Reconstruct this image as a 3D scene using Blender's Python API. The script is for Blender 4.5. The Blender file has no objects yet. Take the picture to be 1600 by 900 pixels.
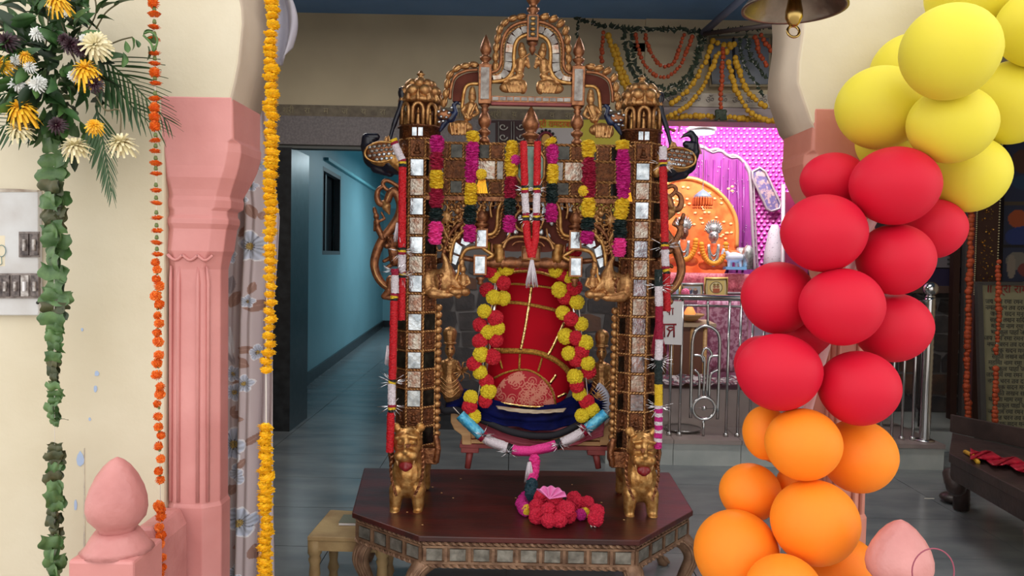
import bpy, math, random
import numpy as np
from mathutils import Vector, Matrix, Quaternion
random.seed(7)
SC = bpy.context.scene
COL = SC.collection
V = Vector
# ---------------------------------------------------------------- camera
FPX, CAMH = 1200.0, 1.5
PITCH, ROLL = math.radians(-2.39), math.radians(1.1)
fw = V((0, math.cos(PITCH), math.sin(PITCH)))
up0 = V((0, -math.sin(PITCH), math.cos(PITCH)))
rt0 = V((1, 0, 0))
UP = up0 * math.cos(ROLL) - rt0 * math.sin(ROLL)
RT = rt0 * math.cos(ROLL) + up0 * math.sin(ROLL)
CP = V((0, 0, CAMH))
cd = bpy.data.cameras.new('camera')
cd.sensor_width = 36.0
cd.lens = 36.0 * FPX / 1600.0
cd.clip_start = 0.05
cam = bpy.data.objects.new('camera', cd)
M = Matrix.Identity(4)
for i in range(3):
    M[i][0], M[i][1], M[i][2], M[i][3] = RT[i], UP[i], -fw[i], CP[i]
cam.matrix_world = M
COL.objects.link(cam)
SC.camera = cam
# ---------------------------------------------------------------- light and exposure
w = bpy.data.worlds.new('sky'); SC.world = w; w.use_nodes = True
bg = w.node_tree.nodes['Background']
bg.inputs[0].default_value = (1.0, 0.985, 0.965, 1); bg.inputs[1].default_value = 1.8
SC.view_settings.view_transform = 'Standard'; SC.view_settings.look = 'None'
SC.view_settings.gamma = 1; SC.view_settings.exposure = 0.0
SC.cycles.use_denoising = True
SC.cycles.max_bounces = 8; SC.cycles.diffuse_bounces = 4; SC.cycles.glossy_bounces = 4
SC.cycles.sample_clamp_indirect = 6.0

def area(name, loc, size, power, color, rot=(0, 0, 0)):
    l = bpy.data.lights.new(name, 'AREA'); l.shape = 'RECTANGLE'; l.size, l.size_y = size
    l.energy = power; l.color = color
    o = bpy.data.objects.new(name, l); o.location = loc; o.rotation_euler = rot; COL.objects.link(o); return o
# tube lights of the place: one in the corridor, two in the shrine, plus weak fills added to brighten the hall
area('corridor_tube_light', (-0.75, 12.2, 2.95), (1.2, 0.12), 80, (0.78, 0.94, 1.0))
area('shrine_tube_light', (2.0, 6.55, 3.05), (2.0, 0.12), 85, (1.0, 0.95, 0.98), (math.radians(28), 0, 0))
area('hall_fill_light', (1.8, 4.6, 3.35), (1.2, 0.1), 34, (1.0, 0.95, 0.88))  # added fill for the hall interior, no fitting there
area('hall_fill_light', (-1.6, 4.4, 3.35), (1.2, 0.1), 30, (1.0, 0.95, 0.9))

def P(x, y, Y):
    d = fw * FPX + RT * (x - 800.0) + UP * (450.0 - y)
    return CP + d * (Y / d.y)
def G(x, y, z):
    d = fw * FPX + RT * (x - 800.0) + UP * (450.0 - y)
    return CP + d * ((z - CAMH) / d.z)
def PL(pts, Y): return [P(a, b, Y) for a, b in pts]
def K(Y): return Y / FPX

# ---------------------------------------------------------------- materials
def lin(c):
    return [((v / 255.0) / 12.92 if v / 255.0 <= .04045 else (((v / 255.0) + .055) / 1.055) ** 2.4) for v in c]
MATS = {}
def mat(name, rgb, rough=.6, metal=0.0, rgb2=None, scale=20, bump=0.0, bscale=None, sss=0, trans=0, emit=0, detail=4, spec=.5, coat=0, lo=.35, hi=.65, alpha=1, stretch=None, attr=False):
    m = bpy.data.materials.new(name); m.use_nodes = True
    nt = m.node_tree; b = nt.nodes['Principled BSDF']; I = b.inputs
    I['Base Color'].default_value = (*lin(rgb), 1); I['Roughness'].default_value = rough; I['Metallic'].default_value = metal
    I['Specular IOR Level'].default_value = spec
    if coat: I['Coat Weight'].default_value = coat; I['Coat Roughness'].default_value = .15
    if sss: I['Subsurface Weight'].default_value = sss; I['Subsurface Radius'].default_value = (.03, .03, .03); I['Subsurface Scale'].default_value = .6
    if trans: I['Transmission Weight'].default_value = trans
    if emit: I['Emission Color'].default_value = (*lin(rgb), 1); I['Emission Strength'].default_value = emit
    if alpha < 1: I['Alpha'].default_value = alpha
    tc = None
    def coords():
        t = nt.nodes.new('ShaderNodeTexCoord')
        mp = nt.nodes.new('ShaderNodeMapping')
        if stretch: mp.inputs['Scale'].default_value = stretch
        g = nt.nodes.new('ShaderNodeNewGeometry')
        nt.links.new(g.outputs['Position'], mp.inputs['Vector'])
        return mp.outputs[0]
    if attr:
        a = nt.nodes.new('ShaderNodeVertexColor'); a.layer_name = 'Col'
        nt.links.new(a.outputs[0], I['Base Color'])
    elif rgb2:
        tc = coords()
        n = nt.nodes.new('ShaderNodeTexNoise'); n.inputs['Scale'].default_value = scale; n.inputs['Detail'].default_value = detail
        nt.links.new(tc, n.inputs['Vector'])
        r = nt.nodes.new('ShaderNodeValToRGB')
        r.color_ramp.elements[0].position = lo; r.color_ramp.elements[0].color = (*lin(rgb), 1)
        r.color_ramp.elements[1].position = hi; r.color_ramp.elements[1].color = (*lin(rgb2), 1)
        nt.links.new(n.outputs[0], r.inputs[0]); nt.links.new(r.outputs[0], I['Base Color'])
    if bump:
        tc = tc or coords()
        n = nt.nodes.new('ShaderNodeTexNoise'); n.inputs['Scale'].default_value = bscale or scale * 2; n.inputs['Detail'].default_value = 3
        nt.links.new(tc, n.inputs['Vector'])
        bm = nt.nodes.new('ShaderNodeBump'); bm.inputs['Strength'].default_value = bump; bm.inputs['Distance'].default_value = .01
        nt.links.new(n.outputs[0], bm.inputs['Height']); nt.links.new(bm.outputs[0], I['Normal'])
    MATS[name] = m
    return m
GOLD = mat('gold_paint', (206, 160, 104), .36, .75, (160, 112, 70), 60, .25, 160)
GOLDB = mat('bright_gold_paint', (212, 168, 104), .36, .75, (170, 118, 60), 50, .15, 120)
GOLDD = mat('bronze_gold_paint', (166, 114, 78), .38, .8, (104, 62, 42), 60, .3, 160)
COPPER = mat('copper_gold_paint', (172, 116, 78), .38, .72, (122, 78, 54), 40, .2, 150)
MIRROR = mat('mirror_glass', (206, 212, 216), .2, .95, (150, 158, 164), 30, .12, 60)
MIRRORG = mat('dull_grey_mirror', (150, 146, 140), .32, .7, (108, 98, 92), 30, .3, 80)
MIRRORB = mat('tinted_mirror_glass', (196, 190, 176), .3, .8, (160, 120, 100), 45, .35, 120)
MIRRORD = mat('dark_mirror_glass', (70, 68, 62), .2, .85, (40, 38, 36), 25, .1)
CARVED = mat('carved_brown_tile', (128, 78, 46), .4, .6, (84, 50, 30), 60, .6, 140)
MAROON = mat('maroon_wood', (104, 54, 42), .75, 0, (84, 42, 34), 12, spec=.15)
REDWOOD = mat('red_painted_wood', (150, 66, 62), .5, 0, (126, 50, 50), 14)
TABLEW = mat('dark_lacquered_wood', (82, 28, 24), .34, 0, (54, 26, 24), 3.5, .1, 30, spec=.5, stretch=(1, 5, 1))
APRON = mat('worn_gilt_wood', (150, 118, 92), .5, .35, (104, 76, 58), 18, .3, 60)
PANEL = mat('tarnished_panel', (150, 146, 136), .3, .5, (104, 100, 92), 28, .2)
PALEWOOD = mat('pale_varnished_wood', (206, 164, 112), .45, 0, (184, 138, 88), 10, stretch=(1, 1, 6))
STOOLW = mat('old_cream_painted_wood', (176, 150, 104), .6, 0, (134, 104, 66), 6, .2, 40)
CREAM = mat('cream_wall_paint', (216, 206, 182), .55, 0, (205, 193, 166), 2.2, .15, 30)
CREAMIN = mat('inner_cream_paint', (212, 196, 164), .7, 0, (196, 180, 150), 1.4, .05, 30)
SHADECREAM = mat('shaded_reveal_cream', (196, 180, 160), .6, 0, (182, 164, 146), 3, .2, 20)  # cream greyed to hold the shade on the arch reveals
PINK = mat('pink_column_paint', (220, 152, 148), .38, 0, (206, 136, 132), 3.5, .3, 14)
PINKD = mat('pink_finial_paint', (208, 142, 138), .4, 0, (184, 116, 112), 9, .5, 26, lo=.3, hi=.75)
SALMON = mat('salmon_column_paint', (198, 130, 112), .5, 0, (184, 114, 98), 4, .3, 14)
BLUEC = mat('blue_ceiling_paint', (116, 160, 216), .7, 0, (106, 150, 206), 2)
TEAL = mat('teal_corridor_paint', (130, 172, 182), .45, 0, (120, 162, 172), .9)
TEALL = mat('pale_teal_upper_paint', (140, 200, 208), .5)
DARKSTONE = mat('dark_speckled_granite', (48, 50, 54), .3, 0, (30, 32, 36), 14)
LINTEL = mat('grey_granite_lintel', (132, 124, 124), .5, 0, (112, 104, 106), 60)
FRIEZE = mat('stone_frieze', (128, 116, 96), .6, 0, (104, 92, 76), 20)
WHITEM = mat('white_marble', (186, 190, 186), .28, 0, (160, 166, 164), 3.2, detail=8)
STEEL = mat('stainless_steel', (200, 200, 200), .2, 1)
IRON = mat('dark_painted_iron', (66, 66, 74), .5, .3)
BLACK = mat('matt_black', (18, 18, 20), .5)
PEACOCK = mat('peacock_dark_paint', (24, 24, 34), .3, 0, (14, 18, 40), 20)
PEABLUE = mat('peacock_blue_paint', (34, 52, 92), .3, 0, (20, 26, 48), 30)
RED = mat('red_tinsel', (214, 16, 34), .45, 0, (176, 6, 26), 260, .4, 500)
CRIMSON = mat('crimson_feather', (170, 10, 60), .6, 0, (130, 6, 46), 240, .4, 500)
MAGENTA = mat('magenta_feather', (212, 30, 140), .55, 0, (170, 16, 112), 240, .4, 500)
HOTPINK = mat('hot_pink_feather', (240, 70, 160), .55, 0, (226, 40, 136), 200, .4, 500)
YELLOWF = mat('yellow_feather', (236, 206, 44), .55, 0, (214, 170, 26), 240, .4, 500)
DGREENF = mat('dark_green_feather', (14, 44, 42), .5, 0, (8, 24, 26), 240, .4, 500)
WHITEF = mat('white_feather', (226, 220, 226), .6, 0, (206, 196, 206), 200, .3, 500)
CYANF = mat('cyan_ribbon', (40, 160, 214), .3, .2, (120, 210, 236), 60, .4, 200)
BLACKF = mat('black_band', (20, 22, 26), .5)
PYEL = mat('yellow_pompom_wool', (226, 206, 40), .8, 0, (198, 172, 24), 200)
PRED = mat('red_pompom_wool', (204, 22, 44), .8, 0, (168, 10, 36), 200)
SILVER = mat('silver_tinsel', (235, 235, 240), .18, 1)
ORANGEFL = mat('orange_marigold_petal', (240, 124, 28), .6, 0, (222, 92, 14), 150, sss=.1)
YELFL = mat('yellow_marigold_petal', (255, 214, 40), .6, 0, (244, 190, 20), 150, sss=.1)
CALYX = mat('green_calyx', (104, 120, 66), .6)
STRING = mat('white_cotton_string', (226, 220, 210), .7)
LEAFG = mat('folded_mango_leaf', (92, 124, 72), .42, 0, (56, 88, 46), 26, .2, 60)
LEAFD = mat('dried_dark_leaf', (84, 82, 50), .5, 0, (54, 64, 38), 26, .2, 60)
LEAFB = mat('bouquet_leaf', (62, 100, 50), .45, 0, (38, 70, 34), 22)
LEAFB2 = mat('bouquet_light_leaf', (84, 122, 60), .45, 0, (58, 94, 44), 22)
PALM = mat('palm_leaflet', (62, 96, 56), .4, 0, (46, 76, 44), 20)
VELVET = mat('navy_velvet', (10, 20, 84), .9, 0, (6, 10, 52), 9, .4, 24, spec=.15)
DARKTRIM = mat('dark_cloth_border', (28, 28, 36), .8)
ROSEC = mat('rose_cloth', (170, 78, 92), .7, 0, (150, 60, 78), 18)
REDCLOTH = mat('red_satin_cloth', (172, 2, 26), .8, 0, (150, 2, 22), 4, spec=.15)
GOLDLACE = mat('gold_lace_trim', (206, 160, 66), .35, .7, (150, 96, 40), 140, .5, 300)
GOLDFOIL = mat('gold_foil_ribbon', (250, 226, 160), .15, 1, (220, 180, 100), 60, .4, 120)
WHITEC = mat('white_sheet_cloth', (206, 204, 216), .8, 0, (188, 186, 200), 6)
ATTR = mat('printed_surface', (255, 255, 255), .7, attr=True)
ATTRG = mat('printed_glossy_surface', (255, 255, 255), .3, attr=True)
PAPER = mat('white_paper', (226, 224, 226), .7)
INKRED = mat('dark_red_ink', (140, 36, 44), .6)
INK = mat('faded_black_ink', (62, 62, 60), .7)
BRASS = mat('brass_metal', (190, 160, 96), .25, 1, (150, 120, 70), 10)
BELLM = mat('tarnished_bell_metal', (150, 136, 124), .38, .9, (104, 92, 84), 9, .2, 40)
TONGUE = mat('red_tongue_paint', (128, 30, 34), .35)

# ---------------------------------------------------------------- objects
WL = {}
def link(o, parent=None):
    COL.objects.link(o)
    if parent is not None:
        o.parent = parent
        o.matrix_parent_inverse = Matrix.Translation(-WL[parent.name])
    return o
def tag(o, label=None, cat=None, group=None, kind=None):
    if label: o['label'] = label
    if cat: o['category'] = cat
    if group: o['group'] = group
    if kind: o['kind'] = kind
    return o
def thing(name, loc, label, cat, group=None):
    o = bpy.data.objects.new(name, None); o.empty_display_size = .05
    o.location = loc; COL.objects.link(o); WL[o.name] = V(loc)
    return tag(o, label, cat, group)

class MB:
    def __init__(s): s.v = []; s.f = []; s.s = []
    def add(s, vs, fs, smooth=True):
        n = len(s.v); s.v += [tuple(p) for p in vs]
        s.f += [[i + n for i in q] for q in fs]; s.s += [smooth] * len(fs); return s
    def box(s, c, size, rot=None):
        x, y, z = [q / 2 for q in size]; c = V(c)
        p = [V(q) for q in ((-x,-y,-z),(x,-y,-z),(x,y,-z),(-x,y,-z),(-x,-y,z),(x,-y,z),(x,y,z),(-x,y,z))]
        if rot is not None: p = [rot @ q for q in p]
        return s.add([c + q for q in p], [(0,3,2,1),(4,5,6,7),(0,1,5,4),(1,2,6,5),(2,3,7,6),(3,0,4,7)], False)
    def bb(s, x0, x1, y0, y1, z0, z1):
        return s.box(((x0+x1)/2, (y0+y1)/2, (z0+z1)/2), (x1-x0, y1-y0, z1-z0))
    def prism(s, pts, off, smooth=False):
        n = len(pts); pts = [V(p) for p in pts]; off = V(off)
        fs = [tuple(range(n)), tuple(reversed(range(n, 2*n)))] + [(i, i+n, (i+1) % n + n, (i+1) % n) for i in range(n)]
        return s.add(pts + [p + off for p in pts], fs, smooth)
    def tube(s, pts, r, n=8, closed=False, twist=0, flat=1.0, cap=True, smooth=True):
        pts = [V(p) for p in pts]; m = len(pts)
        R = r if isinstance(r, (list, tuple)) else [r] * m
        vs = []; up = None; nrm = None
        for i, p in enumerate(pts):
            a = pts[(i-1) % m] if (closed or i > 0) else p
            b = pts[(i+1) % m] if (closed or i < m-1) else p
            t = (b - a)
            t = t.normalized() if t.length > 1e-9 else V((0, 0, 1))
            if nrm is None:
                nrm = t.cross(V((0, 1, 0)))
                if nrm.length < .1: nrm = t.cross(V((0, 0, 1)))
                nrm.normalize()
            else:
                nrm = (nrm - t * nrm.dot(t)).normalized()
            bn = t.cross(nrm)
            for k in range(n):
                an = 2*math.pi*k/n + twist*i
                vs.append(p + nrm*(math.cos(an)*R[i]) + bn*(math.sin(an)*R[i]*flat))
        fs = []
        for i in range(m if closed else m-1):
            for k in range(n):
                a = i*n+k; b = i*n+(k+1) % n; c = ((i+1) % m)*n+(k+1) % n; d = ((i+1) % m)*n+k
                fs.append((a, b, c, d))
        if cap and not closed:
            fs.append(tuple(reversed(range(n)))); fs.append(tuple(range((m-1)*n, m*n)))
        return s.add(vs, fs, smooth)
    def rope(s, pts, r, pitch=None, n=4):
        pts = resample([V(p) for p in pts], (pitch or r*1.6)/1.0)
        return s.tube(pts, r, n, twist=.75, smooth=False)
    def lathe(s, prof, base, n=14, axis=(0, 0, 1), flute=0, smooth=True):
        base = V(base); q = V((0, 0, 1)).rotation_difference(V(axis))
        vs = []
        for z, r in prof:
            for k in range(n):
                a = 2*math.pi*k/n
                rr = r*(1 - (flute if (k % 2) else 0))
                vs.append(base + q @ V((math.cos(a)*rr, math.sin(a)*rr, z)))
        m = len(prof)
        fs = [(i*n+k, i*n+(k+1) % n, (i+1)*n+(k+1) % n, (i+1)*n+k) for i in range(m-1) for k in range(n)]
        fs += [tuple(reversed(range(n))), tuple(range((m-1)*n, m*n))]
        return s.add(vs, fs, smooth)
    def ball(s, c, r, n=10, m=7, rot=None):
        if not isinstance(r, (list, tuple)): r = (r, r, r)
        c = V(c); vs = []
        for j in range(1, m):
            t = math.pi*j/m
            for k in range(n):
                a = 2*math.pi*k/n
                p = V((r[0]*math.sin(t)*math.cos(a), r[1]*math.sin(t)*math.sin(a), r[2]*math.cos(t)))
                vs.append(c + (rot @ p if rot is not None else p))
        pt, pb = V((0, 0, r[2])), V((0, 0, -r[2]))
        if rot is not None: pt, pb = rot @ pt, rot @ pb
        vs += [c + pt, c + pb]; N = len(vs)
        fs = [(j*n+k, (j+1)*n+k, (j+1)*n+(k+1) % n, j*n+(k+1) % n) for j in range(m-2) for k in range(n)]
        fs += [(N-2, k, (k+1) % n) for k in range(n)]
        fs += [(N-1, (m-2)*n+(k+1) % n, (m-2)*n+k) for k in range(n)]
        return s.add(vs, fs)
    def cap(s, a, b, ra, rb, n=10):
        a, b = V(a), V(b); d = b-a; L = d.length
        pts = []; rs = []; u = d.normalized() if L > 1e-9 else V((0, 0, 1))
        for t in (-1, -.7, -.35, 0):
            pts.append(a + u*ra*t); rs.append(max(ra*math.sqrt(max(0, 1-t*t)), ra*.08))
        for t in (0, .35, .7, 1):
            pts.append(b + u*rb*t); rs.append(max(rb*math.sqrt(max(0, 1-t*t)), rb*.08))
        return s.tube(pts, rs, n)
    def grid(s, fn, nu, nv, smooth=True):
        vs = [fn(i/nu, j/nv) for j in range(nv+1) for i in range(nu+1)]
        W = nu+1
        return s.add(vs, [(j*W+i, j*W+i+1, (j+1)*W+i+1, (j+1)*W+i) for j in range(nv) for i in range(nu)], smooth)
    def obj(s, name, m, parent=None, solid=0, bev=0, subs=0, vox=0, sm=4, kind=None, label=None, center=None):
        vs = np.array(s.v, dtype=float)
        lo, hi = vs.min(0), vs.max(0)
        if center is not None: c = V(center)
        elif parent is None: c = V(((lo[0]+hi[0])/2, (lo[1]+hi[1])/2, lo[2]))
        else: c = V(((lo[0]+hi[0])/2, (lo[1]+hi[1])/2, (lo[2]+hi[2])/2))
        vs = vs - np.array(c)
        me = bpy.data.meshes.new(name)
        me.from_pydata(vs.tolist(), [], s.f)
        me.polygons.foreach_set('use_smooth', s.s)
        if m: me.materials.append(m)
        o = bpy.data.objects.new(name, me); o.location = c
        link(o, parent); WL[o.name] = c
        if solid:
            d = o.modifiers.new('solid', 'SOLIDIFY'); d.thickness = solid; d.offset = 0
        if vox:
            d = o.modifiers.new('remesh', 'REMESH'); d.mode = 'VOXEL'; d.voxel_size = vox; d.use_smooth_shade = True
            if sm: d = o.modifiers.new('smooth', 'SMOOTH'); d.iterations = sm; d.factor = .5
        if bev:
            d = o.modifiers.new('bevel', 'BEVEL'); d.width = bev; d.segments = 2; d.limit_method = 'ANGLE'
        if subs:
            d = o.modifiers.new('subd', 'SUBSURF'); d.levels = d.render_levels = subs
        if kind: o['kind'] = kind
        if label: o['label'] = label
        return o
def resample(pts, step, closed=False):
    if closed: pts = pts + [pts[0]]
    out = [pts[0].copy()]; carry = 0
    L = [0]
    for a, b in zip(pts, pts[1:]): L.append(L[-1] + (b-a).length)
    n = max(2, int(L[-1]/step)); j = 0
    for i in range(1, n+1):
        t = L[-1]*i/n
        while j < len(L)-2 and L[j+1] < t: j += 1
        s = (t-L[j])/max(L[j+1]-L[j], 1e-9)
        out.append(pts[j].lerp(pts[j+1], s))
    return out[:-1] if closed else out
def spline(pts, k=6, closed=False):
    pts = [V(p) for p in pts]; n = len(pts); out = []
    rng = range(n if closed else n-1)
    g = lambda i: pts[i % n] if closed else pts[min(max(i, 0), n-1)]
    for i in rng:
        a, b, c, d = g(i-1), g(i), g(i+1), g(i+2)
        for j in range(k):
            t = j/k
            out.append(.5*((2*b) + (c-a)*t + (2*a-5*b+4*c-d)*t*t + (3*b-a-3*c+d)*t**3))
    if not closed: out.append(pts[-1])
    return out
def SP(pts, Y, k=6): return spline([V(p) for p in PL(pts, Y)], k)
def inst(src, name, parent, loc, rot=None, scale=None, m=None):
    me = src.data if hasattr(src, 'data') else src
    o = bpy.data.objects.new(name, me); o.location = loc
    if rot is not None:
        if isinstance(rot, Quaternion): o.rotation_mode = 'QUATERNION'; o.rotation_quaternion = rot
        elif isinstance(rot, Matrix): o.rotation_mode = 'QUATERNION'; o.rotation_quaternion = rot.to_quaternion()
        else: o.rotation_euler = rot
    if scale is not None: o.scale = scale if isinstance(scale, (tuple, list)) else (scale,)*3
    if m is not None:
        o.material_slots and None
    link(o, parent); WL[o.name] = V(loc)
    return o
def mesh_of(mb, name, m, smooth=None):
    me = bpy.data.meshes.new(name); me.from_pydata(mb.v, [], mb.f)
    me.polygons.foreach_set('use_smooth', mb.s)
    if m: me.materials.append(m)
    return me
def remat(me, m):
    c = me.copy(); c.materials.clear(); c.materials.append(m); return c
def mirror(o, cx, parent=None):
    c = o.copy(); COL.objects.link(c)
    c.location.x = 2*cx - o.location.x; c.scale.x = -o.scale.x
    WL[c.name] = V(c.location)
    for ch in list(o.children):
        d = ch.copy(); COL.objects.link(d); d.parent = c
        d.matrix_parent_inverse = Matrix.Translation(-WL[o.name]); WL[d.name] = WL[ch.name]
    return c
def np_mesh(name, pos, nu, nv, cols, m, parent=None, center=None):
    """pos: (nv+1,nu+1,3), cols (nv+1,nu+1,3) sRGB 0-255"""
    vs = pos.reshape(-1, 3); lo, hi = vs.min(0), vs.max(0)
    c = (lo+hi)/2
    if parent is None: c[2] = lo[2]
    vs = vs - c; W = nu+1
    I, J = np.meshgrid(np.arange(nu), np.arange(nv))
    a = (J*W+I).ravel(); F = np.stack([a, a+1, a+1+W, a+W], 1).astype(np.int32)
    me = bpy.data.meshes.new(name)
    me.vertices.add(len(vs)); me.vertices.foreach_set('co', vs.ravel().astype(np.float32))
    me.loops.add(F.size); me.loops.foreach_set('vertex_index', F.ravel())
    me.polygons.add(len(F)); me.polygons.foreach_set('loop_start', np.arange(0, F.size, 4, dtype=np.int32))
    me.polygons.foreach_set('use_smooth', np.ones(len(F), dtype=bool))
    me.update(calc_edges=True)
    at = me.color_attributes.new('Col', 'FLOAT_COLOR', 'POINT')
    cc = cols.reshape(-1, 3)/255.0
    cc = np.where(cc <= .04045, cc/12.92, ((cc+.055)/1.055)**2.4)
    at.data.foreach_set('color', np.concatenate([cc, np.ones((len(cc), 1))], 1).ravel().astype(np.float32))
    me.materials.append(m)
    o = bpy.data.objects.new(name, me); o.location = c; link(o, parent); WL[o.name] = V(c)
    return o
def quad_grid(c00, c10, c01, c11, nu, nv):
    """corners: (u0 v0),(u1 v0),(u0 v1),(u1 v1)"""
    u, v = np.meshgrid(np.linspace(0, 1, nu+1), np.linspace(0, 1, nv+1))
    A = [np.array(q, dtype=float) for q in (c00, c10, c01, c11)]
    p = ((1-u)*(1-v))[..., None]*A[0] + (u*(1-v))[..., None]*A[1] + ((1-u)*v)[..., None]*A[2] + (u*v)[..., None]*A[3]
    return p, u, v
def vnoise(x, y, seed=0):
    r = np.random.RandomState(seed); T = r.rand(64, 64)
    xi = np.floor(x).astype(int); yi = np.floor(y).astype(int); fx = x-xi; fy = y-yi
    fx = fx*fx*(3-2*fx); fy = fy*fy*(3-2*fy)
    g = lambda a, b: T[a % 64, b % 64]
    return (g(xi, yi)*(1-fx)+g(xi+1, yi)*fx)*(1-fy)+(g(xi, yi+1)*(1-fx)+g(xi+1, yi+1)*fx)*fy
def text(name, body, size, loc, rot, m, parent, ext=.001, align='LEFT', sx=1.0):
    cu = bpy.data.curves.new(name, 'FONT'); cu.body = body; cu.size = size; cu.extrude = ext; cu.align_x = align; cu.resolution_u = 2
    cu.materials.append(m)
    o = bpy.data.objects.new(name, cu); o.location = loc; o.rotation_euler = rot; o.scale.x = sx
    link(o, parent); WL[o.name] = V(loc); return o
def blob(name, Y, items, m, parent, vox=.003, sm=3, mb=None):
    """items in photo pixels on the plane at depth Y: c = tapered capsule, e = ellipsoid"""
    B = mb or MB(); k = K(Y)
    for it in items:
        if it[0] == 'c':
            _, x1, y1, r1, x2, y2, r2 = it[:7]
            d1, d2 = (it[7], it[8]) if len(it) > 7 else (0, 0)
            B.cap(P(x1, y1, Y)+V((0, d1*k, 0)), P(x2, y2, Y)+V((0, d2*k, 0)), r1*k, r2*k)
        else:
            _, x, y, rx, rz, ry = it[:6]
            d = it[6] if len(it) > 6 else 0; a = it[7] if len(it) > 7 else 0
            B.ball(P(x, y, Y)+V((0, d*k, 0)), (rx*k, ry*k, rz*k), 14, 10, Matrix.Rotation(math.radians(a), 3, 'Y'))
    return B.obj(name, m, parent, vox=vox, sm=sm)
# ================================================================ STRUCTURE
def st(mb, name, m, **k):
    o = mb.obj(name, m, **k); o['kind'] = 'structure'; return o
YF = 2.35                                                        # front of the facade
# ground, floor with marble tiles
st(MB().bb(-9, 9, -9, YF-.3, -.2, -.02), 'floor', mat('outside_paving', (186, 180, 170), .8, 0, (170, 164, 154), 3))
fl = st(MB().bb(-4.6, 4.6, YF-.3, 9.2, -.2, -.012).bb(-2.9, 1.0, 9.2, 16.2, -.2, -.012), 'floor', mat('dark_tile_joint', (78, 78, 78), .6))
TILEM = mat('grey_marble_tile', (128, 132, 134), .2, 0, (98, 104, 108), 2.2, .03, 30, detail=9, lo=.3, hi=.7, stretch=(1, 2.4, 1))
tme = mesh_of(MB().bb(-.4475, .4475, -.2975, .2975, -.012, 0), 'marble_tile', TILEM)
for j in range(23):
    for i in range(10):
        x, y = -4.05+i*.9, 2.36+j*.6
        if y > 9 and not (-2.8 < x < .6): continue
        inst(tme, 'marble_tile', fl, (x, y, 0))
# front facade, left
pl = [(-260, 1500), (257, 1500), (257, 162), (358, 163), (362, 147), (367, 127), (373, 97), (376, 67), (379, 37), (378, 15), (375, 0), (378, -60), (400, -150), (470, -260), (620, -360), (820, -420), (820, -640), (-260, -640)]
wl = st(MB().prism([P(a, b, YF) for a, b in pl], (0, .27, 0)), 'wall_front_left', CREAM, bev=.008)
pr = [(1340, 206), (1278, 204), (1267, 190), (1258, 163), (1247, 130), (1248, 97), (1255, 50), (1256, 20), (1252, -60), (1230, -150), (1150, -270), (1010, -360), (820, -420), (820, -640), (1900, -640), (1900, -300), (1700, -200), (1560, -90), (1490, -20), (1440, 60), (1385, 110), (1360, 160)]
st(MB().prism([P(a, b, YF) for a, b in pr], (0, .27, 0)), 'wall_front_right', CREAM, bev=.008)
# thin layer on the jambs inside the arch, greyer to carry their shade
def reveal(pts, side, name, m):
    B = MB(); W = [P(a, b, YF) for a, b in pts]; Bk = [q+V((0, .262, 0)) for q in W]
    n = len(W); off = V((side*.006, 0, 0))
    vs = [q+off for q in W]+[q+off for q in Bk]+[q-off*2+V((0, .004, 0)) for q in W]+[q-off*2 for q in Bk]
    fs = []
    for i in range(n-1):
        fs += [(i, i+1, i+1+n, i+n), (i+2*n, i+2*n+n, i+1+3*n, i+1+2*n), (i, i+2*n, i+1+2*n, i+1), (i+n, i+1+n, i+1+3*n, i+3*n)]
    B.add(vs, fs, True); return st(B, name, m)
reveal(pl[3:13], 1, 'trim_left_reveal', SHADECREAM)
reveal(pr[1:10], -1, 'trim_right_reveal', SHADECREAM)
# blue chips in the cream paint, the stain line on the wall
chm = mat('old_blue_paint_chip', (166, 184, 214), .6); grm = mat('grime_stain', (168, 158, 148), .8, 0, (206, 194, 172), 30)
for (x, y, a, b) in ((125, 718, 8, 13), (151, 584, 4, 5), (149, 608, 3, 6), (128, 515, 2, 3), (140, 655, 2, 3), (118, 790, 3, 9)):
    pts = [P(x+a*math.cos(t)*random.uniform(.7, 1.1), y+b*math.sin(t)*random.uniform(.7, 1.1), YF-.0016) for t in [i*math.pi/4 for i in range(8)]]
    MB().prism(pts, (0, .002, 0)).obj('paint_chip', chm, wl)
for (x0, y0, x1, y1) in ((131, 700, 132.2, 900),):
    MB().prism(PL([(x0, y0), (x1, y0), (x1+1, y1), (x0-1, y1)], YF-.0012), (0, .0015, 0)).obj('wall_crack', grm, wl)

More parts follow.
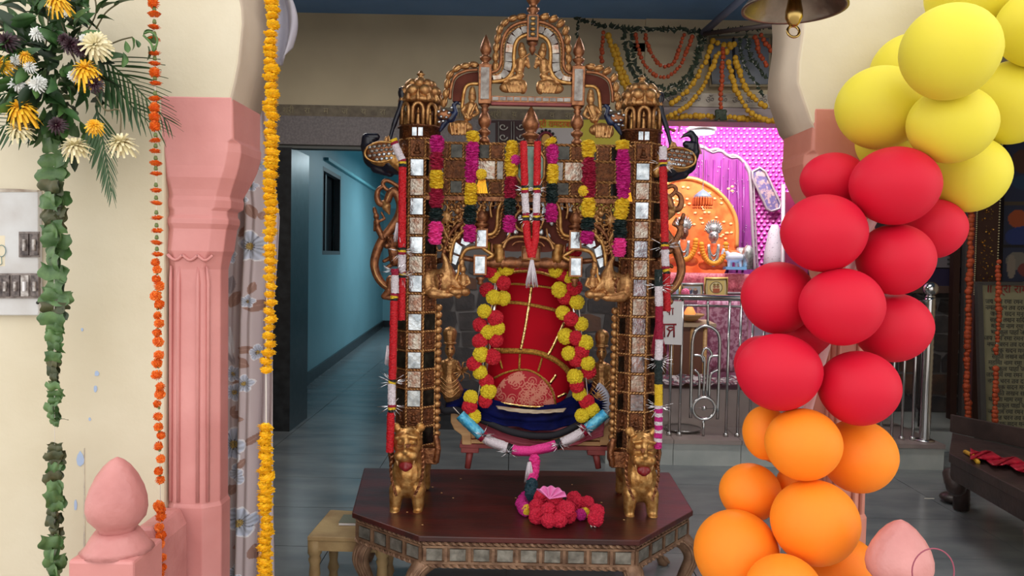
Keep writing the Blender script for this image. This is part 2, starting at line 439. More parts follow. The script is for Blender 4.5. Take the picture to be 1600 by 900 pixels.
def column(sections, m, cap_n, name):
    B = MB(); vs = []
    for (z, cx, cy, hx, hy, ch) in sections:
        c = ch
        o = [(-1+c, -1), (-.33, -1.0), (0, -1.0), (.33, -1.0), (1-c, -1), (1, -1+c), (1, 0), (1, 1-c), (1-c, 1), (0, 1), (-1+c, 1), (-1, 1-c), (-1, 0), (-1, -1+c)]
        vs += [V((cx+a*hx, cy+b*hy, z)) for a, b in o]
    n = 14; m_ = len(sections)
    fs = [(i*n+k, i*n+(k+1) % n, (i+1)*n+(k+1) % n, (i+1)*n+k) for i in range(m_-1) for k in range(n)]
    fs += [tuple(range(n-1, -1, -1)), tuple(range((m_-1)*n, m_*n))]
    B.add(vs, fs, False)
    return B
def zz(py, Y=2.42): return P(300, py, Y).z
def make_column(sx, dx, name, m, cream):
    sec = []
    L = [(1400, .995, 2.43, .092, .075, .5), (784, .995, 2.43, .092, .075, .5), (778, .995, 2.43, .086, .072, .52), (420, .994, 2.43, .084, .07, .52),
         (400, .99, 2.43, .088, .075, .45), (392, .988, 2.43, .092, .078, .4), (358, .985, 2.44, .094, .08, .4), (350, .985, 2.44, .101, .086, .4), (342, .984, 2.44, .101, .086, .4),
         (338, .983, 2.44, .094, .08, .4), (330, .983, 2.44, .094, .08, .4), (325, .982, 2.45, .104, .09, .38), (314, .98, 2.45, .104, .092, .36), (308, .978, 2.45, .098, .09, .34),
         (298, .976, 2.455, .102, .098, .32), (280, .972, 2.46, .112, .112, .3), (262, .97, 2.47, .120, .12, .28), (240, .968, 2.475, .126, .126, .26), (226, .968, 2.48, .124, .13, .24),
         (221, .968, 2.48, .112, .13, .06), (165, .968, 2.48, .1105, .132, .04), (158, .968, 2.48, .109, .132, .04)]
    for py, cx, cy, hx, hy, ch in L:
        sec.append((zz(py) if py < 1400 else 0.0, sx*cx+dx, cy, hx, hy, ch))
    B = column(sec, m, 0, name)
    o = st(B, name, m, bev=.006)
    # flutes and the scalloped collar are raised mouldings on the shaft
    for fx in (-.058, -.03, .03, .058):
        f = MB().tube([(sx*.995+dx+fx, 2.357 if abs(fx) < .04 else 2.368, zz(775)), (sx*.995+dx+fx, 2.357 if abs(fx) < .04 else 2.368, zz(440)), (sx*.995+dx+fx*.95, 2.362, zz(415))], [.006, .006, .003], 6)
        f.obj('flute_rib', m, o)
    for k in range(3):
        x0 = sx*.99+dx-.066+k*.046
        a = [V((x0+t*.046, 2.352, zz(398)-.016*math.sin(math.pi*t))) for t in [i/8 for i in range(9)]]
        MB().tube(a, .005, 6).obj('scallop_edge', m, o)
    return o
c1 = make_column(-1, 0, 'pillar_left', PINK, CREAM)
c2 = make_column(1, .047, 'pillar_right', SALMON, CREAM)

# ---- hall shell
YB = 6.4
CEILZ = P(800, 26, 6.4).z
st(MB().bb(-4.6, 4.6, 2.62, 9.2, CEILZ, CEILZ+.1), 'ceiling', BLUEC)
st(MB().bb(-4.7, -4.6, 2.62, 9.2, 0, CEILZ), 'wall_left', CREAMIN)
st(MB().bb(4.6, 4.7, 2.62, 9.2, 0, CEILZ), 'wall_right', CREAMIN)
st(MB().bb(-4.7, -2.75, 9.2, 9.3, 0, CEILZ).bb(-.2, 4.7, 9.2, 9.3, 0, CEILZ), 'wall_back_far', CREAMIN)
st(MB().bb(-4.7, -.85, 2.62, 2.72, 2.75, CEILZ).bb(-4.7, -1.15, 2.62, 2.72, 0, 2.75).bb(-4.7, 4.7, 2.62, 2.72, 3.05, CEILZ), 'wall_front_inner', CREAMIN)
st(MB().bb(3.0, 4.7, YF, 2.72, 0, CEILZ), 'wall_front_far_right', CREAM)
# back wall: upper cream part, granite lintel, frieze
zt = P(600, 167, YB).z; zl = P(520, 183, YB).z; zo = P(520, 233, YB).z
xa = P(457, 400, YB).x; xb = P(664, 400, YB).x; xc = P(1022, 400, YB).x
wb = st(MB().bb(-4.6, 4.6, YB, YB+.12, zt, CEILZ), 'wall_back', CREAMIN)
st(MB().bb(-4.6, xc, YB-.03, YB+.12, zo+.03, zl), 'trim_lintel', LINTEL)
st(MB().bb(-4.6, xb, YB-.01, YB+.1, zo, zo+.03), 'trim_opening_head', mat('grey_head_board', (96, 98, 96), .6))
fr = st(MB().bb(-4.6, xc, YB-.025, YB+.12, zl, zt), 'trim_frieze', FRIEZE)
# raised Devanagari syllables along the frieze
GILT = mat('gilt_relief_letter', (150, 138, 108), .5, .2)
def bake(name, body, size, m, ext=.003):
    cu = bpy.data.curves.new(name, 'FONT'); cu.body = body; cu.size = size; cu.extrude = ext; cu.align_x = 'CENTER'; cu.resolution_u = 2
    o = bpy.data.objects.new(name, cu); me = bpy.data.meshes.new_from_object(o); bpy.data.objects.remove(o)
    me.name = name; me.materials.clear(); me.materials.append(m); return me
RX = (math.pi/2, 0, 0)
SYL = {s: bake('frieze_letter', s, .07, GILT) for s in ('श्री', 'रा', 'म', 'य', 'ज', 'ॐ', 'धा', 'व')}
seq = ['श्री', 'रा', 'म', 'ज', 'य', 'रा', 'म', 'श्री', 'रा', 'धा', 'व', 'श्री', 'य', 'म', 'व', 'श्री', 'य', 'धा', 'य', 'व']
for i, s in enumerate(seq):
    x = P(452, 175, YB).x + i*.155
    if x < xc-.05: inst(SYL[s], 'frieze_letter', fr, (x, YB-.028, zl+.022), RX)
# opening jambs
st(MB().bb(P(428, 400, YB).x, xa, YB-.05, YB+.5, 0, zo), 'trim_corridor_jamb', DARKSTONE)
st(MB().bb(-4.6, P(428, 400, YB).x, YB-.02, YB+.1, 0, zo), 'wall_back_left', mat('brown_dark_stone', (62, 54, 52), .5, 0, (46, 40, 40), 9))
# corridor
xl0 = -2.28; xl1 = -2.64
def slab(x0, y0, x1, y1, z0, z1, t):
    return [(x0, y0, z0), (x1, y1, z0), (x1, y1, z1), (x0, y0, z1)], (t, 0, 0)
def wseg(y0, y1, z0, z1, t=-.1, dx=0):
    f = lambda y: xl0 + (xl1-xl0)*(y-7.9)/(15.65-7.9) + dx
    return [(f(y0), y0, z0), (f(y1), y1, z0), (f(y1), y1, z1), (f(y0), y0, z1)], (t, 0, 0)
wy0, wy1, wz0, wz1 = 9.5, 10.75, 1.47, 2.56
B = MB()
B.prism(*wseg(6.9, wy0, 0, CEILZ)); B.prism(*wseg(wy1, 15.7, 0, CEILZ))
B.prism(*wseg(wy0, wy1, 0, wz0)); B.prism(*wseg(wy0, wy1, wz1, CEILZ))
st(B, 'wall_corridor_left', TEAL)
st(MB().bb(-2.9, .3, 15.7, 15.8, 0, 2.42), 'wall_corridor_end', TEAL)
st(MB().bb(-2.9, .3, 15.68, 15.8, 2.42, CEILZ), 'wall_corridor_end_upper', TEALL)
st(MB().bb(-.3, -.2, 6.95, 15.8, 0, CEILZ), 'wall_corridor_right', TEAL)
st(MB().bb(-3, -.2, 9.3, 15.9, 3.3, 3.4), 'ceiling_corridor', TEALL)
st(MB().prism(*wseg(9.6, 15.7, 2.64, 2.68, .05)), 'trim_corridor_ledge', TEALL)
st(MB().prism(*wseg(6.95, 15.7, 0, .13, .03)).bb(-2.64, -.3, 15.64, 15.7, 0, .13), 'baseboard_corridor', DARKSTONE)
wn = st(MB().prism(*wseg(wy0, wy1, wz0, wz1, -.02, -.1)), 'window_1', mat('dark_window_pane', (30, 32, 36), .2))
B = MB()
for a in ((wy0, wy0+.05, wz0, wz1), (wy1-.05, wy1, wz0, wz1), (wy0, wy1, wz0, wz0+.05), (wy0, wy1, wz1-.05, wz1)):
    B.prism(*wseg(*a, t=.08, dx=-.08))
B.obj('window_frame', mat('grey_window_frame', (92, 94, 96), .5), wn)
MB().prism(*wseg(wy0+.42, wy0+.5, wz0+.05, wz1-.05, .04, -.09)).obj('window_mullion', MATS['grey_window_frame'], wn)

# ---- dark crazy stone wall behind the throne: every stone its own piece
YS = 6.6
CR = [mat('slate_stone', (84, 78, 78), .6, 0, (62, 58, 60), 9, .4, 40), mat('slate_stone_brown', (112, 78, 62), .6, 0, (74, 62, 58), 6, .4, 40), mat('slate_stone_dark', (58, 56, 60), .6, 0, (80, 72, 70), 8, .4, 40)]
MORT = mat('pale_mortar', (122, 118, 118), .8)
sw = st(MB().bb(xb, xc, YS, YS+.1, 0, zo+.1), 'wall_stone', MORT)
st(MB().bb(xb-.02, xb+.05, YB-.02, 7.0, 0, zo+.05), 'trim_corridor_right_jamb', DARKSTONE)
stones = [mesh_of(MB().prism([(a*.5, 0, b*.5) for a, b in o], (0, -.014, 0)), 'stone', None) for o in
          ([(-.95, -.9), (.7, -1), (.97, -.2), (.8, .95), (-.6, .9), (-.98, .3)], [(-.9, -1), (.95, -.85), (.9, .6), (.3, .98), (-.97, .8)], [(-.98, -.6), (-.3, -.97), (.9, -.95), (.97, .7), (.2, .9), (-.8, .97)])]
SM = [[remat(s, c) for c in CR] for s in stones]
def stonework(par, x0, x1, z0, z1, y, w_, h_):
    z = z0; row = 0
    while z < z1-.03:
        x = x0 + (row % 2)*-.1
        hh = min(h_*random.uniform(.8, 1.2), z1-z)
        while x < x1-.04:
            ww = w_*random.uniform(.6, 1.3)
            a = max(x, x0); b = min(x+ww, x1)
            if b-a > .05:
                inst(SM[random.randrange(3)][random.choice((0, 0, 1, 2, 2))], 'stone', par, ((a+b)/2, y, z+hh/2), None, (b-a-.008, 1, hh-.008))
            x += ww
        z += hh; row += 1
stonework(sw, xb+.05, xc, .12, 1.45, YS, .26, .16)
st(MB().bb(xb, xc-.25, YS-.06, YS, 0, .12), 'baseboard_stone', DARKSTONE)
# ---- shrine platform
PZ = .19; YP = 5.54
xp = P(946, 700, YP).x; xq = P(1476, 700, YP).x
pf = st(MB().bb(xp, xq, YP+.02, 9.2, 0, PZ-.03), 'trim_shrine_platform', WHITEM)
n = 5
for i in range(n):
    a = xp+(xq-xp)*i/n; b = xp+(xq-xp)*(i+1)/n
    MB().bb(a+.002, b-.002, YP, YP+.02, 0, PZ-.03).obj('marble_panel', WHITEM, pf)
    MB().bb(a+.002, b-.002, YP-.015, 9.2, PZ-.03, PZ).obj('marble_slab', mat('pinkish_marble', (160, 146, 140), .35, 0, (140, 126, 124), 3) if i == 0 else MATS['pinkish_marble'], pf)
st(MB().bb(xq, 4.6, 6.1, 9.2, 0, .16), 'trim_rear_plinth', WHITEM)
# shrine front: om frieze, jambs
YO = 6.15
z1, z2, z3 = P(1120, 146, YO).z, P(1120, 167, YO).z, P(1120, 190, YO).z
xs0 = P(1010, 300, YO).x; xs1 = P(1262, 300, YO).x
st(MB().bb(xs0, 3.2, YB-.015, YB, z1, CEILZ), 'wall_shrine_upper', CREAMIN)
of = st(MB().bb(xs0, 3.2, YO, YB, z2, z1), 'trim_om_frieze', mat('pale_om_tile', (170, 160, 146), .5, 0, (150, 140, 128), 12))
OM = bake('om_letter', 'ॐ', .075, mat('grey_om_relief', (108, 100, 94), .5))
for i in range(13):
    inst(OM, 'om_letter', of, (xs0+.17+i*.105, YO-.003, z2+.03), RX)
st(MB().bb(xs0, 3.2, YO+.01, YB, z3, z2), 'trim_shrine_lintel', mat('mauve_lintel', (142, 128, 130), .5))
st(MB().bb(xs0, P(1024, 300, YO).x, YO, YB+.3, 0, z3), 'trim_shrine_jamb', mat('shrine_jamb_pale', (172, 166, 168), .5))
YW = 7.7
st(MB().bb(xs0-.5, 2.9, YW+.02, YW+.12, 0, CEILZ), 'wall_shrine_back', mat('shrine_back', (190, 170, 190), .7))
st(MB().bb(xs0-.1, xs0, YB+.13, YW+.1, 0, CEILZ), 'wall_shrine_left', MATS['shrine_back'])
st(MB().bb(2.82, 2.9, YO, YW+.1, 0, CEILZ), 'wall_shrine_right', mat('dark_maroon_wall', (70, 24, 48), .7))
st(MB().bb(xs0-.1, 2.9, YB+.0, YW+.1, 3.2, 3.27), 'ceiling_shrine', MATS['shrine_back'])
# right part of the hall behind the balloons
YR = 6.9
rs = st(MB().bb(2.9, 4.6, YR, YR+.1, 0, 1.3), 'wall_stone_right', MORT)
stonework(rs, 2.9, 4.35, .16, 1.3, YR, .26, .17)
st(MB().bb(2.9, 4.6, YR+.02, YR+.12, 1.3, CEILZ), 'wall_rear_right', mat('dark_recess_wall', (70, 58, 58), .8, 0, (56, 46, 48), 3))
# wall window with cream sill seen beneath the swags
# ================================================================ LOW TABLE (octagonal platform)
TZ = .45
def tp(px, py): q = G(px, py, TZ); return V((q.x, q.y, TZ))
corners = [tp(652, 844), tp(997, 838), tp(1083, 798), tp(1046, 738), tp(569, 731), tp(550, 801)]
corners[0].y = corners[1].y = (corners[0].y+corners[1].y)/2
tab = thing('platform_table', (.05, 3.3, 0), 'low dark red-brown octagonal table with inlaid apron carrying the golden swing', 'table')
cm = sum(corners, V())/6
o = MB().prism([p+V((0, 0, -.022)) for p in corners], (0, 0, .022)).obj('tabletop', TABLEW, tab, bev=.004)
inner = [p.lerp(cm, .035) for p in corners]
MB().prism([p+V((0, 0, -.115)) for p in inner], (0, 0, .093)).obj('apron_core', APRON, tab)
def apron(a, b, n):
    a = V((a.x, a.y, 0)); b = V((b.x, b.y, 0)); d = (b-a); L = d.length; u = d.normalized(); nr = V((u.y, -u.x, 0))
    rz = math.atan2(u.y, u.x); R = Matrix.Rotation(rz, 3, 'Z')
    B = MB()
    B.rope([a+nr*.004+V((0, 0, TZ-.03)), b+nr*.004+V((0, 0, TZ-.03))], .008)
    B.box((a+b)/2+nr*.003+V((0, 0, TZ-.042)), (L, .012, .008), R)
    B.box((a+b)/2+nr*.003+V((0, 0, TZ-.102)), (L, .014, .010), R)
    B.rope([a+nr*.006+V((0, 0, TZ-.114)), b+nr*.006+V((0, 0, TZ-.114))], .009)
    for i in range(n+1):
        B.box(a+u*(L*(i+.0)/n if 0 < i < n else (L*.012 if i == 0 else L*.988))+nr*.004+V((0, 0, TZ-.072)), (.011, .014, .052), R)
    B.obj('apron_moulding', APRON, tab)
    for i in range(n):
        MB().box((0, 0, 0), (L/n-.03, .008, .044), R).obj('inlay_panel', PANEL, tab, center=(0, 0, 0)).location = a+u*(L*(i+.5)/n)+nr*.004+V((0, 0, TZ-.072))
ic = inner
apron(ic[0], ic[1], 9); apron(ic[5], ic[0], 4); apron(ic[1], ic[2], 4); apron(ic[2], ic[3], 6); apron(ic[4], ic[5], 6)
def table_leg(c, dirx, diry):
    d = V((dirx, diry, 0)).normalized()
    q = lambda o, z: V((c.x, c.y, 0))+d*o+V((0, 0, z))
    path = spline([q(-.02, .345), q(.03, .31), q(.05, .25), q(.02, .17), q(.0, .10), q(.03, .04), q(.06, .012)], 5)
    m = len(path); R = []
    for i in range(m):
        t = i/(m-1); R.append(.026*(1-t)**1.3+.015+.014*max(0, t-.8)/.2)
    B = MB().tube(path, R, 14)
    for k in range(7):
        a = -1.3+k*.43
        side = V((-d.y, d.x, 0))
        pts = [p+d*(R[i]*math.cos(a)*.98)+side*(R[i]*math.sin(a)*.98) for i, p in enumerate(path)]
        B.tube(pts[1:], .0055, 5)
    return B.obj('leg', APRON, tab)
table_leg(ic[0]+V((.01, .03, 0)), -1, -.6); table_leg(ic[1]+V((-.01, .03, 0)), .25, -1)
table_leg(ic[2]+V((-.03, .0, 0)), 1, -.2); table_leg(ic[5]+V((.05, .04, 0)), -.4, -.3)
table_leg(ic[3]+V((-.04, -.05, 0)), 1, 1); table_leg(ic[4]+V((.04, -.05, 0)), -1, 1)

# ================================================================ GOLDEN SWING THRONE
YT = 3.22                     # front of the frame
L0 = P(649.5, 430, YT); R0 = P(1000, 430, YT)
CX = (L0.x+R0.x)/2; HW = (R0.x-L0.x)/2
sw_ = thing('swing_throne', (CX, YT+.08, TZ), 'tall golden carved swing frame set with mirror tiles, its posts rising from lions', 'swing')
def W(x, y, Y=YT, dy=0): return P(x, y, Y)+V((0, dy, 0))
def zat(py, Y=YT, x=650): return P(x, py, Y).z
mir = lambda o: mirror(o, CX)
# -- post
pcx = CX-HW; pcy = YT+.078; zb = zat(700); ztp = zat(216)
hw, fw_ = .078, .033
octo = [(-fw_, -hw), (fw_, -hw), (hw, -fw_), (hw, fw_), (fw_, hw), (-fw_, hw), (-hw, fw_), (-hw, -fw_)]
post = MB().prism([V((pcx+a, pcy+b, zb)) for a, b in octo], (0, 0, ztp-zb)).obj('post', CARVED, sw_)
tiles = []
rows = 16; ph = (ztp-zb-.01)/rows
tw = .05
tm = {}
def tilemesh(w_, h_, key, m):
    k = (round(w_, 3), round(h_, 3), key)
    if k not in tm:
        B = MB().box((0, 0, 0), (w_, .006, h_))
        if key == 'carved':
            B.ball((0, -.004, h_*.18), (w_*.16, .006, h_*.13), 6, 4).ball((0, -.004, -h_*.08), (w_*.2, .007, h_*.2), 6, 4).ball((0, -.004, -h_*.3), (w_*.34, .006, h_*.1), 6, 4)
        tm[k] = mesh_of(B, 'tile', m)
    return tm[k]
post_parts = [post]
for i in range(rows):
    z = zb+.01+ph*(i+.5)
    mirrored = (i % 2 == 0)
    for ang, nx, ny, wd in ((0, 0, -1, tw), (45, .707, -.707, tw), (-45, -.707, -.707, tw)):
        cxx = pcx+(0 if nx == 0 else (hw+fw_)/2*(1 if nx > 0 else -1)); cyy = pcy-(hw if nx == 0 else (hw+fw_)/2)
        if nx == 0: key, m = (('mirror', MIRROR) if mirrored else ('tint', MIRRORB)) if i > 1 else ('carved', CARVED)
        else: key, m = ('dark', MIRRORD) if mirrored else ('carved', CARVED)
        if i == rows-1 and nx == 0: key, m = 'carved', CARVED
        me = tilemesh((.052 if nx == 0 else .056), ph*.82, key, m)
        o = inst(me, 'mirror_tile' if key in ('mirror', 'tint', 'dark') else 'carved_tile', sw_, (cxx+nx*.004, cyy+ny*.004, z), (0, 0, math.radians(ang)))
        post_parts.append(o)
B = MB()
for a, b in ((-fw_, -hw), (fw_, -hw), (hw, -fw_), (-hw, -fw_)):
    B.rope([V((pcx+a*1.02, pcy+b*1.03, zb)), V((pcx+a*1.02, pcy+b*1.03, ztp))], .0048)
for i in range(rows+1):
    z = zb+.01+ph*i
    q = [V((pcx+a*1.02, pcy+b*1.03, z)) for a, b in ((-hw, -fw_), (-fw_, -hw), (fw_, -hw), (hw, -fw_))]
    B.rope(q[0:2], .004); B.rope(q[1:3], .004); B.rope(q[2:4], .004)
post_parts.append(B.obj('rope_moulding', GOLD, sw_))
# beaded inner column beside the post
B = MB(); xbm = pcx+hw+.014
z = zb-.03
while z < zat(480):
    B.lathe([(0, .008), (.008, .016), (.022, .017), (.03, .009)], (xbm, YT+.06, z), 8); z += .032
post_parts.append(B.obj('bead_column', GOLD, sw_))
B = MB(); 
post_parts.append(B.prism([V((pcx-hw*.9, YT+.0, zb-.07)), V((pcx+hw*1.3, YT+.0, zb-.07)), V((pcx+hw*1.3, YT+.0, zb)), V((pcx-hw*.9, YT+.0, zb))], (0, .15, 0)).tube([V((pcx+hw*1.25, YT-.005, zb-.06)), V((pcx+hw*1.35, YT-.005, zb)), V((pcx+hw*1.2, YT-.005, zb+.06))], .014, 8).tube([V((pcx-hw*1.1, YT-.005, zb-.07)), V((pcx-hw*1.25, YT-.005, zb)), V((pcx-hw*1.1, YT-.005, zb+.06))], .014, 8).obj('post_foot', GOLDD, sw_, bev=.004))
# chattri (domed pavilion) on the post
cz = ztp; r8 = .088
B = MB().lathe([(0, r8), (.05, r8), (.052, r8+.008), (.058, r8+.008)], (pcx, pcy, cz), 8); post_parts.append(B.obj('pavilion_base', CARVED, sw_))
post_parts.append(MB().box((pcx, pcy-r8*.95, cz+.027), (.044, .006, .034)).obj('mirror_tile', MIRROR, sw_))
cz += .058
post_parts.append(MB().lathe([(0, .06), (.1, .06)], (pcx, pcy, cz), 8).obj('pavilion_core', CARVED, sw_))
for k in range(8):
    a = math.pi/8+k*math.pi/4+math.pi/8
    d = V((math.cos(a), math.sin(a), 0)); s_ = V((-d.y, d.x, 0)); c = V((pcx, pcy, cz))+d*.078
    if d.y > .5: continue
    arch = [c-s_*.022]+[c-s_*.022+V((0, 0, .06))]+[c+s_*(-.022*math.cos(t))+V((0, 0, .06+.03*math.sin(t))) for t in [math.pi*j/8 for j in range(1, 8)]]+[c+s_*.022+V((0, 0, .06)), c+s_*.022]
    B = MB().tube(arch, .008, 6); post_parts.append(B.obj('niche_arch', GOLD, sw_))
    fg = c-d*.012
    post_parts.append(MB().cap(fg, fg+V((0, 0, .04)), .011, .007, 8).ball(fg+V((0, 0, .055)), .008, 8, 6).cap(fg+V((0, 0, .06)), fg+V((0, 0, .072)), .006, .002, 6).obj('niche_figure', GOLDB if abs(a-1.5*math.pi) > .1 else GOLD, sw_))
cz += .098
B = MB().lathe([(0, .086), (.01, .092), (.018, .086), (.03, .082), (.055, .075), (.075, .058), (.09, .035), (.098, .022), (.104, .024), (.11, .012), (.12, .012), (.125, .019), (.13, .012), (.14, .006)], (pcx, pcy, cz), 16, flute=.06)
post_parts.append(B.obj('dome', GOLD, sw_))
B = MB()
for k in range(12):
    a = k*math.pi/6
    B.cap(V((pcx+.084*math.cos(a), pcy+.084*math.sin(a), cz+.01)), V((pcx+.078*math.cos(a), pcy+.078*math.sin(a), cz+.05)), .012, .003, 6)
post_parts.append(B.obj('dome_petal', GOLD, sw_))
B = MB()
for k in range(8):
    a = k*math.pi/4+math.pi/8; B.ball((pcx+.066*math.cos(a), pcy+.066*math.sin(a), cz+.045), (.03, .03, .026), 9, 7)
for k in range(8):
    a = k*math.pi/4; B.ball((pcx+.045*math.cos(a), pcy+.045*math.sin(a), cz+.078), (.024, .024, .022), 8, 6)
post_parts.append(B.obj('dome_lobe', GOLD, sw_))
for o in post_parts: mir(o)

# -- cross beam
xl, xr = pcx+fw_, 2*CX-pcx-fw_
bz0, bz1 = zat(307, YT, 828), zat(224, YT, 828); BH = bz1-bz0
MB().bb(xl, xr, YT+.005, YT+.11, bz0, bz1).obj('cross_beam', CARVED, sw_)
B = MB()
lv = [bz0+.004, bz0+BH*.29, bz0+BH*.68, bz1-.004]
for z in lv: B.rope([V((xl, YT, z)), V((xr, YT, z))], .006)
rowspec = [(lv[0], lv[1], 14, 'a'), (lv[1], lv[2], 13, 'b'), (lv[2], lv[3], 14, 'a')]
for z0, z1_, n, ty in rowspec:
    x = xl+hw*.6; wt = (xr-xl-hw*1.2)
    edges = []
    ws = [(1.0 if (ty == 'a' or i % 2) else .38) for i in range(n)]; S = sum(ws)
    for i in range(n):
        wi = wt*ws[i]/S; c = x+wi/2; x += wi
        B.rope([V((x, YT, z0)), V((x, YT, z1_))], .0045)
        if ty == 'b': key, m = ('carved', MIRRORB if i in (3, 9) else CARVED) if i % 2 else ('mirror', MIRRORG)
        else: key, m = ('dark', MIRRORD) if i % 2 else ('carved', CARVED)
        me = mesh_of(MB().box((0, 0, 0), (wi-.010, .006, (z1_-z0)-.013)), 'tile', m)
        inst(me, 'mirror_tile' if key != 'carved' else 'carved_tile', sw_, (c, YT+.002, (z0+z1_)/2))
B.obj('rope_moulding', GOLD, sw_)
# octagonal medallion at the middle of the beam
oc = W(829, 262); a8 = [V((oc.x+.062*math.cos(t), YT-.006, oc.z+.1*math.sin(t))) for t in [math.pi/8+i*math.pi/4 for i in range(8)]]
MB().prism(a8, (0, .008, 0)).obj('medallion_glass', mat('green_grey_glass', (116, 136, 120), .2, .6, (90, 110, 100), 30), sw_)
MB().tube(a8, .007, 6, closed=True).obj('medallion_frame', GOLD, sw_)

# -- pediment (traced once on the left, mirrored to the right)
def gold_tube(pts, r, name='gilt_moulding', m=GOLD, Y=YT, k=6, both=True, n=8):
    o = MB().tube(spline(PL(pts, Y), k), r, n).obj(name, m, sw_)
    if both: mir(o)
    return o
def rope_tube(pts, r, name='rope_moulding', m=GOLD, Y=YT, both=True):
    o = MB().rope(spline(PL(pts, Y), 6), r).obj(name, m, sw_)
    if both: mir(o)
    return o
def strip(a, b, name, m, Y=YT, th=.03, both=True):
    A = spline(PL(a, Y), 4); Bq = spline(PL(b, Y), 4)
    o = MB().prism(A+list(reversed(Bq)), (0, th, 0)).obj(name, m, sw_)
    if both: mir(o)
    return o
xk = 834.8-826.2   # pediment sits a little right in the photo because of the roll; P() takes that out
arc_out = [(758, 125), (772, 118), (778, 105), (778, 88), (780, 70), (784, 55), (793, 42), (806, 33), (820, 29), (834, 28)]
arc_in = [(765, 133), (786, 130), (799, 118), (803, 104), (803, 84), (805, 70), (812, 59), (822, 54), (834, 53)]
strip([(768, 121), (785, 119), (790, 105), (789, 84), (791, 68), (797, 55), (808, 44), (823, 38), (834, 37)], [(768, 128), (790, 127), (801, 110), (801, 88), (802, 70), (809, 57), (820, 51), (834, 50)], 'arch_back_panel', MAROON, YT+.012, .03)
gold_tube([(767, 113), (776, 110), (782, 100), (783, 84), (784, 70), (789, 54), (799, 42), (815, 35), (828, 34)], .0075, m=COPPER)
rope_tube([(769, 117), (781, 114), (786, 102), (786, 84), (788, 68), (794, 54), (804, 45), (817, 40), (828, 39)], .004)
gold_tube([(768, 128), (790, 124), (802, 108), (803, 86), (805, 70), (811, 60), (822, 55), (828, 55)], .0085, m=GOLDB)
# pale mirror tiles in the arch band
band = spline(PL([(770, 122), (786, 120), (794, 106), (795, 88), (797, 69), (804, 55), (815, 46), (828, 44)], YT), 8)
cum = resample(band, .034)
for i in range(len(cum)-1):
    a, b = cum[i], cum[i+1]; d = (b-a).normalized(); nn = V((-d.z, 0, d.x)); h = .0145
    g = .0015
    o = MB().prism([a+d*g-nn*h, b-d*g-nn*h, b-d*g+nn*h, a+d*g+nn*h], (0, .012, 0)).obj('mirror_tile', MIRRORG if i % 4 else MIRRORB, sw_)
    mir(o)
# leaf beads on the outer edge of the arches
leafme = mesh_of(MB().ball((0, 0, 0), (.0145, .014, .0225), 8, 6).ball((.008, -.010, .004), (.006, .007, .014), 6, 5), 'leaf_bead', GOLD)
beads = [(774, 104, 0), (774.5, 89, 0), (775.5, 74, 5), (777.5, 60, 10), (781, 46, 20), (789, 35.5, 45), (801, 29, 68), (815, 26, 80)]
beads += [(740, 101, 95), (727, 103, 78), (714, 107, 55), (703, 117, 35), (699, 131, 8), (697, 146, 5), (694, 160, 12)]
for x, y, a in beads:
    o = inst(leafme, 'leaf_bead', sw_, W(x, y), (0, math.radians(a), 0)); mir(o)
# side shoulders
strip([(747, 112), (728, 115), (713, 124), (708, 140), (707, 158)], [(747, 128), (730, 131), (722, 142), (720, 158)], 'shoulder_panel', MAROON, YT+.012, .025)
gold_tube([(747, 109), (727, 111), (711, 120), (705, 136), (703, 155)], .007, m=COPPER)
gold_tube([(748, 131), (733, 132), (726, 140), (723, 158), (722, 170)], .008, m=GOLDB)
# keystone and top finial
q = W(834, 45)
kx = CX
MB().bb(kx-.0245, kx+.0245, YT-.02, YT+.04, zat(65, YT, 834), zat(24, YT, 834)).obj('keystone', COPPER, sw_, bev=.003)
MB().bb(kx-.017, kx+.017, YT-.024, YT-.018, zat(60, YT, 834), zat(28, YT, 834)).obj('mirror_tile', MIRRORD, sw_)
B = MB()
for i in range(4): B.ball((kx, YT-.026, zat(56-i*8, YT, 834)), (.012, .006, .008), 8, 5)
B.obj('keystone_flower', GOLDB, sw_)
kz = zat(65, YT, 834)
MB().lathe([(0, .02), (-.012, .02), (-.018, .01), (-.03, .016), (-.042, .01), (-.054, .003)], (kx, YT+.005, kz), 12).obj('pendant', COPPER, sw_)
kz = zat(24, YT, 834)
MB().lathe([(0, .024), (.008, .016), (.02, .026), (.03, .027), (.036, .014), (.048, .018), (.06, .028), (.072, .03), (.09, .02), (.14, .004)], (kx, YT+.008, kz), 16, flute=.04).obj('finial', COPPER, sw_)
# pillar boxes with finials, spindles below
fin = [(0, .024), (.006, .016), (.014, .014), (.022, .024), (.03, .026), (.036, .014), (.046, .018), (.056, .024), (.07, .0245), (.09, .018), (.112, .008), (.126, .001)]
px_ = W(758, 130).x
bb_ = MB().bb(px_-.027, px_+.027, YT-.018, YT+.035, zat(161), zat(99)).obj('pillar_block', COPPER, sw_, bev=.003); mir(bb_)
t_ = MB().bb(px_-.017, px_+.017, YT-.023, YT-.016, zat(154), zat(105)).obj('mirror_tile', MIRRORG, sw_); mir(t_)
f_ = MB().lathe(fin, (px_, YT+.005, zat(99)), 14, flute=.05).obj('finial', COPPER, sw_); mir(f_)
spin = [(0, .022), (.01, .024), (.02, .018), (.03, .012), (.04, .024), (.052, .027), (.062, .014), (.07, .016), (.085, .026), (.105, .028), (.125, .02), (.14, .012), (.15, .018), (.158, .012), (.166, .02), (.174, .02)]
s_ = MB().lathe([(z*(zat(161)-bz1)/.174, r) for z, r in spin], (px_, YT+.005, bz1), 14, flute=.04).obj('spindle', COPPER, sw_); mir(s_)
sc_ = (zat(163, YT, 828)-bz1)/.126*.97
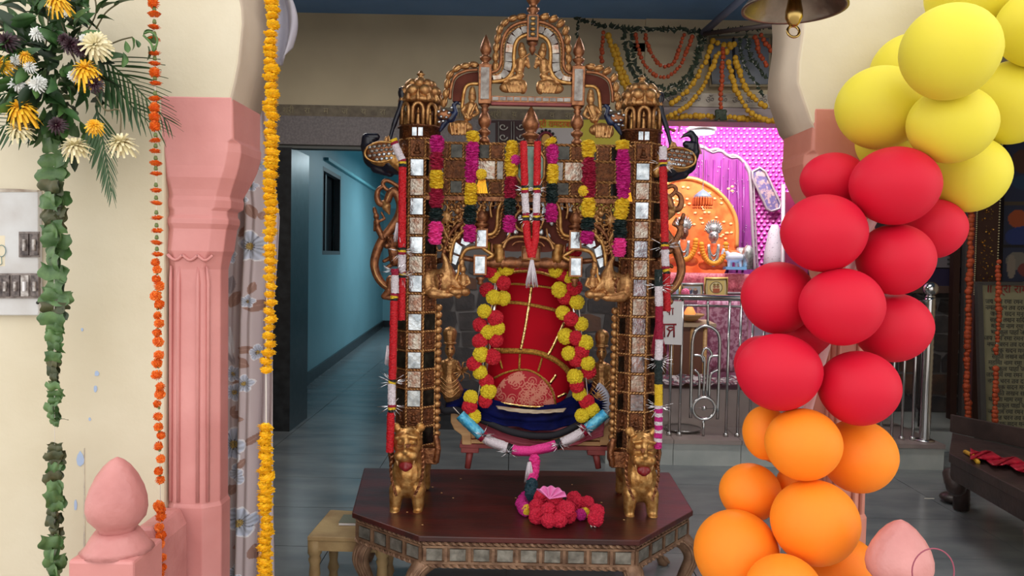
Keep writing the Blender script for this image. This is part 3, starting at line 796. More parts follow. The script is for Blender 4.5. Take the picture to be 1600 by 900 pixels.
MB().lathe([(z*sc_, r*1.5) for z, r in fin], (kx, YT+.01, bz1), 16, flute=.05).obj('finial', COPPER, sw_)
# rail under the pediment
z0, z1_ = zat(160, YT, 828), zat(151, YT, 828)
MB().bb(px_+.027, 2*CX-px_-.027, YT-.004, YT+.03, z0, z1_).obj('rail', COPPER, sw_)
MB().bb(px_+.027, 2*CX-px_-.027, YT, YT+.03, z0-.012, z0).obj('red_rail', REDWOOD, sw_)
n = 11; W_ = (2*CX-2*px_-.06)
rt = mesh_of(MB().box((0, 0, 0), (W_/n-.004, .004, .014)), 'rail_tile', MIRRORG)
for i in range(n): inst(rt, 'mirror_tile', sw_, (px_+.03+W_*(i+.5)/n, YT-.006, (z0+z1_)/2))

# -- figures of the pediment (flute players), traced on the left
F1 = [('c', 809, 98, 4, 822, 98, 4), ('c', 797, 124, 3, 812, 119, 5), ('e', 816.5, 83, 6.8, 8, 7), ('c', 815, 77, 5.2, 815, 70, 3.6), ('c', 816, 91, 3, 816, 96, 5), ('c', 814, 97, 6.5, 812, 112, 5.5), ('e', 812, 118, 7, 5, 6),
      ('e', 806, 132, 15, 9, 8), ('e', 792, 137, 12, 8, 7), ('e', 817, 136, 7, 11, 8), ('c', 808, 96, 3, 803, 108, 2.4), ('c', 803, 108, 2.4, 812, 115, 2.2, 0, -5),
      ('c', 820, 96, 3, 826, 105, 2.3), ('c', 826, 105, 2.3, 824, 92, 2, 0, -4), ('c', 818, 92, 1.2, 827, 86, 1.2, -6, -7), ('c', 806, 102, 1.5, 798, 120, 2.5), ('c', 798, 120, 2.5, 788, 128, 2)]
F1 += [('c', 792+i*5, 134, 1.4, 796+i*4.4, 145, 1.6, -7, -6) for i in range(5)]
F1 = [tuple(q[:3])+(q[3]*1.2,)+tuple(q[4:6])+(q[6]*1.2,)+tuple(q[7:]) if q[0] == 'c' else q for q in F1]
o = blob('flute_player_figure', YT, F1, GOLD, sw_, .0024, 2); mir(o)
F2 = [('c', 730, 166, 4, 742, 166, 4), ('e', 738, 152, 6.5, 8, 7), ('c', 738, 146, 5, 738, 139, 3.5), ('c', 738, 158, 3, 736, 164, 6), ('c', 736, 166, 6.5, 733, 178, 5), ('e', 731, 184, 7, 5, 6),
      ('e', 722, 198, 17, 10, 9, 0, 8), ('e', 708, 201, 9, 10, 7), ('c', 729, 165, 3, 722, 173, 2.4), ('c', 722, 173, 2.4, 728, 184, 2.2, 0, -5), ('c', 742, 165, 3, 747, 176, 2.4), ('c', 747, 176, 2.4, 740, 182, 2.2, 0, -5),
      ('c', 744, 163, 1.3, 735, 182, 1.3, -7, -8)]
F2 += [('c', 704+i*6, 194, 1.4, 707+i*5, 211, 1.8, -8, -7) for i in range(5)]
F2 = [tuple(q[:3])+(q[3]*1.2,)+tuple(q[4:6])+(q[6]*1.2,)+tuple(q[7:]) if q[0] == 'c' else q for q in F2]
o = blob('seated_figure', YT-.01, F2, GOLD, sw_, .0024, 2); mir(o)
# small peacocks behind the seated figures
o = blob('small_peacock', YT+.02, [('e', 697, 181, 14, 9, 7), ('c', 704, 186, 7, 712, 176, 4), ('c', 712, 176, 4, 709, 164, 3.4), ('c', 709, 164, 3.4, 714, 160, 3), ('c', 695, 192, 5, 688, 204, 2.5), ('c', 715, 161, 2, 719, 164, 1)], PEABLUE, sw_, .0028, 2); mir(o)
o = MB().ball(W(695, 180, YT+.02, -.014), (.03, .01, .021), 12, 8).obj('peacock_wing', COPPER, sw_); mir(o)
for (x, y) in ((686, 176), (694, 174), (702, 178), (690, 184), (698, 185), (706, 170), (687, 192), (693, 191)):
    o = MB().ball(W(x, y, YT+.02, -.026), (.0075, .004, .006), 8, 5).obj('mirror_chip', MIRROR, sw_); mir(o)

# -- big peacocks outside the posts
YPK = YT+.04
pk = blob('peacock_body', YPK, [('e', 600, 245, 33, 22, 16, 0, -6), ('c', 612, 255, 18, 628, 262, 13), ('c', 583, 240, 19, 573, 228, 10), ('c', 575, 232, 11, 574, 218, 9), ('c', 574, 219, 8.5, 585, 216, 6), ('c', 588, 262, 9, 610, 272, 5)], PEACOCK, sw_, .004, 4); 
o = blob('peacock_flank', YPK, [('e', 604, 243, 30, 19, 13, -8, -6), ('c', 618, 252, 13, 630, 262, 10, -8, -8)], GOLDB, sw_, .004, 3); mir(o); 
ws = MB().ball(W(599, 240, YPK, -.042), (.066, .016, .042), 18, 10, Matrix.Rotation(math.radians(-8), 3, 'Y')).obj('peacock_wing', GOLDD, sw_); mir(ws)
ring = [W(599+25.5*math.cos(t), 240-15.5*math.sin(t)-2*math.cos(t), YPK, -.05) for t in [i*math.pi/12 for i in range(24)]]
o = MB().tube(ring, .005, 6, closed=True).obj('wing_rim', GOLDB, sw_); mir(o)
for r in range(4):
    for c in range(6):
        x = 581+c*7.4+(r % 2)*3.7; y = 231+r*6.6-(x-599)*.1
        e = ((x-599)/24)**2+((y-240)/15)**2
        if e < .95:
            o = MB().ball(W(x, y, YPK, -.043-.016*math.sqrt(max(0, 1-e*.8))), (.0098, .003, .0072), 8, 5).obj('mirror_chip', MIRROR if r > 1 and c > 1 else MIRRORG, sw_); mir(o)
o = MB().tube(spline([W(606, 232, YPK), W(611, 210, YPK), W(619, 185, YPK), W(628, 160, YPK), W(628, 143, YPK), W(628, 136, YPK)], 5), [.008]*8+[.011]*6+[.014]*4+[.017]*3+[.014]*3+[.009, .004], 8).obj('peacock_tail', PEACOCK, sw_)
mir(o)
o = MB().cap(W(601, 230, YPK), W(604, 216, YPK), .016, .008).cap(W(609, 230, YPK), W(608, 214, YPK), .014, .007).obj('peacock_saddle', GOLD, sw_); mir(o)
mpk = mir(pk)
hd = blob('peacock_head', YPK, [('c', 574, 222, 8, 572, 207, 6), ('c', 572, 207, 6, 578, 199, 5.5), ('c', 578, 199, 5.5, 588, 202, 3), ('c', 588, 202, 2.6, 594, 207, 1)], PEACOCK, sw_, .003, 3)
hd2 = mir(hd); bpy.data.objects.remove(hd)
hd = blob('peacock_head', YPK, [('c', 572, 226, 8, 573, 216, 8), ('c', 573, 215, 7.5, 588, 214, 6), ('c', 588, 213, 5, 586, 220, 3)], PEACOCK, sw_, .003, 3)
o = MB().cap(W(1053, 204, YPK), W(1040, 199, YPK), .007, .002).obj('peacock_crest', GOLDD, sw_)

# -- S-scroll brackets under the peacocks
def varr(n, a, b, c): return [a+(b-a)*math.sin(math.pi*i/(n-1))*1+(c-a)*(i/(n-1)) for i in range(n)]
sp = spline(PL([(602, 290), (592, 296), (589, 308), (594, 318), (604, 316), (610, 302), (618, 300), (626, 318), (624, 336), (612, 356), (598, 374), (588, 396), (585, 416), (592, 436), (604, 448), (618, 452)], YPK), 5)
o = MB().tube(sp, varr(len(sp), .008, .017, .014), 9).obj('scroll_bracket', COPPER, sw_); mir(o)
sp2 = [p+V((0, -.013, 0)) for p in sp[20:]]
o = MB().tube(sp2, .005, 6).obj('scroll_rib', GOLD, sw_); mir(o)
sp = spline(PL([(628, 296), (614, 286), (603, 282), (598, 288), (604, 296), (614, 300)], YPK), 5)
o = MB().tube(sp, .009, 8).obj('scroll_bracket', COPPER, sw_); mir(o)
o = blob('bracket_figure', YPK-.01, [('e', 588, 338, 4.5, 6, 5), ('c', 586, 331, 3.6, 585, 326, 3), ('c', 589, 344, 3, 591, 358, 5), ('c', 591, 358, 5, 598, 372, 5), ('c', 592, 346, 2.4, 601, 342, 2), ('c', 601, 342, 2, 596, 332, 1.8), ('c', 586, 346, 2.4, 585, 360, 2)], GOLDD, sw_, .0026, 2); mir(o)
o = blob('bracket_lion', YPK-.01, [('e', 614, 378, 10, 12, 10), ('e', 606, 384, 6, 5, 7, -6), ('c', 614, 390, 8, 618, 408, 9), ('c', 606, 370, 3, 602, 362, 1.2), ('c', 620, 368, 3, 622, 358, 1.2), ('c', 612, 402, 4, 600, 408, 3), ('c', 616, 412, 4, 604, 418, 3), ('e', 609, 372, 2.5, 2.5, 3, -8), ('e', 617, 372, 2.5, 2.5, 3, -8)], GOLDD, sw_, .0026, 2); mir(o)
o = blob('bracket_foot', YPK, [('c', 612, 438, 9, 608, 456, 7), ('c', 608, 456, 7, 600, 463, 5), ('c', 600, 463, 5, 612, 466, 4)], COPPER, sw_, .003, 2); mir(o)
o = blob('leaf_drop', YPK-.01, [('c', 600, 316, 3, 604, 322, 7), ('c', 604, 324, 7, 608, 334, 2)], GOLD, sw_, .0026, 2); mir(o)

# -- carved openwork under the beam
YJ = YT+.03
random.seed(3)
B = MB()
def curl(cx, cy, r, s, a0):
    pts = []
    for i in range(16):
        t = i/15; a = a0+s*t*5.2; rr = r*(1-.8*t)
        pts.append(W(cx+rr*math.cos(a), cy+rr*math.sin(a), YJ, random.uniform(-.004, .004)))
    return pts
for gx in range(8):
    for gy in range(9):
        x = 685+gx*10+random.uniform(-2, 2); y = 314+gy*9+random.uniform(-2, 2)
        if y > 330+(x-690)*.0 + (752-x)*1.1+8: continue
        B.tube(curl(x, y, 7.5, random.choice((-1, 1)), random.uniform(0, 6)), [.0065-.003*i/15 for i in range(16)], 5)
        if random.random() < .5: B.ball(W(x, y, YJ, -.006), (.010, .008, .010), 6, 5)
for x in range(760, 826, 11):
    B.tube(curl(x, 316, 7, random.choice((-1, 1)), random.uniform(0, 6)), .0035, 5)
    B.tube(curl(x+4, 326 if x > 795 else 318, 6, random.choice((-1, 1)), random.uniform(0, 6)), .0035, 5)
o = B.obj('scroll_openwork', GOLD, sw_, kind='stuff'); mir(o)
o = MB().ball(W(697, 340, YJ, -.014), (.03, .016, .028), 10, 8).ball(W(715, 330, YJ, -.01), (.014, .01, .014)).cap(W(690, 352, YJ, -.014), W(700, 372, YJ, -.012), .014, .006).obj('carved_flower', GOLD, sw_); mir(o)
B = MB()
for k in range(9):
    a = k*.7
    B.cap(W(697, 340, YJ, -.026), W(697+13*math.cos(a), 340+13*math.sin(a), YJ, -.018), .005, .003, 6)
o = B.obj('flower_petal', GOLDB, sw_); mir(o)
MB().bb(xl, xr, YT-.002, YT+.05, bz0-.022, bz0-.004).obj('beam_lip', GOLDD, sw_)
# inner cusped arch: maroon board, gilt curves, mirror mosaic
strip([(690, 352), (712, 345), (735, 338), (760, 330), (790, 322), (826, 320)], [(690, 410), (704, 412), (712, 388), (740, 380), (760, 376), (790, 392), (826, 392)], 'arch_board', MAROON, YJ+.02, .02)
gold_tube([(788, 299), (778, 294), (767, 297), (760, 306), (757, 318)], .008, m=GOLDB, Y=YJ)
gold_tube([(791, 306), (786, 312), (779, 326), (777, 344), (776, 356), (770, 365), (760, 367)], .0085, m=GOLDB, Y=YJ)
rope_tube([(795, 310), (789, 318), (784, 330), (782, 346), (780, 360), (772, 370), (762, 372)], .0045, Y=YJ)
gold_tube([(768, 302), (769, 312), (766, 324), (768, 340)], .006, m=GOLD, Y=YJ, n=6)
gold_tube([(733, 342), (716, 352), (703, 366), (696, 384), (692, 404)], .0095, m=GOLDD, Y=YJ)
gold_tube([(742, 352), (724, 361), (711, 374), (705, 392), (703, 412)], .0085, m=GOLDB, Y=YJ)
rope_tube([(727, 346), (712, 358), (700, 374), (694, 392)], .004, Y=YJ)
gold_tube([(752, 386), (738, 387), (727, 391), (721, 402), (720, 410)], .009, m=GOLDB, Y=YJ)
gold_tube([(752, 386), (762, 393), (770, 399), (760, 404)], .008, m=GOLDB, Y=YJ)
gold_tube([(798, 356), (796, 366), (790, 376), (784, 380)], .005, m=GOLD, Y=YJ)
for pts in ([(712, 378), (722, 386), (718, 398), (709, 394)], [(722, 372), (735, 380), (728, 384), (720, 380)], [(708, 398), (717, 401), (712, 414), (705, 410)], [(726, 364), (742, 372), (742, 380), (730, 374)], [(706, 424), (718, 420), (722, 430), (708, 432)], [(800, 312), (806, 316), (806, 334), (799, 330)]):
    o = MB().prism(PL(pts, YJ+.012), (0, .006, 0)).obj('mirror_shard', MIRROR, sw_); mir(o)
for pts, r, m in (([(826, 326), (812, 330), (804, 342), (808, 356), (818, 362)], .006, GOLD), ([(826, 346), (818, 348), (815, 356), (820, 362)], .005, GOLDB), ([(786, 388), (792, 376), (804, 370), (826, 370)], .007, GOLD), ([(800, 384), (808, 378), (826, 378)], .005, COPPER)):
    gold_tube(pts, r, m=m, Y=YJ)
for x, y in ((812, 340), (806, 362), (790, 346), (795, 368), (820, 336)):
    o = MB().ball(W(x, y, YJ+.012), (.013, .006, .016), 8, 6).obj('mirror_shard', MIRROR, sw_); mir(o)
# boxes with mirrors and finial beside the arch
def boxm(x0, x1, y0, y1, m):
    a = W(x0, y0, YJ-.01); b = W(x1, y1, YJ-.01)
    o = MB().bb(a.x-.006, b.x+.006, YJ-.01, YJ+.03, b.z-.006, a.z+.006).obj('pillar_block', COPPER, sw_, bev=.002); mir(o)
    o = MB().bb(a.x+.002, b.x-.002, YJ-.014, YJ-.008, b.z+.002, a.z-.002).obj('mirror_tile', m, sw_); mir(o)
boxm(745, 760, 359, 386, MIRROR); boxm(742, 758, 400, 428, MIRROR)
o = MB().lathe([(z*.85, r*1.25) for z, r in fin], (W(752, 354).x, YJ+.01, zat(357)), 14, flute=.05).obj('finial', COPPER, sw_); mir(o)
o = MB().lathe([(0, .018), (-.008, .02), (-.018, .01), (-.028, .014), (-.036, .004)], (W(750, 431).x, YJ+.01, zat(431)), 10).obj('pendant', COPPER, sw_); mir(o)
# makara head bracket springing from the post, with a small rider
o = blob('makara_bracket', YT+.0, [('e', 682, 440, 20, 20, 13, 6), ('e', 694, 438, 18, 20, 13), ('c', 700, 428, 12, 697, 408, 5, 0, 0), ('c', 697, 408, 5, 692, 396, 2.5), ('c', 676, 458, 9, 700, 461, 5, 0, -6), ('c', 700, 461, 5, 712, 458, 3, -6, -6), ('e', 690, 430, 4, 3, 4, -13), ('c', 705, 436, 9, 716, 448, 7), ('e', 668, 442, 10, 22, 14, 8)], GOLD, sw_, .003, 3); mir(o)
o = MB().rope([W(685, 428, YT, -.044), W(690, 438, YT, -.046), W(688, 452, YT, -.042)], .006).obj('makara_mane', GOLDD, sw_); mir(o)
o = blob('makara_rider', YT-.01, [('e', 723, 421, 5, 7, 6), ('c', 721, 412, 4.5, 722, 408, 4), ('c', 724, 428, 3, 724, 432, 5), ('c', 724, 433, 6, 724, 445, 5), ('c', 718, 432, 2.6, 716, 440, 2.2), ('c', 716, 440, 2.2, 722, 444, 2, 0, -5), ('c', 730, 432, 2.6, 734, 442, 2.2), ('c', 734, 442, 2.2, 727, 446, 2, 0, -5), ('e', 712, 456, 12, 6, 9), ('e', 726, 456, 9, 7, 9), ('c', 702, 450, 4, 716, 462, 5)], GOLD, sw_, .0026, 2); mir(o)
o = blob('makara_tusk', YT-.01, [('c', 700, 443, 2, 711, 438, 3), ('c', 711, 438, 3, 716, 426, 2.4), ('c', 716, 426, 2.4, 717, 414, 1.4)], GOLDB, sw_, .0026, 2); mir(o)

# -- turned bar that carries the seat
yb_ = 411; bx0, bx1 = W(757, yb_).x, W(897, yb_).x; bz = zat(yb_, 3.3, 828)
prof = []
Lb = bx1-bx0
for i in range(41):
    t = i/40; r = .016+.010*abs(math.sin(t*math.pi*5))
    if i % 8 == 0: r = .03
    prof.append((t*Lb, r))
MB().lathe(prof, (bx0, 3.3, bz), 12, axis=(1, 0, 0)).obj('carved_bar', COPPER, sw_)
for x in (780, 872): MB().lathe([(0, .02), (.02, .024), (.05, .022), (.07, .03), (.08, .03)], (W(x, 400).x, 3.29, zat(407, 3.29, x)-.01), 8).obj('bar_stud', GOLDB, sw_)
qx = W(830, 400).x
MB().bb(qx-.04, qx+.04, 3.26, 3.31, zat(408, 3.27, 830), zat(384, 3.27, 830)).obj('bar_block', COPPER, sw_, bev=.003)
MB().tube([V((qx-.036, 3.255, zat(406, 3.27, 830))), V((qx-.036, 3.255, zat(387, 3.27, 830))), V((qx+.036, 3.255, zat(387, 3.27, 830))), V((qx+.036, 3.255, zat(406, 3.27, 830)))], .004, 6, closed=True).obj('bar_block_frame', GOLDB, sw_)
for s in (-1, 1):
    MB().tube([V((CX+s*.155, 3.3, bz)), V((CX+s*.155, 3.3, zat(390, 3.3, 828))), V((CX+s*.155, 3.29, bz0-.02))], .009, 8).obj('hanger_post', COPPER, sw_)
    MB().tube([V((CX+s*.155, 3.3, bz+.0)), V((CX+s*.3, 3.3, bz+.02)), V((CX+s*(HW-hw), 3.3, bz-.0))], .012, 8).obj('tie_rod', COPPER, sw_)

# ================================================================ LIONS under the posts
def lion(cx, Y, side):
    it = [('e', 637, 692, 24, 25, 20, 0), ('e', 637, 708, 20, 13, 15, -14), ('e', 628, 706, 10, 9, 9, -23), ('e', 646, 706, 10, 9, 9, -23), ('e', 637, 698, 5, 5, 6, -27),
          ('e', 618, 668, 8, 8, 5, 2), ('e', 657, 668, 8, 8, 5, 2), ('e', 629, 687, 8, 6, 5, -15), ('e', 646, 687, 8, 6, 5, -15), ('c', 637, 676, 5, 637, 696, 4, -17, -24),
          ('c', 621, 680, 3, 633, 677, 3, -19, -21), ('c', 641, 677, 3, 654, 680, 3, -21, -19),
          ('e', 637, 745, 28, 36, 21, 6), ('c', 637, 715, 20, 637, 740, 23, 8, 6), ('e', 620, 764, 12, 14, 16, 2), ('e', 654, 764, 12, 14, 16, 2),
          ('c', 620, 764, 12.5, 618, 792, 9, -2, -4), ('c', 653, 764, 12.5, 654, 792, 9, -2, -4), ('e', 618, 797, 9, 5.5, 10, -10), ('e', 653, 799, 9, 5.5, 10, -10),
          ('e', 637, 735, 24, 30, 60, 60), ('e', 637, 755, 27, 26, 26, 100), ('c', 622, 765, 10, 620, 790, 8, 100, 104), ('c', 652, 765, 10, 654, 790, 8, 100, 104)]
    o = blob('lion', Y, it, GOLDB, sw_, .005, 5); r = o
    blob('tongue', Y, [('e', 637, 722, 11, 8, 6, -22), ('c', 637, 716, 8, 637, 724, 7, -16, -24)], TONGUE, r, .003, 2)
    MB().rope(spline([W(615, 700, Y, -.02), W(612, 725, Y, -.028), W(615, 748, Y, -.04), W(623, 768, Y, -.06)], 6), .0065).obj('mane_braid', GOLDD, r)
    MB().rope(spline([W(660, 700, Y, -.02), W(662, 725, Y, -.028), W(659, 748, Y, -.04), W(650, 768, Y, -.06)], 6), .0065).obj('mane_braid', GOLDD, r)
    for x in (628, 647):
        MB().tube([W(x-6+i*2, 690+math.sin(i/6*math.pi)*2.2, Y, -.052) for i in range(7)], .002, 5).obj('eyelid', GOLDD, r)
    MB().prism(PL([(632, 695), (642, 695), (637, 702)], Y-.092), (0, .02, 0)).obj('nose', GOLDD, r, bev=.002)
    for px in (618, 653):
        for d in (-5, -1.7, 1.7, 5): MB().cap(W(px+d, 797+(px > 630)*2, Y, -.036), W(px+d, 801+(px > 630)*2, Y, -.046), .005, .005, 6).obj('toe', GOLDB, r)
    MB().cap(W(624, 714, Y, -.062), W(625, 721, Y, -.062), .005, .001, 6).cap(W(650, 714, Y, -.062), W(649, 721, Y, -.062), .004, .001, 6).obj('tooth', PALEWOOD, r)
    return r
YLION = 3.12
mir(lion(0, YLION, 'left'))
# ================================================================ SEAT hanging in the swing
YS2 = 3.42
seat = thing('wooden_cradle', (CX, YS2, zat(712, YS2, 830)), 'small pale wooden cradle seat with red rails hanging on silver rods inside the swing', 'seat')
S = lambda x, y, dy=0: P(x, y, YS2)+V((0, dy, 0))
def arm(pts, name='arm'):
    return MB().prism([S(x, y) for x, y in pts], (0, .05, 0)).obj(name, PALEWOOD, seat, bev=.004)
arm([(704, 631), (709, 629), (716, 633), (717, 652), (722, 662), (735, 670), (737, 697), (722, 697), (721, 680), (710, 672), (704, 660)])
arm([(969, 636), (962, 631), (957, 636), (956, 654), (952, 663), (939, 671), (937, 696), (951, 696), (953, 680), (964, 671), (969, 658)])
a, b = S(735, 690), S(939, 690)
zc = S(836, 694).z
MB().bb(a.x, b.x, YS2+.005, YS2+.04, zc-.004, zc+.014).obj('front_rail', PALEWOOD, seat, bev=.002)
MB().bb(a.x, b.x, YS2+.015, YS2+.05, zc+.018, zc+.038).obj('front_rail', PALEWOOD, seat, bev=.002)
a, b = S(718, 700), S(952, 700)
MB().bb(a.x, b.x, YS2+.0, YS2+.28, zc-.024, zc-.006).obj('red_base', REDWOOD, seat, bev=.002)
for x, xx in ((734, 730), (932, 936)):
    q = S(x, 706); MB().bb(q.x-.04, q.x+.04, YS2, YS2+.05, zc-.046, zc-.024).obj('leg_block', REDWOOD, seat, bev=.003)
    e = S(xx, 734); MB().tube([V((q.x, YS2+.025, zc-.04)), V((e.x, YS2+.025, e.z))], [.017, .013], 8).obj('leg', REDWOOD, seat)
    MB().tube([V((q.x, YS2+.25, zc-.02)), V((e.x, YS2+.25, e.z))], [.017, .013], 8).obj('leg', REDWOOD, seat)
# silver hanger rods
for (x0, y0, x1, y1) in ((783, 400, 744, 690), (884, 398, 927, 686)):
    MB().tube([P(x0, y0, 3.33), S(x1, y1, .02)], .009, 8).obj('hanger_rod', SILVER, seat)
# gilded attendants standing at both ends of the seat
YA = YS2+.06
A1 = [('e', 703, 547, 8.5, 11, 9), ('c', 703, 560, 4, 703, 566, 5), ('c', 703, 571, 11, 702, 588, 8.5), ('c', 694, 569, 6, 712, 569, 6), ('c', 692, 571, 5, 685, 586, 4.5), ('c', 685, 586, 4.5, 694, 594, 3.5, 0, -6), ('c', 713, 570, 5, 720, 582, 4), ('c', 720, 582, 4, 730, 574, 3, 0, -6),
      ('c', 702, 592, 11, 703, 610, 19), ('e', 702, 616, 22, 10, 14), ('e', 703, 531, 9, 9, 9), ('c', 703, 528, 9, 703, 521, 10), ('e', 703, 536, 11, 3, 11), ('e', 703, 553, 2, 3, 3, -8)]
A1 = [q[:3]+(q[3]*1.15,)+q[4:6]+(q[6]*1.15,)+q[7:] if q[0] == 'c' else q for q in A1]
o = blob('attendant_figure', YA-.03, A1, GOLD, seat, .0028, 2)
B = MB()
for k in range(9):
    B.cap(P(695+k*2, 518, YA)+V((0, -.026+.004*abs(k-4)*.8, 0)), P(696+k*1.8, 532, YA)+V((0, -.026+.004*abs(k-4)*.8, 0)), .003, .002, 5)
B.obj('crown', GOLDB, o)
MB().rope(spline([P(694, 562, YA-.03-.035), P(703, 572, YA-.03-.04), P(712, 562, YA-.03-.035)], 5), .002).obj('necklace', GOLDB, o)
B = MB()
for k in range(4): B.tube(spline([P(690-k, 590+k*6, YA-.03-.05), P(703, 600+k*7, YA-.03-.062), P(716+k, 590+k*6, YA-.03-.05)], 5), .003, 5)
B.obj('skirt_fold', GOLD, o)
B = MB()
for k in range(14):
    a = random.uniform(0, 6); B.tube([P(722, 580, YA-.03-.02), P(722+14*math.cos(a), 578+12*math.sin(a), YA-.03-.03), P(722+20*math.cos(a+.3), 580+16*math.sin(a+.3), YA-.03-.02)], .0025, 4)
B.obj('flower_spray', GOLD, o)
for e in (-3.4, 3.4): MB().ball(P(703+e, 545, YA-.03-.024), (.006, .003, .003), 6, 4).obj('eye', BLACK, o)
MB().ball(P(703, 552.5, YA-.03-.022), (.007, .003, .002), 6, 4).obj('mouth', REDWOOD, o)
o2 = mirror(o, P(821, 560, YA).x)
# cloths and cushion on the seat
def cloth(name, m, pts_top, pts_bot, Yt, Yb, label, cat, fold=.01, nf=5, nu=50, nv=14, th=.006, group=None, parent=None, seed=1, bulge=0):
    T = resample(spline(PL(pts_top, Yt), 8), .01); Bm = resample(spline(PL(pts_bot, Yb), 8), .01)
    def at(L, t):
        i = t*(len(L)-1); j = min(int(i), len(L)-2); return L[j].lerp(L[j+1], i-j)
    rnd = random.Random(seed); ph = [rnd.uniform(0, 6) for _ in range(3)]
    B = MB()
    def fn(u, v):
        p = at(T, u).lerp(at(Bm, u), v)
        f = fold*(math.sin(u*nf*6.28+ph[0]+v*1.5)+.5*math.sin(u*nf*13+ph[1]))*(.3+v)+bulge*math.sin(math.pi*v)
        return p+V((0, -f-fold*.7*math.sin(v*13+u*4+ph[2]+1.5*math.sin(u*5)), fold*.3*math.sin(u*9+ph[2]+v*5)))
    B.grid(fn, nu, nv)
    o = B.obj(name, m, parent, solid=th)
    if label: tag(o, label, cat, group)
    return o
rose = MB().box((CX+.005, YS2+.13, zc+.03), (.56, .22, .06)).obj('seat_cushion', ROSEC, None, bev=.02, subs=0)
tag(rose, 'rose coloured flat cushion lying in the wooden cradle under the navy velvet', 'cushion')
cloth('rose_cloth', ROSEC, [(716, 640), (760, 662), (800, 680), (850, 690), (900, 682), (945, 655)], [(738, 672), (770, 690), (810, 699), (850, 700), (890, 696), (942, 680)], YS2+.0, YS2-.015, 'rose cloth edge hanging over the front of the wooden cradle', 'cloth', .006)
vel = cloth('velvet_cloth', VELVET, [(694, 622), (715, 608), (740, 612), (770, 625), (836, 630), (890, 620), (920, 600), (940, 598)], [(700, 640), (730, 645), (765, 655), (800, 668), (840, 672), (880, 668), (915, 655), (950, 640)], YS2+.05, YS2-.03, 'dark navy velvet cloth draped across the wooden cradle under the red throne cover', 'cloth', .016, 3.3, 90, 26, .008, bulge=.015)
MB().tube([p+V((0, -.012, 0)) for p in spline(PL([(688, 622), (693, 640), (712, 640), (735, 648), (765, 660), (800, 674), (836, 680), (870, 678), (905, 662)], YS2-.03), 6)], [.008]*4+[.016]*45, 8, flat=.8).obj('cloth_border', DARKTRIM, vel)
MB().tube(spline(PL([(697, 612), (690, 620), (693, 634), (706, 640)], YS2), 5), .022, 10).obj('rolled_corner', DARKTRIM, vel)
fan = MB().grid(lambda u, v: P(912+38*v*math.cos(-.9+1.7*u)-2, 634+36*v*math.sin(-1.15+1.6*u)+0*u, YS2-.01)+V((0, -.02*math.sin(u*22)*v, 0)), 40, 8).obj('fanned_corner', VELVET, vel, solid=.005)
B = MB()
for k in range(13):
    t = k/12; a0, b0 = -1.1+1.6*(t-.04), -1.1+1.6*(t+.04); am = -1.1+1.6*t
    f = lambda r, a: P(914+r*math.cos(a*.95+.1), 634+r*math.sin(a), YS2-.04)
    B.prism([f(37, a0), f(37, b0), f(27, am)], (0, .003, 0))
B.tube([P(914+38*math.cos((-1.15+1.7*t/20)*.95+.1), 634+38*math.sin(-1.15+1.7*t/20), YS2-.035) for t in range(21)], .006, 6)
B.obj('silver_zigzag_border', mat('grey_silver_border', (176, 176, 190), .5, .3), vel)
# red throne cover: a padded back rest, cover with gold bands
YC = YS2+.06
dome = [(760, 606), (764, 560), (764, 500), (770, 455), (778, 424), (800, 420), (830, 419), (856, 421), (880, 432), (893, 470), (898, 520), (900, 570), (892, 606), (870, 636), (830, 642), (782, 634)]
cov = thing('throne_cover', P(830, 640, YC), 'red satin throne cover with gold lace bands standing on the wooden cradle', 'cover')
B = MB(); D = spline(PL([(a, b) for a, b in dome], YC), 4, True); cc = sum(D, V())/len(D)
n = len(D); vs = []; RR = 8
for j in range(RR+1):
    t = j/RR
    for p in D:
        q = cc.lerp(p, math.sin(t*math.pi/2)); vs.append(q+V((0, -.075*math.cos(t*math.pi/2)**.8, 0)))
fs = [(j*n+k, j*n+(k+1) % n, (j+1)*n+(k+1) % n, (j+1)*n+k) for j in range(RR) for k in range(n)]
B.add(vs, fs); B.add([p+V((0, .05, 0)) for p in D]+D, [tuple(range(n))]+[(k, (k+1) % n, (k+1) % n+n, k+n) for k in range(n)])
B.obj('satin_back', REDCLOTH, cov)
def on(x, y, lift=.003):
    p = P(x, y, YC)
    u = (p-cc); # find relative radius
    best = 0
    ang = math.atan2(u.z, u.x); rr = max((V((q.x-cc.x, 0, q.z-cc.z)).length for q in D if abs((math.atan2(q.z-cc.z, q.x-cc.x)-ang+math.pi) % (2*math.pi)-math.pi) < .12), default=.2)
    t = min(1, u.length/rr); c_ = math.sqrt(max(0, 1-t*t))
    return p+V((0, -.075*c_**.8-lift, 0))
def band(pts, w_, m, name, n=6):
    L = [V((x, y, 0)) for x, y in pts]; L = spline(L, n)
    A = []; Bq = []
    for i, p in enumerate(L):
        d = (L[min(i+1, len(L)-1)]-L[max(i-1, 0)]).normalized(); nn = V((-d.y, d.x, 0))*w_/2
        A.append(on(p.x+nn.x, p.y+nn.y)); Bq.append(on(p.x-nn.x, p.y-nn.y))
    m_ = len(A)
    MB().add(A+Bq, [(i, i+1, i+1+m_, i+m_) for i in range(m_-1)]).obj(name, m, cov, solid=.0025)
band([(782, 430), (810, 424), (840, 425), (868, 433)], 4, GOLDLACE, 'gold_band')
band([(778, 444), (805, 443), (840, 446), (872, 451)], 3, GOLDLACE, 'gold_band')
band([(770, 474), (800, 471), (830, 475), (862, 482), (884, 490)], 5, GOLDLACE, 'gold_band')
band([(772, 546), (800, 545), (835, 547), (860, 556), (882, 572), (893, 590)], 8, GOLDLACE, 'gold_band')
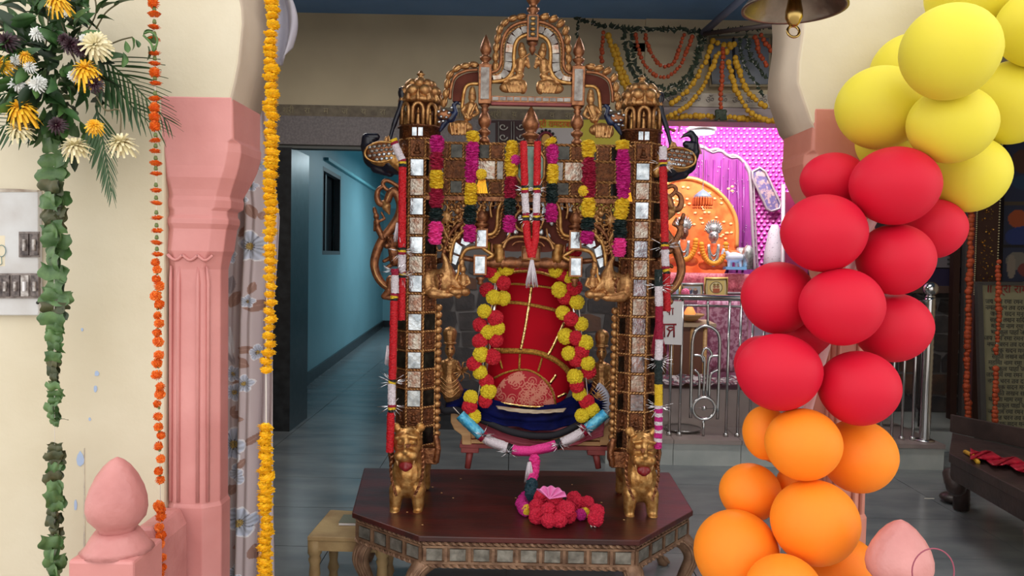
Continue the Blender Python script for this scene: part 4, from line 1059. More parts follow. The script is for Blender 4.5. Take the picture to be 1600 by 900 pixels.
band([(772, 588), (790, 579), (812, 574), (832, 577), (850, 590), (862, 608), (868, 632)], 3, GOLDLACE, 'gold_band')
band([(830, 446), (826, 474), (820, 510), (813, 544)], 4, GOLDFOIL, 'gold_ribbon')
band([(880, 502), (872, 520), (862, 540), (855, 552)], 4, GOLDFOIL, 'gold_ribbon')
band([(780, 553), (785, 573)], 3, GOLDLACE, 'gold_seam'); band([(812, 550), (811, 574)], 3, GOLDLACE, 'gold_seam'); band([(846, 556), (840, 577)], 3, GOLDLACE, 'gold_seam')
band([(868, 582), (858, 596)], 4, GOLDFOIL, 'gold_ribbon'); band([(884, 612), (870, 618)], 4, GOLDFOIL, 'gold_ribbon')
# brocade half round apron with woven scrolls
nu = nv = 150
u, v = np.meshgrid(np.linspace(0, 1, nu+1), np.linspace(0, 1, nv+1))
ang = math.pi*(1-u); rx_, ry_ = 48, 54
X = 820+v*rx_*np.cos(ang)+0; Yp = 630-v*ry_*np.sin(ang)**.9+v*0
pos = np.array([[list(on(X[j, i], Yp[j, i], .002)) for i in range(nu+1)] for j in range(nv+1)])
f = np.zeros_like(X)
rs_ = np.random.RandomState(5)
for k in range(64):
    cx_, cy_ = 776+rs_.rand()*90, 578+rs_.rand()*52
    r = np.hypot(X-cx_, Yp-cy_); a = np.arctan2(Yp-cy_, X-cx_)
    if k % 3 == 0: f = np.maximum(f, (r < 4.5*(1+.35*np.cos(6*a))).astype(float))
    else: f = np.maximum(f, ((np.abs((r-a*1.1-k) % 4.5-2.2) < .7) & (r < 8)).astype(float))
cols = np.where(f[..., None] > .5, np.array([206., 130, 110]), np.array([172., 22., 40.]))
np_mesh('brocade_apron', pos, nu, nv, cols, ATTR, cov)
band([(766, 625), (790, 629), (830, 634), (868, 633)], 5, GOLDFOIL, 'gold_hem')
cloth('cream_hem', mat('silver_beige_hem', (176, 160, 136), .45, .3), [(775, 634), (830, 640), (885, 638)], [(778, 639), (830, 646), (880, 643)], YC-.085, YC-.10, None, None, .003, 5, 30, 4, .004, parent=cov)

# ================================================================ POMPOMS, TINSEL
def pommesh(seed, r=1, spike=.16, sub=3):
    import bmesh
    bm = bmesh.new(); bmesh.ops.create_icosphere(bm, subdivisions=sub, radius=r); rd = random.Random(seed)
    for v_ in bm.verts: v_.co *= 1+rd.uniform(-spike, spike*.7)
    me = bpy.data.meshes.new('pompom'); bm.to_mesh(me); bm.free(); return me
POM = [pommesh(i, 1, .13, 4) for i in range(3)]
PY_, PR_ = [remat(m, PYEL) for m in POM], [remat(m, PRED) for m in POM]
def pompoms(name, label, lst, Y, strpts, group=None):
    t = thing(name, P(strpts[-1][0], strpts[-1][1], Y), label, 'garland', group)
    MB().tube(PL(strpts, Y), .002, 5).obj('string', STRING, t)
    for i, (x, y, c) in enumerate(lst):
        me = (PY_ if c == 'y' else PR_)[i % 3]
        inst(me, 'yellow_pompom' if c == 'y' else 'red_pompom', t, P(x, y, Y)+V((0, random.uniform(-.018, .012), 0)), (random.uniform(0, 6), random.uniform(0, 6), 0), .0335*random.uniform(.92, 1.06))
    return t
pompoms('pompom_garland', 'yellow and red pompom garland wound round the left silver rod of the wooden cradle', [(768, 385, 'y'), (780, 407, 'r'), (764, 422, 'r'), (791, 419, 'y'), (774, 431, 'y'), (787, 442, 'r'), (761, 453, 'r'), (771, 464, 'y'), (786, 466, 'y'), (757, 486, 'y'), (774, 497, 'r'), (750, 508, 'r'), (762, 519, 'y'), (778, 513, 'y'), (774, 531, 'r'), (750, 533, 'r'), (752, 553, 'y'), (770, 557, 'r'), (741, 568, 'r'), (750, 581, 'y'), (760, 596, 'r'), (763, 611, 'y'), (758, 626, 'r'), (736, 620, 'y'), (734, 635, 'r'), (741, 650, 'y')], 3.34, [(783, 380), (742, 655)])
pompoms('pompom_garland', 'yellow and red pompom garland wound round the right silver rod of the wooden cradle', [(897, 391, 'r'), (894, 409, 'y'), (869, 422, 'y'), (879, 428, 'r'), (892, 433, 'y'), (874, 453, 'y'), (897, 449, 'r'), (884, 464, 'r'), (901, 472, 'y'), (880, 489, 'y'), (892, 498, 'r'), (908, 506, 'y'), (884, 526, 'y'), (899, 528, 'r'), (914, 535, 'y'), (909, 548, 'r'), (889, 552, 'y'), (901, 562, 'r'), (918, 567, 'y'), (920, 581, 'r'), (898, 588, 'y'), (901, 602, 'r'), (906, 616, 'y'), (917, 628, 'r'), (925, 641, 'y'), (909, 648, 'y')], 3.34, [(895, 385), (922, 655)])

def fluffy(pts, r, m, parent, name, jit=.22, n=18, step=.003, tight=False):
    L = resample([V(p) for p in pts], step)
    B = MB(); m_ = len(L); vs = []
    base = V((1, 0, 0))
    for i, p in enumerate(L):
        d = (L[min(i+1, m_-1)]-L[max(i-1, 0)]).normalized(); x = d.cross(V((0, 1, 0)))
        x = x.normalized() if x.length > .1 else V((1, 0, 0)); y = d.cross(x)
        e = 1 if tight else min(1, .72+.5*math.sin(math.pi*i/(m_-1)))
        for k in range(n):
            a = 6.2832*k/n; rr = r*e*(1+random.uniform(-jit, jit))
            vs.append(p+x*rr*math.cos(a)+y*rr*math.sin(a)+d*random.uniform(-step, step)*.5)
    fs = [(i*n+k, i*n+(k+1) % n, (i+1)*n+(k+1) % n, (i+1)*n+k) for i in range(m_-1) for k in range(n)]+[tuple(range(n))[::-1], tuple(range((m_-1)*n, m_*n))]
    return B.add(vs, fs, False).obj(name, m, parent)
MN = {'M': (MAGENTA, 'magenta_tuft'), 'C': (CRIMSON, 'crimson_tuft'), 'Y': (YELLOWF, 'yellow_tuft'), 'G': (DGREENF, 'dark_green_tuft'), 'P': (HOTPINK, 'pink_tuft'), 'R': (RED, 'red_tinsel_length'), 'W': (WHITEF, 'white_tinsel_length'), 'K': (BLACKF, 'black_band'), 'A': (CYANF, 'cyan_length'), 'S': (SILVER, 'silver_burst')}
def strand(label, segs, Y, r, name='feather_garland', cat='garland', group=None, tight=False, extra=None):
    """segs: [(x,y), 'M', (x,y), ...]"""
    pts = [s for s in segs if isinstance(s, tuple)]
    t = thing(name, P(*pts[-1], Y), label, cat, group)
    MB().tube(PL(pts, Y), .0025, 5).obj('string', STRING, t)
    cur = segs[0]
    for c, nx_ in zip(segs[1::2], segs[2::2]):
        m, nm = MN[c]
        a, b = P(*cur, Y), P(*nx_, Y); rr = r*K(Y)
        if c == 'S': burst(a, rr, t)
        else: fluffy([a, b], rr*(1.0 if c != 'K' else .85), m, t, nm, .10 if tight else .34, tight=tight)
        cur = nx_
    return t
def burst(c, r, t):
    B = MB()
    for k in range(16):
        a = random.uniform(0, 6.28); d = V((math.cos(a), random.uniform(-.5, .3), math.sin(a)*.35)).normalized()
        B.tube([c, c+d*r*random.uniform(2.0, 3.4)], [.0018, .0008], 3)
    B.obj('silver_burst', SILVER, t)
FG = 'feather strands hanging from the swing beam'
YH = 3.12
strand('first feather strand from the left on the swing beam, magenta crimson and yellow', [(683, 212), 'M', (683, 238), 'C', (682, 266), 'Y', (682, 295), 'C', (682, 325), 'G', (681, 346), 'P', (680, 382)], YH, 9.5, group=FG)
strand('second feather strand from the left, yellow tip above a long magenta length', [(739, 205), 'Y', (739, 222), 'M', (736, 286), 'Y', (735, 320), 'G', (734, 351), 'M', (734, 378)], YH, 9, group=FG)
strand('third feather strand from the left, yellow above crimson, left of the red tinsel loop', [(800, 220), 'Y', (799, 276), 'C', (797, 310), 'G', (797, 337), 'M', (795, 363)], YH, 9, group=FG)
strand('short feather strand right of the red tinsel loop ending in a magenta ball', [(857, 217), 'Y', (863, 226), 'M', (864, 256), 'Y', (863, 287), 'G', (862, 318), 'M', (861, 347)], YH, 8.5, group=FG)
strand('feather strand with a long crimson length between yellow ends, second from the right', [(919, 219), 'Y', (920, 246), 'C', (920, 309), 'Y', (919, 340), 'G', (918, 361), 'M', (917, 381)], YH, 9.5, group=FG)
strand('rightmost feather strand on the swing beam, long magenta length beside the right post', [(971, 219), 'Y', (973, 234), 'M', (974, 310), 'Y', (969, 343), 'G', (969, 372), 'P', (967, 401)], YH, 9.5, group=FG)
for x, y, lab in ((752, 272, 'small yellow ribbon tuft beside the second feather strand'), (912, 298, 'small yellow feather tuft left of the crimson feather strand'), (805, 250, 'small magenta feather tuft beside the third feather strand')):
    o = inst(remat(POM[0], MAGENTA if x == 805 else YELLOWF), 'feather_tuft', None, P(x, y, YH-.01), None, .022); tag(o, lab, 'tuft')
for x, y, lab in ((753, 291, 'orange gold foil tassel left of the inner arch'), (979, 304, 'orange gold foil tassel near the right post')):
    t = MB()
    for k in range(7): t.prism([P(x-4+k*1.3, y-14, YH+.02), P(x-3.2+k*1.3, y-14, YH+.02), P(x-9+k*3, y+11, YH+.02), P(x-11.5+k*3, y+11, YH+.02)], (0, .002*((k % 3)+1), 0))
    tag(t.obj('foil_tassel', mat('orange_gold_foil', (244, 170, 40), .25, .8) if x == 753 else MATS['orange_gold_foil'], None), lab, 'tassel')
# red and white tinsel loop in the middle
YV = 3.08
lp = thing('tinsel_loop', P(830, 402, YV), 'red and white tinsel garland hanging as a loop from the middle of the beam', 'garland')
for xs in ((818, 820, 822, 824, 830), (840, 839, 838, 837, 831)):
    for (c, a, b) in (('R', (xs[0], 221), (xs[1], 290)), ('K', (xs[1], 290), (xs[1], 294)), ('Y', (xs[1], 294), (xs[1], 297)), ('C', (xs[1], 297), (xs[1], 302)), ('W', (xs[1], 302), (xs[2], 333)), ('C', (xs[2], 333), (xs[2], 337)), ('Y', (xs[2], 337), (xs[2], 340)), ('K', (xs[2], 340), (xs[2], 345)), ('R', (xs[2], 345), (xs[3], 374)), ('R', (xs[3], 372), (xs[4], 402))):
        m, nm = MN[c]; fluffy([P(*a, YV), P(*b, YV)], 5.6*K(YV), m, lp, nm, .1, tight=True)
    burst(P(xs[1], 296, YV), .014, lp); burst(P(xs[2], 341, YV), .014, lp)
def tassel(name, label, x, y0, y1, w0, w1, Y, m, parent=None, n=46):
    B = MB()
    for k in range(n):
        t = random.uniform(-1, 1); dy = random.uniform(-1, 1)
        B.tube([P(x+t*w0, y0, Y)+V((0, dy*w0*K(Y), 0)), P(x+t*(w0+w1)/2, (y0+y1)/2, Y)+V((0, dy*w0*K(Y), 0)), P(x+t*w1, y1+random.uniform(-5, 4), Y)+V((0, dy*w1*.6*K(Y), 0))], [.0022, .002, .0007], 4)
    o = B.obj(name, m, parent)
    if label: tag(o, label, 'tassel')
    return o
tassel('white_fringe', None, 831, 406, 446, 2, 10, YV, WHITEF, lp)
MB().tube(PL([(831, 400), (831, 410)], YV), .0015, 4).obj('string', STRING, lp)
# tinsel garlands at the posts
def tinsel(label, segs, Y, r, bursts=(), tas=(), group='tinsel garlands on the swing posts'):
    t = strand(label, segs, Y, r, 'tinsel_garland', 'garland', group, True)
    for x, y in bursts: burst(P(x, y, Y), r*K(Y)*1.3, t)
    for a in tas: tassel('white_fringe' if len(a) < 7 else 'red_fringe', None, *a[:5], Y+.01, WHITEF if len(a) < 7 else CRIMSON, t, 40)
    return t
YPT = 3.12
tinsel('longer red tinsel garland starting at the left peacock and hanging along the left post', [(614, 218), 'Y', (616, 222), 'C', (617, 226), 'W', (628, 250), 'C', (629, 253), 'Y', (629, 256), 'G', (629, 261), 'R', (628, 387), 'G', (628, 391), 'Y', (628, 394), 'C', (628, 398), 'W', (628, 424), 'C', (628, 427), 'Y', (628, 430), 'G', (628, 434), 'R', (627, 500)], YPT, 6, [(628, 392), (628, 432)], [(621, 348, 375, 1, 6)])
tinsel('lower red and white tinsel garland hanging down beside the left lion', [(617, 420), 'C', (617, 430), 'W', (617, 458), 'C', (616, 462), 'Y', (616, 466), 'K', (616, 470), 'R', (613, 592), 'K', (613, 596), 'Y', (612, 599), 'W', (612, 632), 'C', (612, 636), 'Y', (612, 640), 'K', (611, 644), 'R', (609, 706)], YPT-.03, 6, [(617, 424), (613, 596), (612, 634)], [(606, 540, 568, 1, 5)])
tinsel('upper tinsel garland hanging from the right peacock, white ends and long red length', [(1036, 229), 'W', (1036, 250), 'C', (1036, 254), 'Y', (1036, 257), 'K', (1036, 261), 'R', (1039, 378), 'K', (1039, 382), 'Y', (1039, 385), 'C', (1039, 390), 'W', (1040, 416), 'C', (1040, 420), 'Y', (1041, 424), 'K', (1041, 428), 'R', (1042, 486)], YPT, 6, [(1036, 256), (1039, 384)])
tinsel('multicoloured tinsel garland with yellow length and pink stripes beside the right lion', [(1029, 421), 'G', (1029, 447), 'W', (1030, 478), 'C', (1030, 530), 'W', (1029, 562), 'G', (1029, 600), 'Y', (1029, 633), 'W', (1029, 638), 'M', (1029, 645), 'W', (1029, 651), 'M', (1029, 658), 'W', (1029, 664), 'M', (1029, 671), 'W', (1029, 676), 'M', (1028, 684), 'W', (1028, 690), 'M', (1028, 700)], YPT-.03, 6.2, [(1029, 447), (1029, 565), (1029, 636)], [(1028, 508, 556, 4, 13, 0, 1)])
# ribbon garland draped across the front of the seat
YG = 3.3
rg = thing('ribbon_garland', P(836, 700, YG), 'cyan white and pink ribbon garland sagging across the front of the wooden cradle', 'garland')
def ribbon(pts, w_, m, nm, Y=YG, par=None):
    L = spline([V((x, y, 0)) for x, y in pts], 6); A = []; Bq = []
    for i, p in enumerate(L):
        d = (L[min(i+1, len(L)-1)]-L[max(i-1, 0)]).normalized(); nn = V((-d.y, d.x, 0))*w_/2
        j = random.uniform(-.6, .6)
        A.append(P(p.x+nn.x, p.y+nn.y+j, Y)); Bq.append(P(p.x-nn.x, p.y-nn.y+j, Y))
    m_ = len(A); C_ = [(a+b)/2+V((0, -.012, 0)) for a, b in zip(A, Bq)]
    return MB().add(A+C_+Bq, [(i, i+1, i+1+m_, i+m_) for i in range(2*m_-1) if (i+1) % m_]).obj(nm, m, par or rg, solid=.006)
ribbon([(719, 648), (735, 664), (752, 680)], 16, CYANF, 'cyan_length')
ribbon([(752, 680), (757, 684)], 17, CRIMSON, 'crimson_band')
ribbon([(757, 684), (775, 693), (792, 699)], 15, WHITEF, 'white_length')
ribbon([(792, 699), (799, 702)], 15, BLACKF, 'black_band')
ribbon([(800, 703), (825, 705), (850, 700), (869, 695)], 15, HOTPINK, 'pink_length')
ribbon([(869, 695), (877, 692)], 15, DGREENF, 'green_band')
ribbon([(878, 692), (895, 684), (910, 675)], 15, WHITEF, 'white_length')
ribbon([(910, 675), (917, 670)], 16, CRIMSON, 'crimson_band')
ribbon([(917, 670), (932, 658), (947, 645)], 16, CYANF, 'cyan_length')
for x, y in ((755, 680), (794, 706), (874, 694), (914, 671)): burst(P(x, y, YG-.02), .016, rg)
MB().tube(PL([(719, 648), (708, 636)], YG), .0015, 4).obj('string', STRING, rg); MB().tube(PL([(947, 645), (962, 634)], YG), .0015, 4).obj('string', STRING, rg)
# heap of pompoms on the table with its tail
hp = thing('pompom_heap', G(875, 800, TZ), 'heap of red pompoms on the dark table with a pink tail rising above it', 'garland')
q = G(832, 776, TZ+.03)
fluffy([P(836, 712, YG-.02), P(834, 730, 3.25), P(831, 752, 3.2)], .023, HOTPINK, hp, 'pink_tuft')
fluffy([P(831, 752, 3.2), P(829, 777, 3.1)], .024, mat('teal_feather', (10, 66, 80), .5, 0, (8, 40, 54), 200, .4, 500), hp, 'teal_tuft')
tassel('white_fringe', None, 827, 722, 752, 2, 8, 3.21, WHITEF, hp, 25)
fluffy([G(824, 772, TZ+.04), G(815, 786, TZ+.025), G(822, 800, TZ+.022)], .024, MAGENTA, hp, 'magenta_tuft')
heap = [(846, 777, .075), (868, 783, .08), (839, 792, .05), (857, 797, .06), (885, 795, .07), (897, 779, .05), (839, 806, .032), (857, 813, .032), (874, 812, .032), (889, 806, .032), (917, 787, .04), (933, 799, .05), (931, 810, .032), (878, 798, .055), (848, 800, .035), (904, 787, .035)]
pr2 = [remat(m, mat('crimson_wool', (206, 24, 60), .8, 0, (170, 10, 44), 200) if i == 0 else MATS['crimson_wool']) for i, m in enumerate(POM)]
for i, (x, y, z) in enumerate(heap):
    inst(pr2[i % 3], 'red_pompom', hp, G(x, y, TZ+z), (i, i*2, 0), .031*random.uniform(.93, 1.08))
for x, y, z, m, s_ in ((823, 797, .025, YELLOWF, .022), (908, 804, .024, MAGENTA, .023), (914, 801, .028, YELLOWF, .02)):
    inst(remat(POM[1], m), 'yellow_tuft' if m == YELLOWF else 'magenta_tuft', hp, G(x, y, TZ+z), None, s_)
c_ = G(858, 782, TZ+.09)
MB().grid(lambda u, v: c_+V((.07*v*math.cos(.2+2.2*u), -.012*math.sin(u*30)*v-.01, .05*v*math.sin(.2+2.2*u)+.01)), 40, 6).obj('pink_fan', mat('pale_pink_net', (232, 130, 190), .6) , hp, solid=.003)
MB().tube([G(927, 813, TZ+.012), G(930, 820, TZ+.006), G(924, 824, TZ+.005), G(922, 817, TZ+.006), G(930, 823, TZ+.006)], .0035, 5).obj('string_knot', STRING, hp)
# fallen petals on the table
for x, y, lb in ((676, 761, 'tiny pale petal on the dark table, right of the left lion chest'), (690, 770, 'tiny pale petal on the table just right of the left lion paws'), (720, 748, 'tiny pale petal near the back edge of the dark table, left half'), (708, 778, 'tiny pale petal on the bare left middle of the dark table'), (636, 800, 'tiny pale petal between the paws of the left lion'), (940, 785, 'tiny pale petal just right of the red pompom heap'), (975, 812, 'tiny pale petal on the table left of the right lion paws, near the front edge'), (660, 820, 'tiny pale petal on the table in front of the left lion, nearest the front edge'), (806, 778, 'tiny pale petal just left of the magenta tuft of the pompom heap'), (894, 757, 'tiny pale petal behind the red pompom heap')):
    o = MB().ball(G(x, y, TZ+.0015), (.005, .004, .0014), 6, 4).obj('fallen_petal', PALEWOOD, None); tag(o, lb, 'petal', 'fallen petals on the table')

# ================================================================ STOOL with box at left
sz = .325
st_ = thing('wooden_stool', (G(540, 850, sz).x, G(540, 850, sz).y, 0), 'worn cream painted wooden stool with turned legs left of the octagonal table', 'stool')
c = [G(480, 838, sz), G(606, 842, sz), G(618, 802, sz), G(516, 796, sz)]
MB().prism([p+V((0, 0, -.02)) for p in c], (0, 0, .02)).obj('stool_seat', STOOLW, st_, bev=.004)
ci = sum(c, V())/4
ai = [p.lerp(ci, .04) for p in c]
for i in range(4):
    a, b = ai[i], ai[(i+1) % 4]; d = (b-a).normalized(); nn = V((-d.y, d.x, 0))
    MB().prism([a+V((0, 0, -.062)), b+V((0, 0, -.062)), b+V((0, 0, -.02)), a+V((0, 0, -.02))], nn*.02).obj('stool_apron', STOOLW, st_)
leg = [(0, .018), (.02, .022), (.05, .018), (.07, .026), (.10, .018), (.16, .024), (.20, .021), (.22, .027), (.235, .021), (.25, .03), (.305, .03)]
for p in ai:
    q = p.lerp(ci, .12); MB().lathe(leg, (q.x, q.y, 0), 12).obj('leg', STOOLW, st_)
q = G(544, 815, sz)
bx = thing('booklet', (q.x, q.y, sz), 'thin pale booklet lying on the wooden stool', 'book')
MB().box((q.x+.02, q.y, sz+.006), (.10, .10, .010)).obj('pages', PAPER, bx); MB().box((q.x+.02, q.y, sz+.0125), (.102, .102, .003)).obj('book_cover', mat('grey_green_cover', (112, 116, 100), .6), bx)
# ================================================================ BALLOONS
BY = mat('yellow_latex', (224, 210, 66), .55, 0, sss=.6, spec=.3)
BR = mat('red_latex', (204, 18, 48), .55, 0, sss=.5, spec=.25)
BO = mat('orange_latex', (248, 138, 30), .55, 0, sss=.5, spec=.3)
bal = [
 (1484, 81, 72, 72, 'y', 2.02, 'large front yellow balloon at the top of the balloon column, second from the frame edge'),
 (1376, 168, 67, 63, 'y', 2.06, 'yellow balloon at the left edge of the yellow cluster beside the cream pier'),
 (1487, 194, 65, 59, 'y', 2.02, 'yellow balloon with a bright highlight just above the largest red balloon'),
 (1514, 272, 59, 58, 'y', 2.16, 'lowest yellow balloon, behind the top right of the red cluster'),
 (1580, 160, 63, 63, 'y', 2.14, 'yellow balloon cut by the right edge of the frame, below the top corner'),
 (1626, 42, 64, 60, 'y', 2.02, 'deep yellow balloon in the top right corner, mostly outside the frame'),
 (1518, -8, 66, 62, 'y', 2.18, 'yellow balloon cut by the top edge of the frame behind the large one'),
 (1424, 112, 60, 58, 'y', 2.24, 'yellow balloon half hidden between the two largest yellow ones and the pier'),
 (1392, 225, 52, 46, 'y', 2.2, 'yellow balloon peeping out above the red balloon next to the salmon capital'),
 (1398, 290, 67, 60, 'r', 2.02, 'largest red balloon at the top of the red cluster'),
 (1302, 282, 50, 43, 'r', 2.14, 'darker red balloon at the upper left, tucked behind two big red ones'),
 (1287, 364, 65, 60, 'r', 2.02, 'red balloon below the salmon capital, left of the pale pole'),
 (1458, 357, 49, 46, 'r', 2.16, 'red balloon at the right edge of the cluster below the lowest yellow one'),
 (1399, 405, 58, 55, 'r', 2.06, 'red balloon right of the pale pole in the middle of the red cluster'),
 (1216, 465, 57, 56, 'r', 2.14, 'red balloon at the left edge touching the steel railing view'),
 (1315, 479, 64, 60, 'r', 2.0, 'front red balloon in the centre of the red cluster'),
 (1394, 511, 60, 54, 'r', 2.12, 'red balloon at the lower right edge in front of the steel railing post'),
 (1217, 581, 66, 60, 'r', 2.02, 'red balloon at the lower left above the small orange one'),
 (1342, 606, 62, 58, 'r', 2.02, 'lowest red balloon touching two orange ones'),
 (1190, 570, 42, 46, 'r', 2.24, 'red balloon mostly hidden behind the lower left red one'),
 (1262, 520, 40, 40, 'r', 2.24, 'deep red balloon hidden behind the centre of the red cluster'),
 (1255, 694, 59, 56, 'o', 2.02, 'topmost front orange balloon directly under the red cluster'),
 (1341, 712, 59, 57, 'o', 2.12, 'orange balloon at the right edge under the lowest red balloon'),
 (1196, 676, 35, 42, 'o', 2.12, 'small orange balloon left of the topmost orange one'),
 (1214, 690, 34, 34, 'o', 2.24, 'orange balloon hidden behind the small left one'),
 (1172, 769, 48, 45, 'o', 2.06, 'small round orange balloon at the left over the grey floor'),
 (1273, 816, 68, 66, 'o', 1.98, 'largest orange balloon in the middle of the orange cluster'),
 (1150, 863, 66, 66, 'o', 2.04, 'large orange balloon at the lower left corner of the column beside the table leg'),
 (1316, 890, 58, 52, 'o', 2.1, 'orange balloon at the lower right in front of the pink finial'),
 (1225, 927, 61, 60, 'o', 1.98, 'orange balloon cut by the bottom edge of the frame'),
 (1240, 752, 26, 24, 'o', 2.2, 'small orange balloon glimpsed behind the column between bigger ones'),
]
B = MB().ball((0, 0, 0), (1, 1, 1), 36, 24); B.v = [(x*(1-.05*max(0, -z)), y*(1-.05*max(0, -z)), z-.02*max(0, -z)) for x, y, z in B.v]
bme = {k: mesh_of(B, 'balloon', m) for k, m in (('y', BY), ('r', BR), ('o', BO))}
kn = MB().lathe([(0, .012), (-.01, .016), (-.03, .03), (-.05, .012), (-.055, .012), (-.07, .05)], (0, 0, 0), 10)
kme = {k: mesh_of(kn, 'knot', m) for k, m in (('y', BY), ('r', BR), ('o', BO))}
poly_pole = [(1545, -40), (1490, 60), (1470, 170), (1420, 260), (1360, 350), (1325, 430), (1290, 540), (1262, 640), (1240, 740), (1215, 840), (1200, 960), (1196, 1060)]
YPOLE = 2.2
GN = {'y': 'yellow balloons of the column', 'r': 'red balloons of the column', 'o': 'orange balloons of the column'}
# spread depths until neighbours only press lightly
bd = [b[5] for b in bal]
for it in range(60):
    for i in range(len(bal)):
        for j in range(i):
            a, b = bal[i], bal[j]
            pa, pb = P(a[0], a[1], bd[i]), P(b[0], b[1], bd[j]); ra, rb = (a[2]+a[3])/2*K(bd[i]), (b[2]+b[3])/2*K(bd[j])
            need = (ra+rb)*.94; d = (pa-pb).length
            if d < need:
                lat = math.hypot(pa.x-pb.x, pa.z-pb.z)
                dy = math.sqrt(max(0, need*need-lat*lat)); cur = bd[i]-bd[j]
                s = 1 if (cur > 0 or (cur == 0 and a[5] >= b[5])) else -1
                mv = (dy-abs(cur))*.25*s
                bd[i] = min(2.34-ra*0, bd[i]+mv) if mv > 0 else max(1.8, bd[i]+mv); bd[j] = max(1.8, bd[j]-mv) if mv > 0 else min(2.34, bd[j]-mv)
pole3 = spline(PL(poly_pole, YPOLE), 6)
for (b, Y) in zip(bal, bd):
    x, y, rx, rz, c, _, lab = b
    behind = b[5] > 2.1
    p = P(x, y, Y); k_ = K(Y)
    near = min(pole3, key=lambda q: (q-p).length)
    t = thing('balloon', p, lab, 'balloon', GN[c])
    bo = inst(bme[c], 'latex_body', t, p, None, (rx*k_, (rx+rz)/2*k_, rz*k_))
    d = (near-p).normalized()
    inst(kme[c], 'knot', t, p+d*((rx+rz)/2*k_*.99), V((0, 0, -1)).rotation_difference(d), .28)
pp = MB().tube(pole3, .014, 10)
o = pp.obj('balloon_pole', mat('pale_pink_pole_wrap', (238, 196, 196), .5), None); tag(o, 'pale pink pole wrap seen in gaps between the balloons', 'pole')

# ================================================================ NEWEL POSTS with bud finials
def newel(x, ytop, yshoulder, yblock, wpx, bw, Y, label, tilt=0):
    c = P(x, ytop, Y); k = K(Y)
    zt_, zs, zb_ = c.z, P(x, yshoulder, Y).z, P(x, yblock, Y).z
    t = thing('newel_post', (c.x, c.y, 0), label, 'post')
    H = zt_-zs; R = wpx/2*k
    prof = [(0, .62*R), (.05*H, .60*R), (.10*H, .72*R), (.2*H, .93*R), (.33*H, 1.0*R), (.45*H, .98*R), (.6*H, .87*R), (.75*H, .68*R), (.88*H, .44*R), (.96*H, .22*R), (1.0*H, .03*R)]
    B = MB(); n = 28
    for z, r in prof: pass
    B.lathe(prof, (c.x, c.y, zs), n)
    rnd = random.Random(int(x)); vs = []
    for (vx, vy, vz) in B.v:
        a = math.atan2(vy-c.y, vx-c.x)
        w_ = 1+.02*math.sin(3*a+vz*18)+.014*math.sin(7*a-vz*30)
        vs.append((c.x+(vx-c.x)*w_, c.y+(vy-c.y)*w_, vz))
    B.v = vs
    B.obj('bud_finial', PINKD, t)
    MB().lathe([(0, bw*k*.55), (.3*(zs-zb_), bw*k*.46), (.7*(zs-zb_), bw*k*.40), (zs-zb_+.004, wpx*k*.36)], (c.x, c.y, zb_), 20).obj('neck_collar', PINKD, t)
    hb = bw/2*k
    MB().bb(c.x-hb, c.x+hb, c.y-hb, c.y+hb, 0, zb_+.002).obj('square_block', PINK, t, bev=.008)
    return t
newel(183, 714, 830, 858, 90, 100, 1.98, 'pink newel post with pointed bud finial in front of the left wall')
newel(1408, 812, 918, 945, 100, 108, 1.78, 'pink newel post with bud finial right of the balloon column')
o = MB().prism(PL([(190, 850), (214, 824), (240, 824), (252, 850), (252, 1500), (190, 1500)], 2.16), (0, .18, 0)).obj('low_parapet', PINKD, None, bev=.01); tag(o, 'low pink parapet between the left newel post and the pink pillar', 'parapet')
# pink wire hoop in front of the right finial
MBh = MB().tube([P(1458+33*math.cos(t), 893+36*math.sin(t), 1.66) for t in [i*math.pi/16 for i in range(32)]], .0016, 5, closed=True)
MBh.tube(PL([(1458, 929), (1458, 1100), (1455, 1700)], 1.66), .0016, 5)
tag(MBh.obj('wire_hoop', mat('thin_maroon_wire', (150, 70, 90), .5), None), 'thin dark pink wire hoop in front of the right bud finial', 'hoop')

# ================================================================ SWITCHBOARD on the left wall
sb = thing('switchboard', P(20, 490, YF-.01), 'grimy white electrical switchboard with two rows of old breakers on the cream wall', 'switchboard')
SBM = mat('grimy_white_enamel', (206, 206, 206), .45, 0, (182, 176, 172), 8, lo=.4, hi=.8)
DKB = mat('sooty_black_switch', (52, 42, 42), .4, 0, (120, 108, 104), 60); CLR = mat('clear_grey_plastic', (196, 190, 186), .25, 0, (120, 108, 102), 60)
MB().prism(PL([(-60, 298), (66, 298), (67, 492), (-60, 492)], YF-.001), (0, -.022, 0)).obj('enamel_board', SBM, sb, bev=.003)
def sbox(x0, x1, y0, y1, d, name, m, dd=.006): return MB().prism(PL([(x0, y0), (x1, y0), (x1, y1), (x0, y1)], YF-d), (0, -dd, 0)).obj(name, m, sb, bev=.0008)
sbox(-60, 64, 427, 466, .0225, 'breaker_window', mat('window_recess', (150, 138, 132), .5, 0, (96, 84, 80), 50)); sbox(31, 63, 362, 402, .0225, 'breaker_window', MATS['window_recess'])
for x0 in (-24, -8, 4, 20, 34, 50):
    o = sbox(x0, x0+12, 430, 463, .029, 'breaker', CLR if x0 == 34 else DKB, .006)
    sbox(x0+3, x0+7, 440, 455, .036, 'breaker_lever', CLR if x0 != 34 else PAPER, .008)
for x0 in (33, 48):
    sbox(x0, x0+13, 365, 399, .029, 'breaker', DKB, .006); sbox(x0+4, x0+8, 374, 392, .036, 'breaker_lever', CLR, .008)
MB().cap(P(59, 473, YF-.022), P(59, 473, YF-.028), .005, .005).obj('screw', BLACK, sb)
sbox(-60, 8, 368, 416, .0222, 'faded_sticker', mat('cream_sticker', (222, 210, 184), .6), .001)
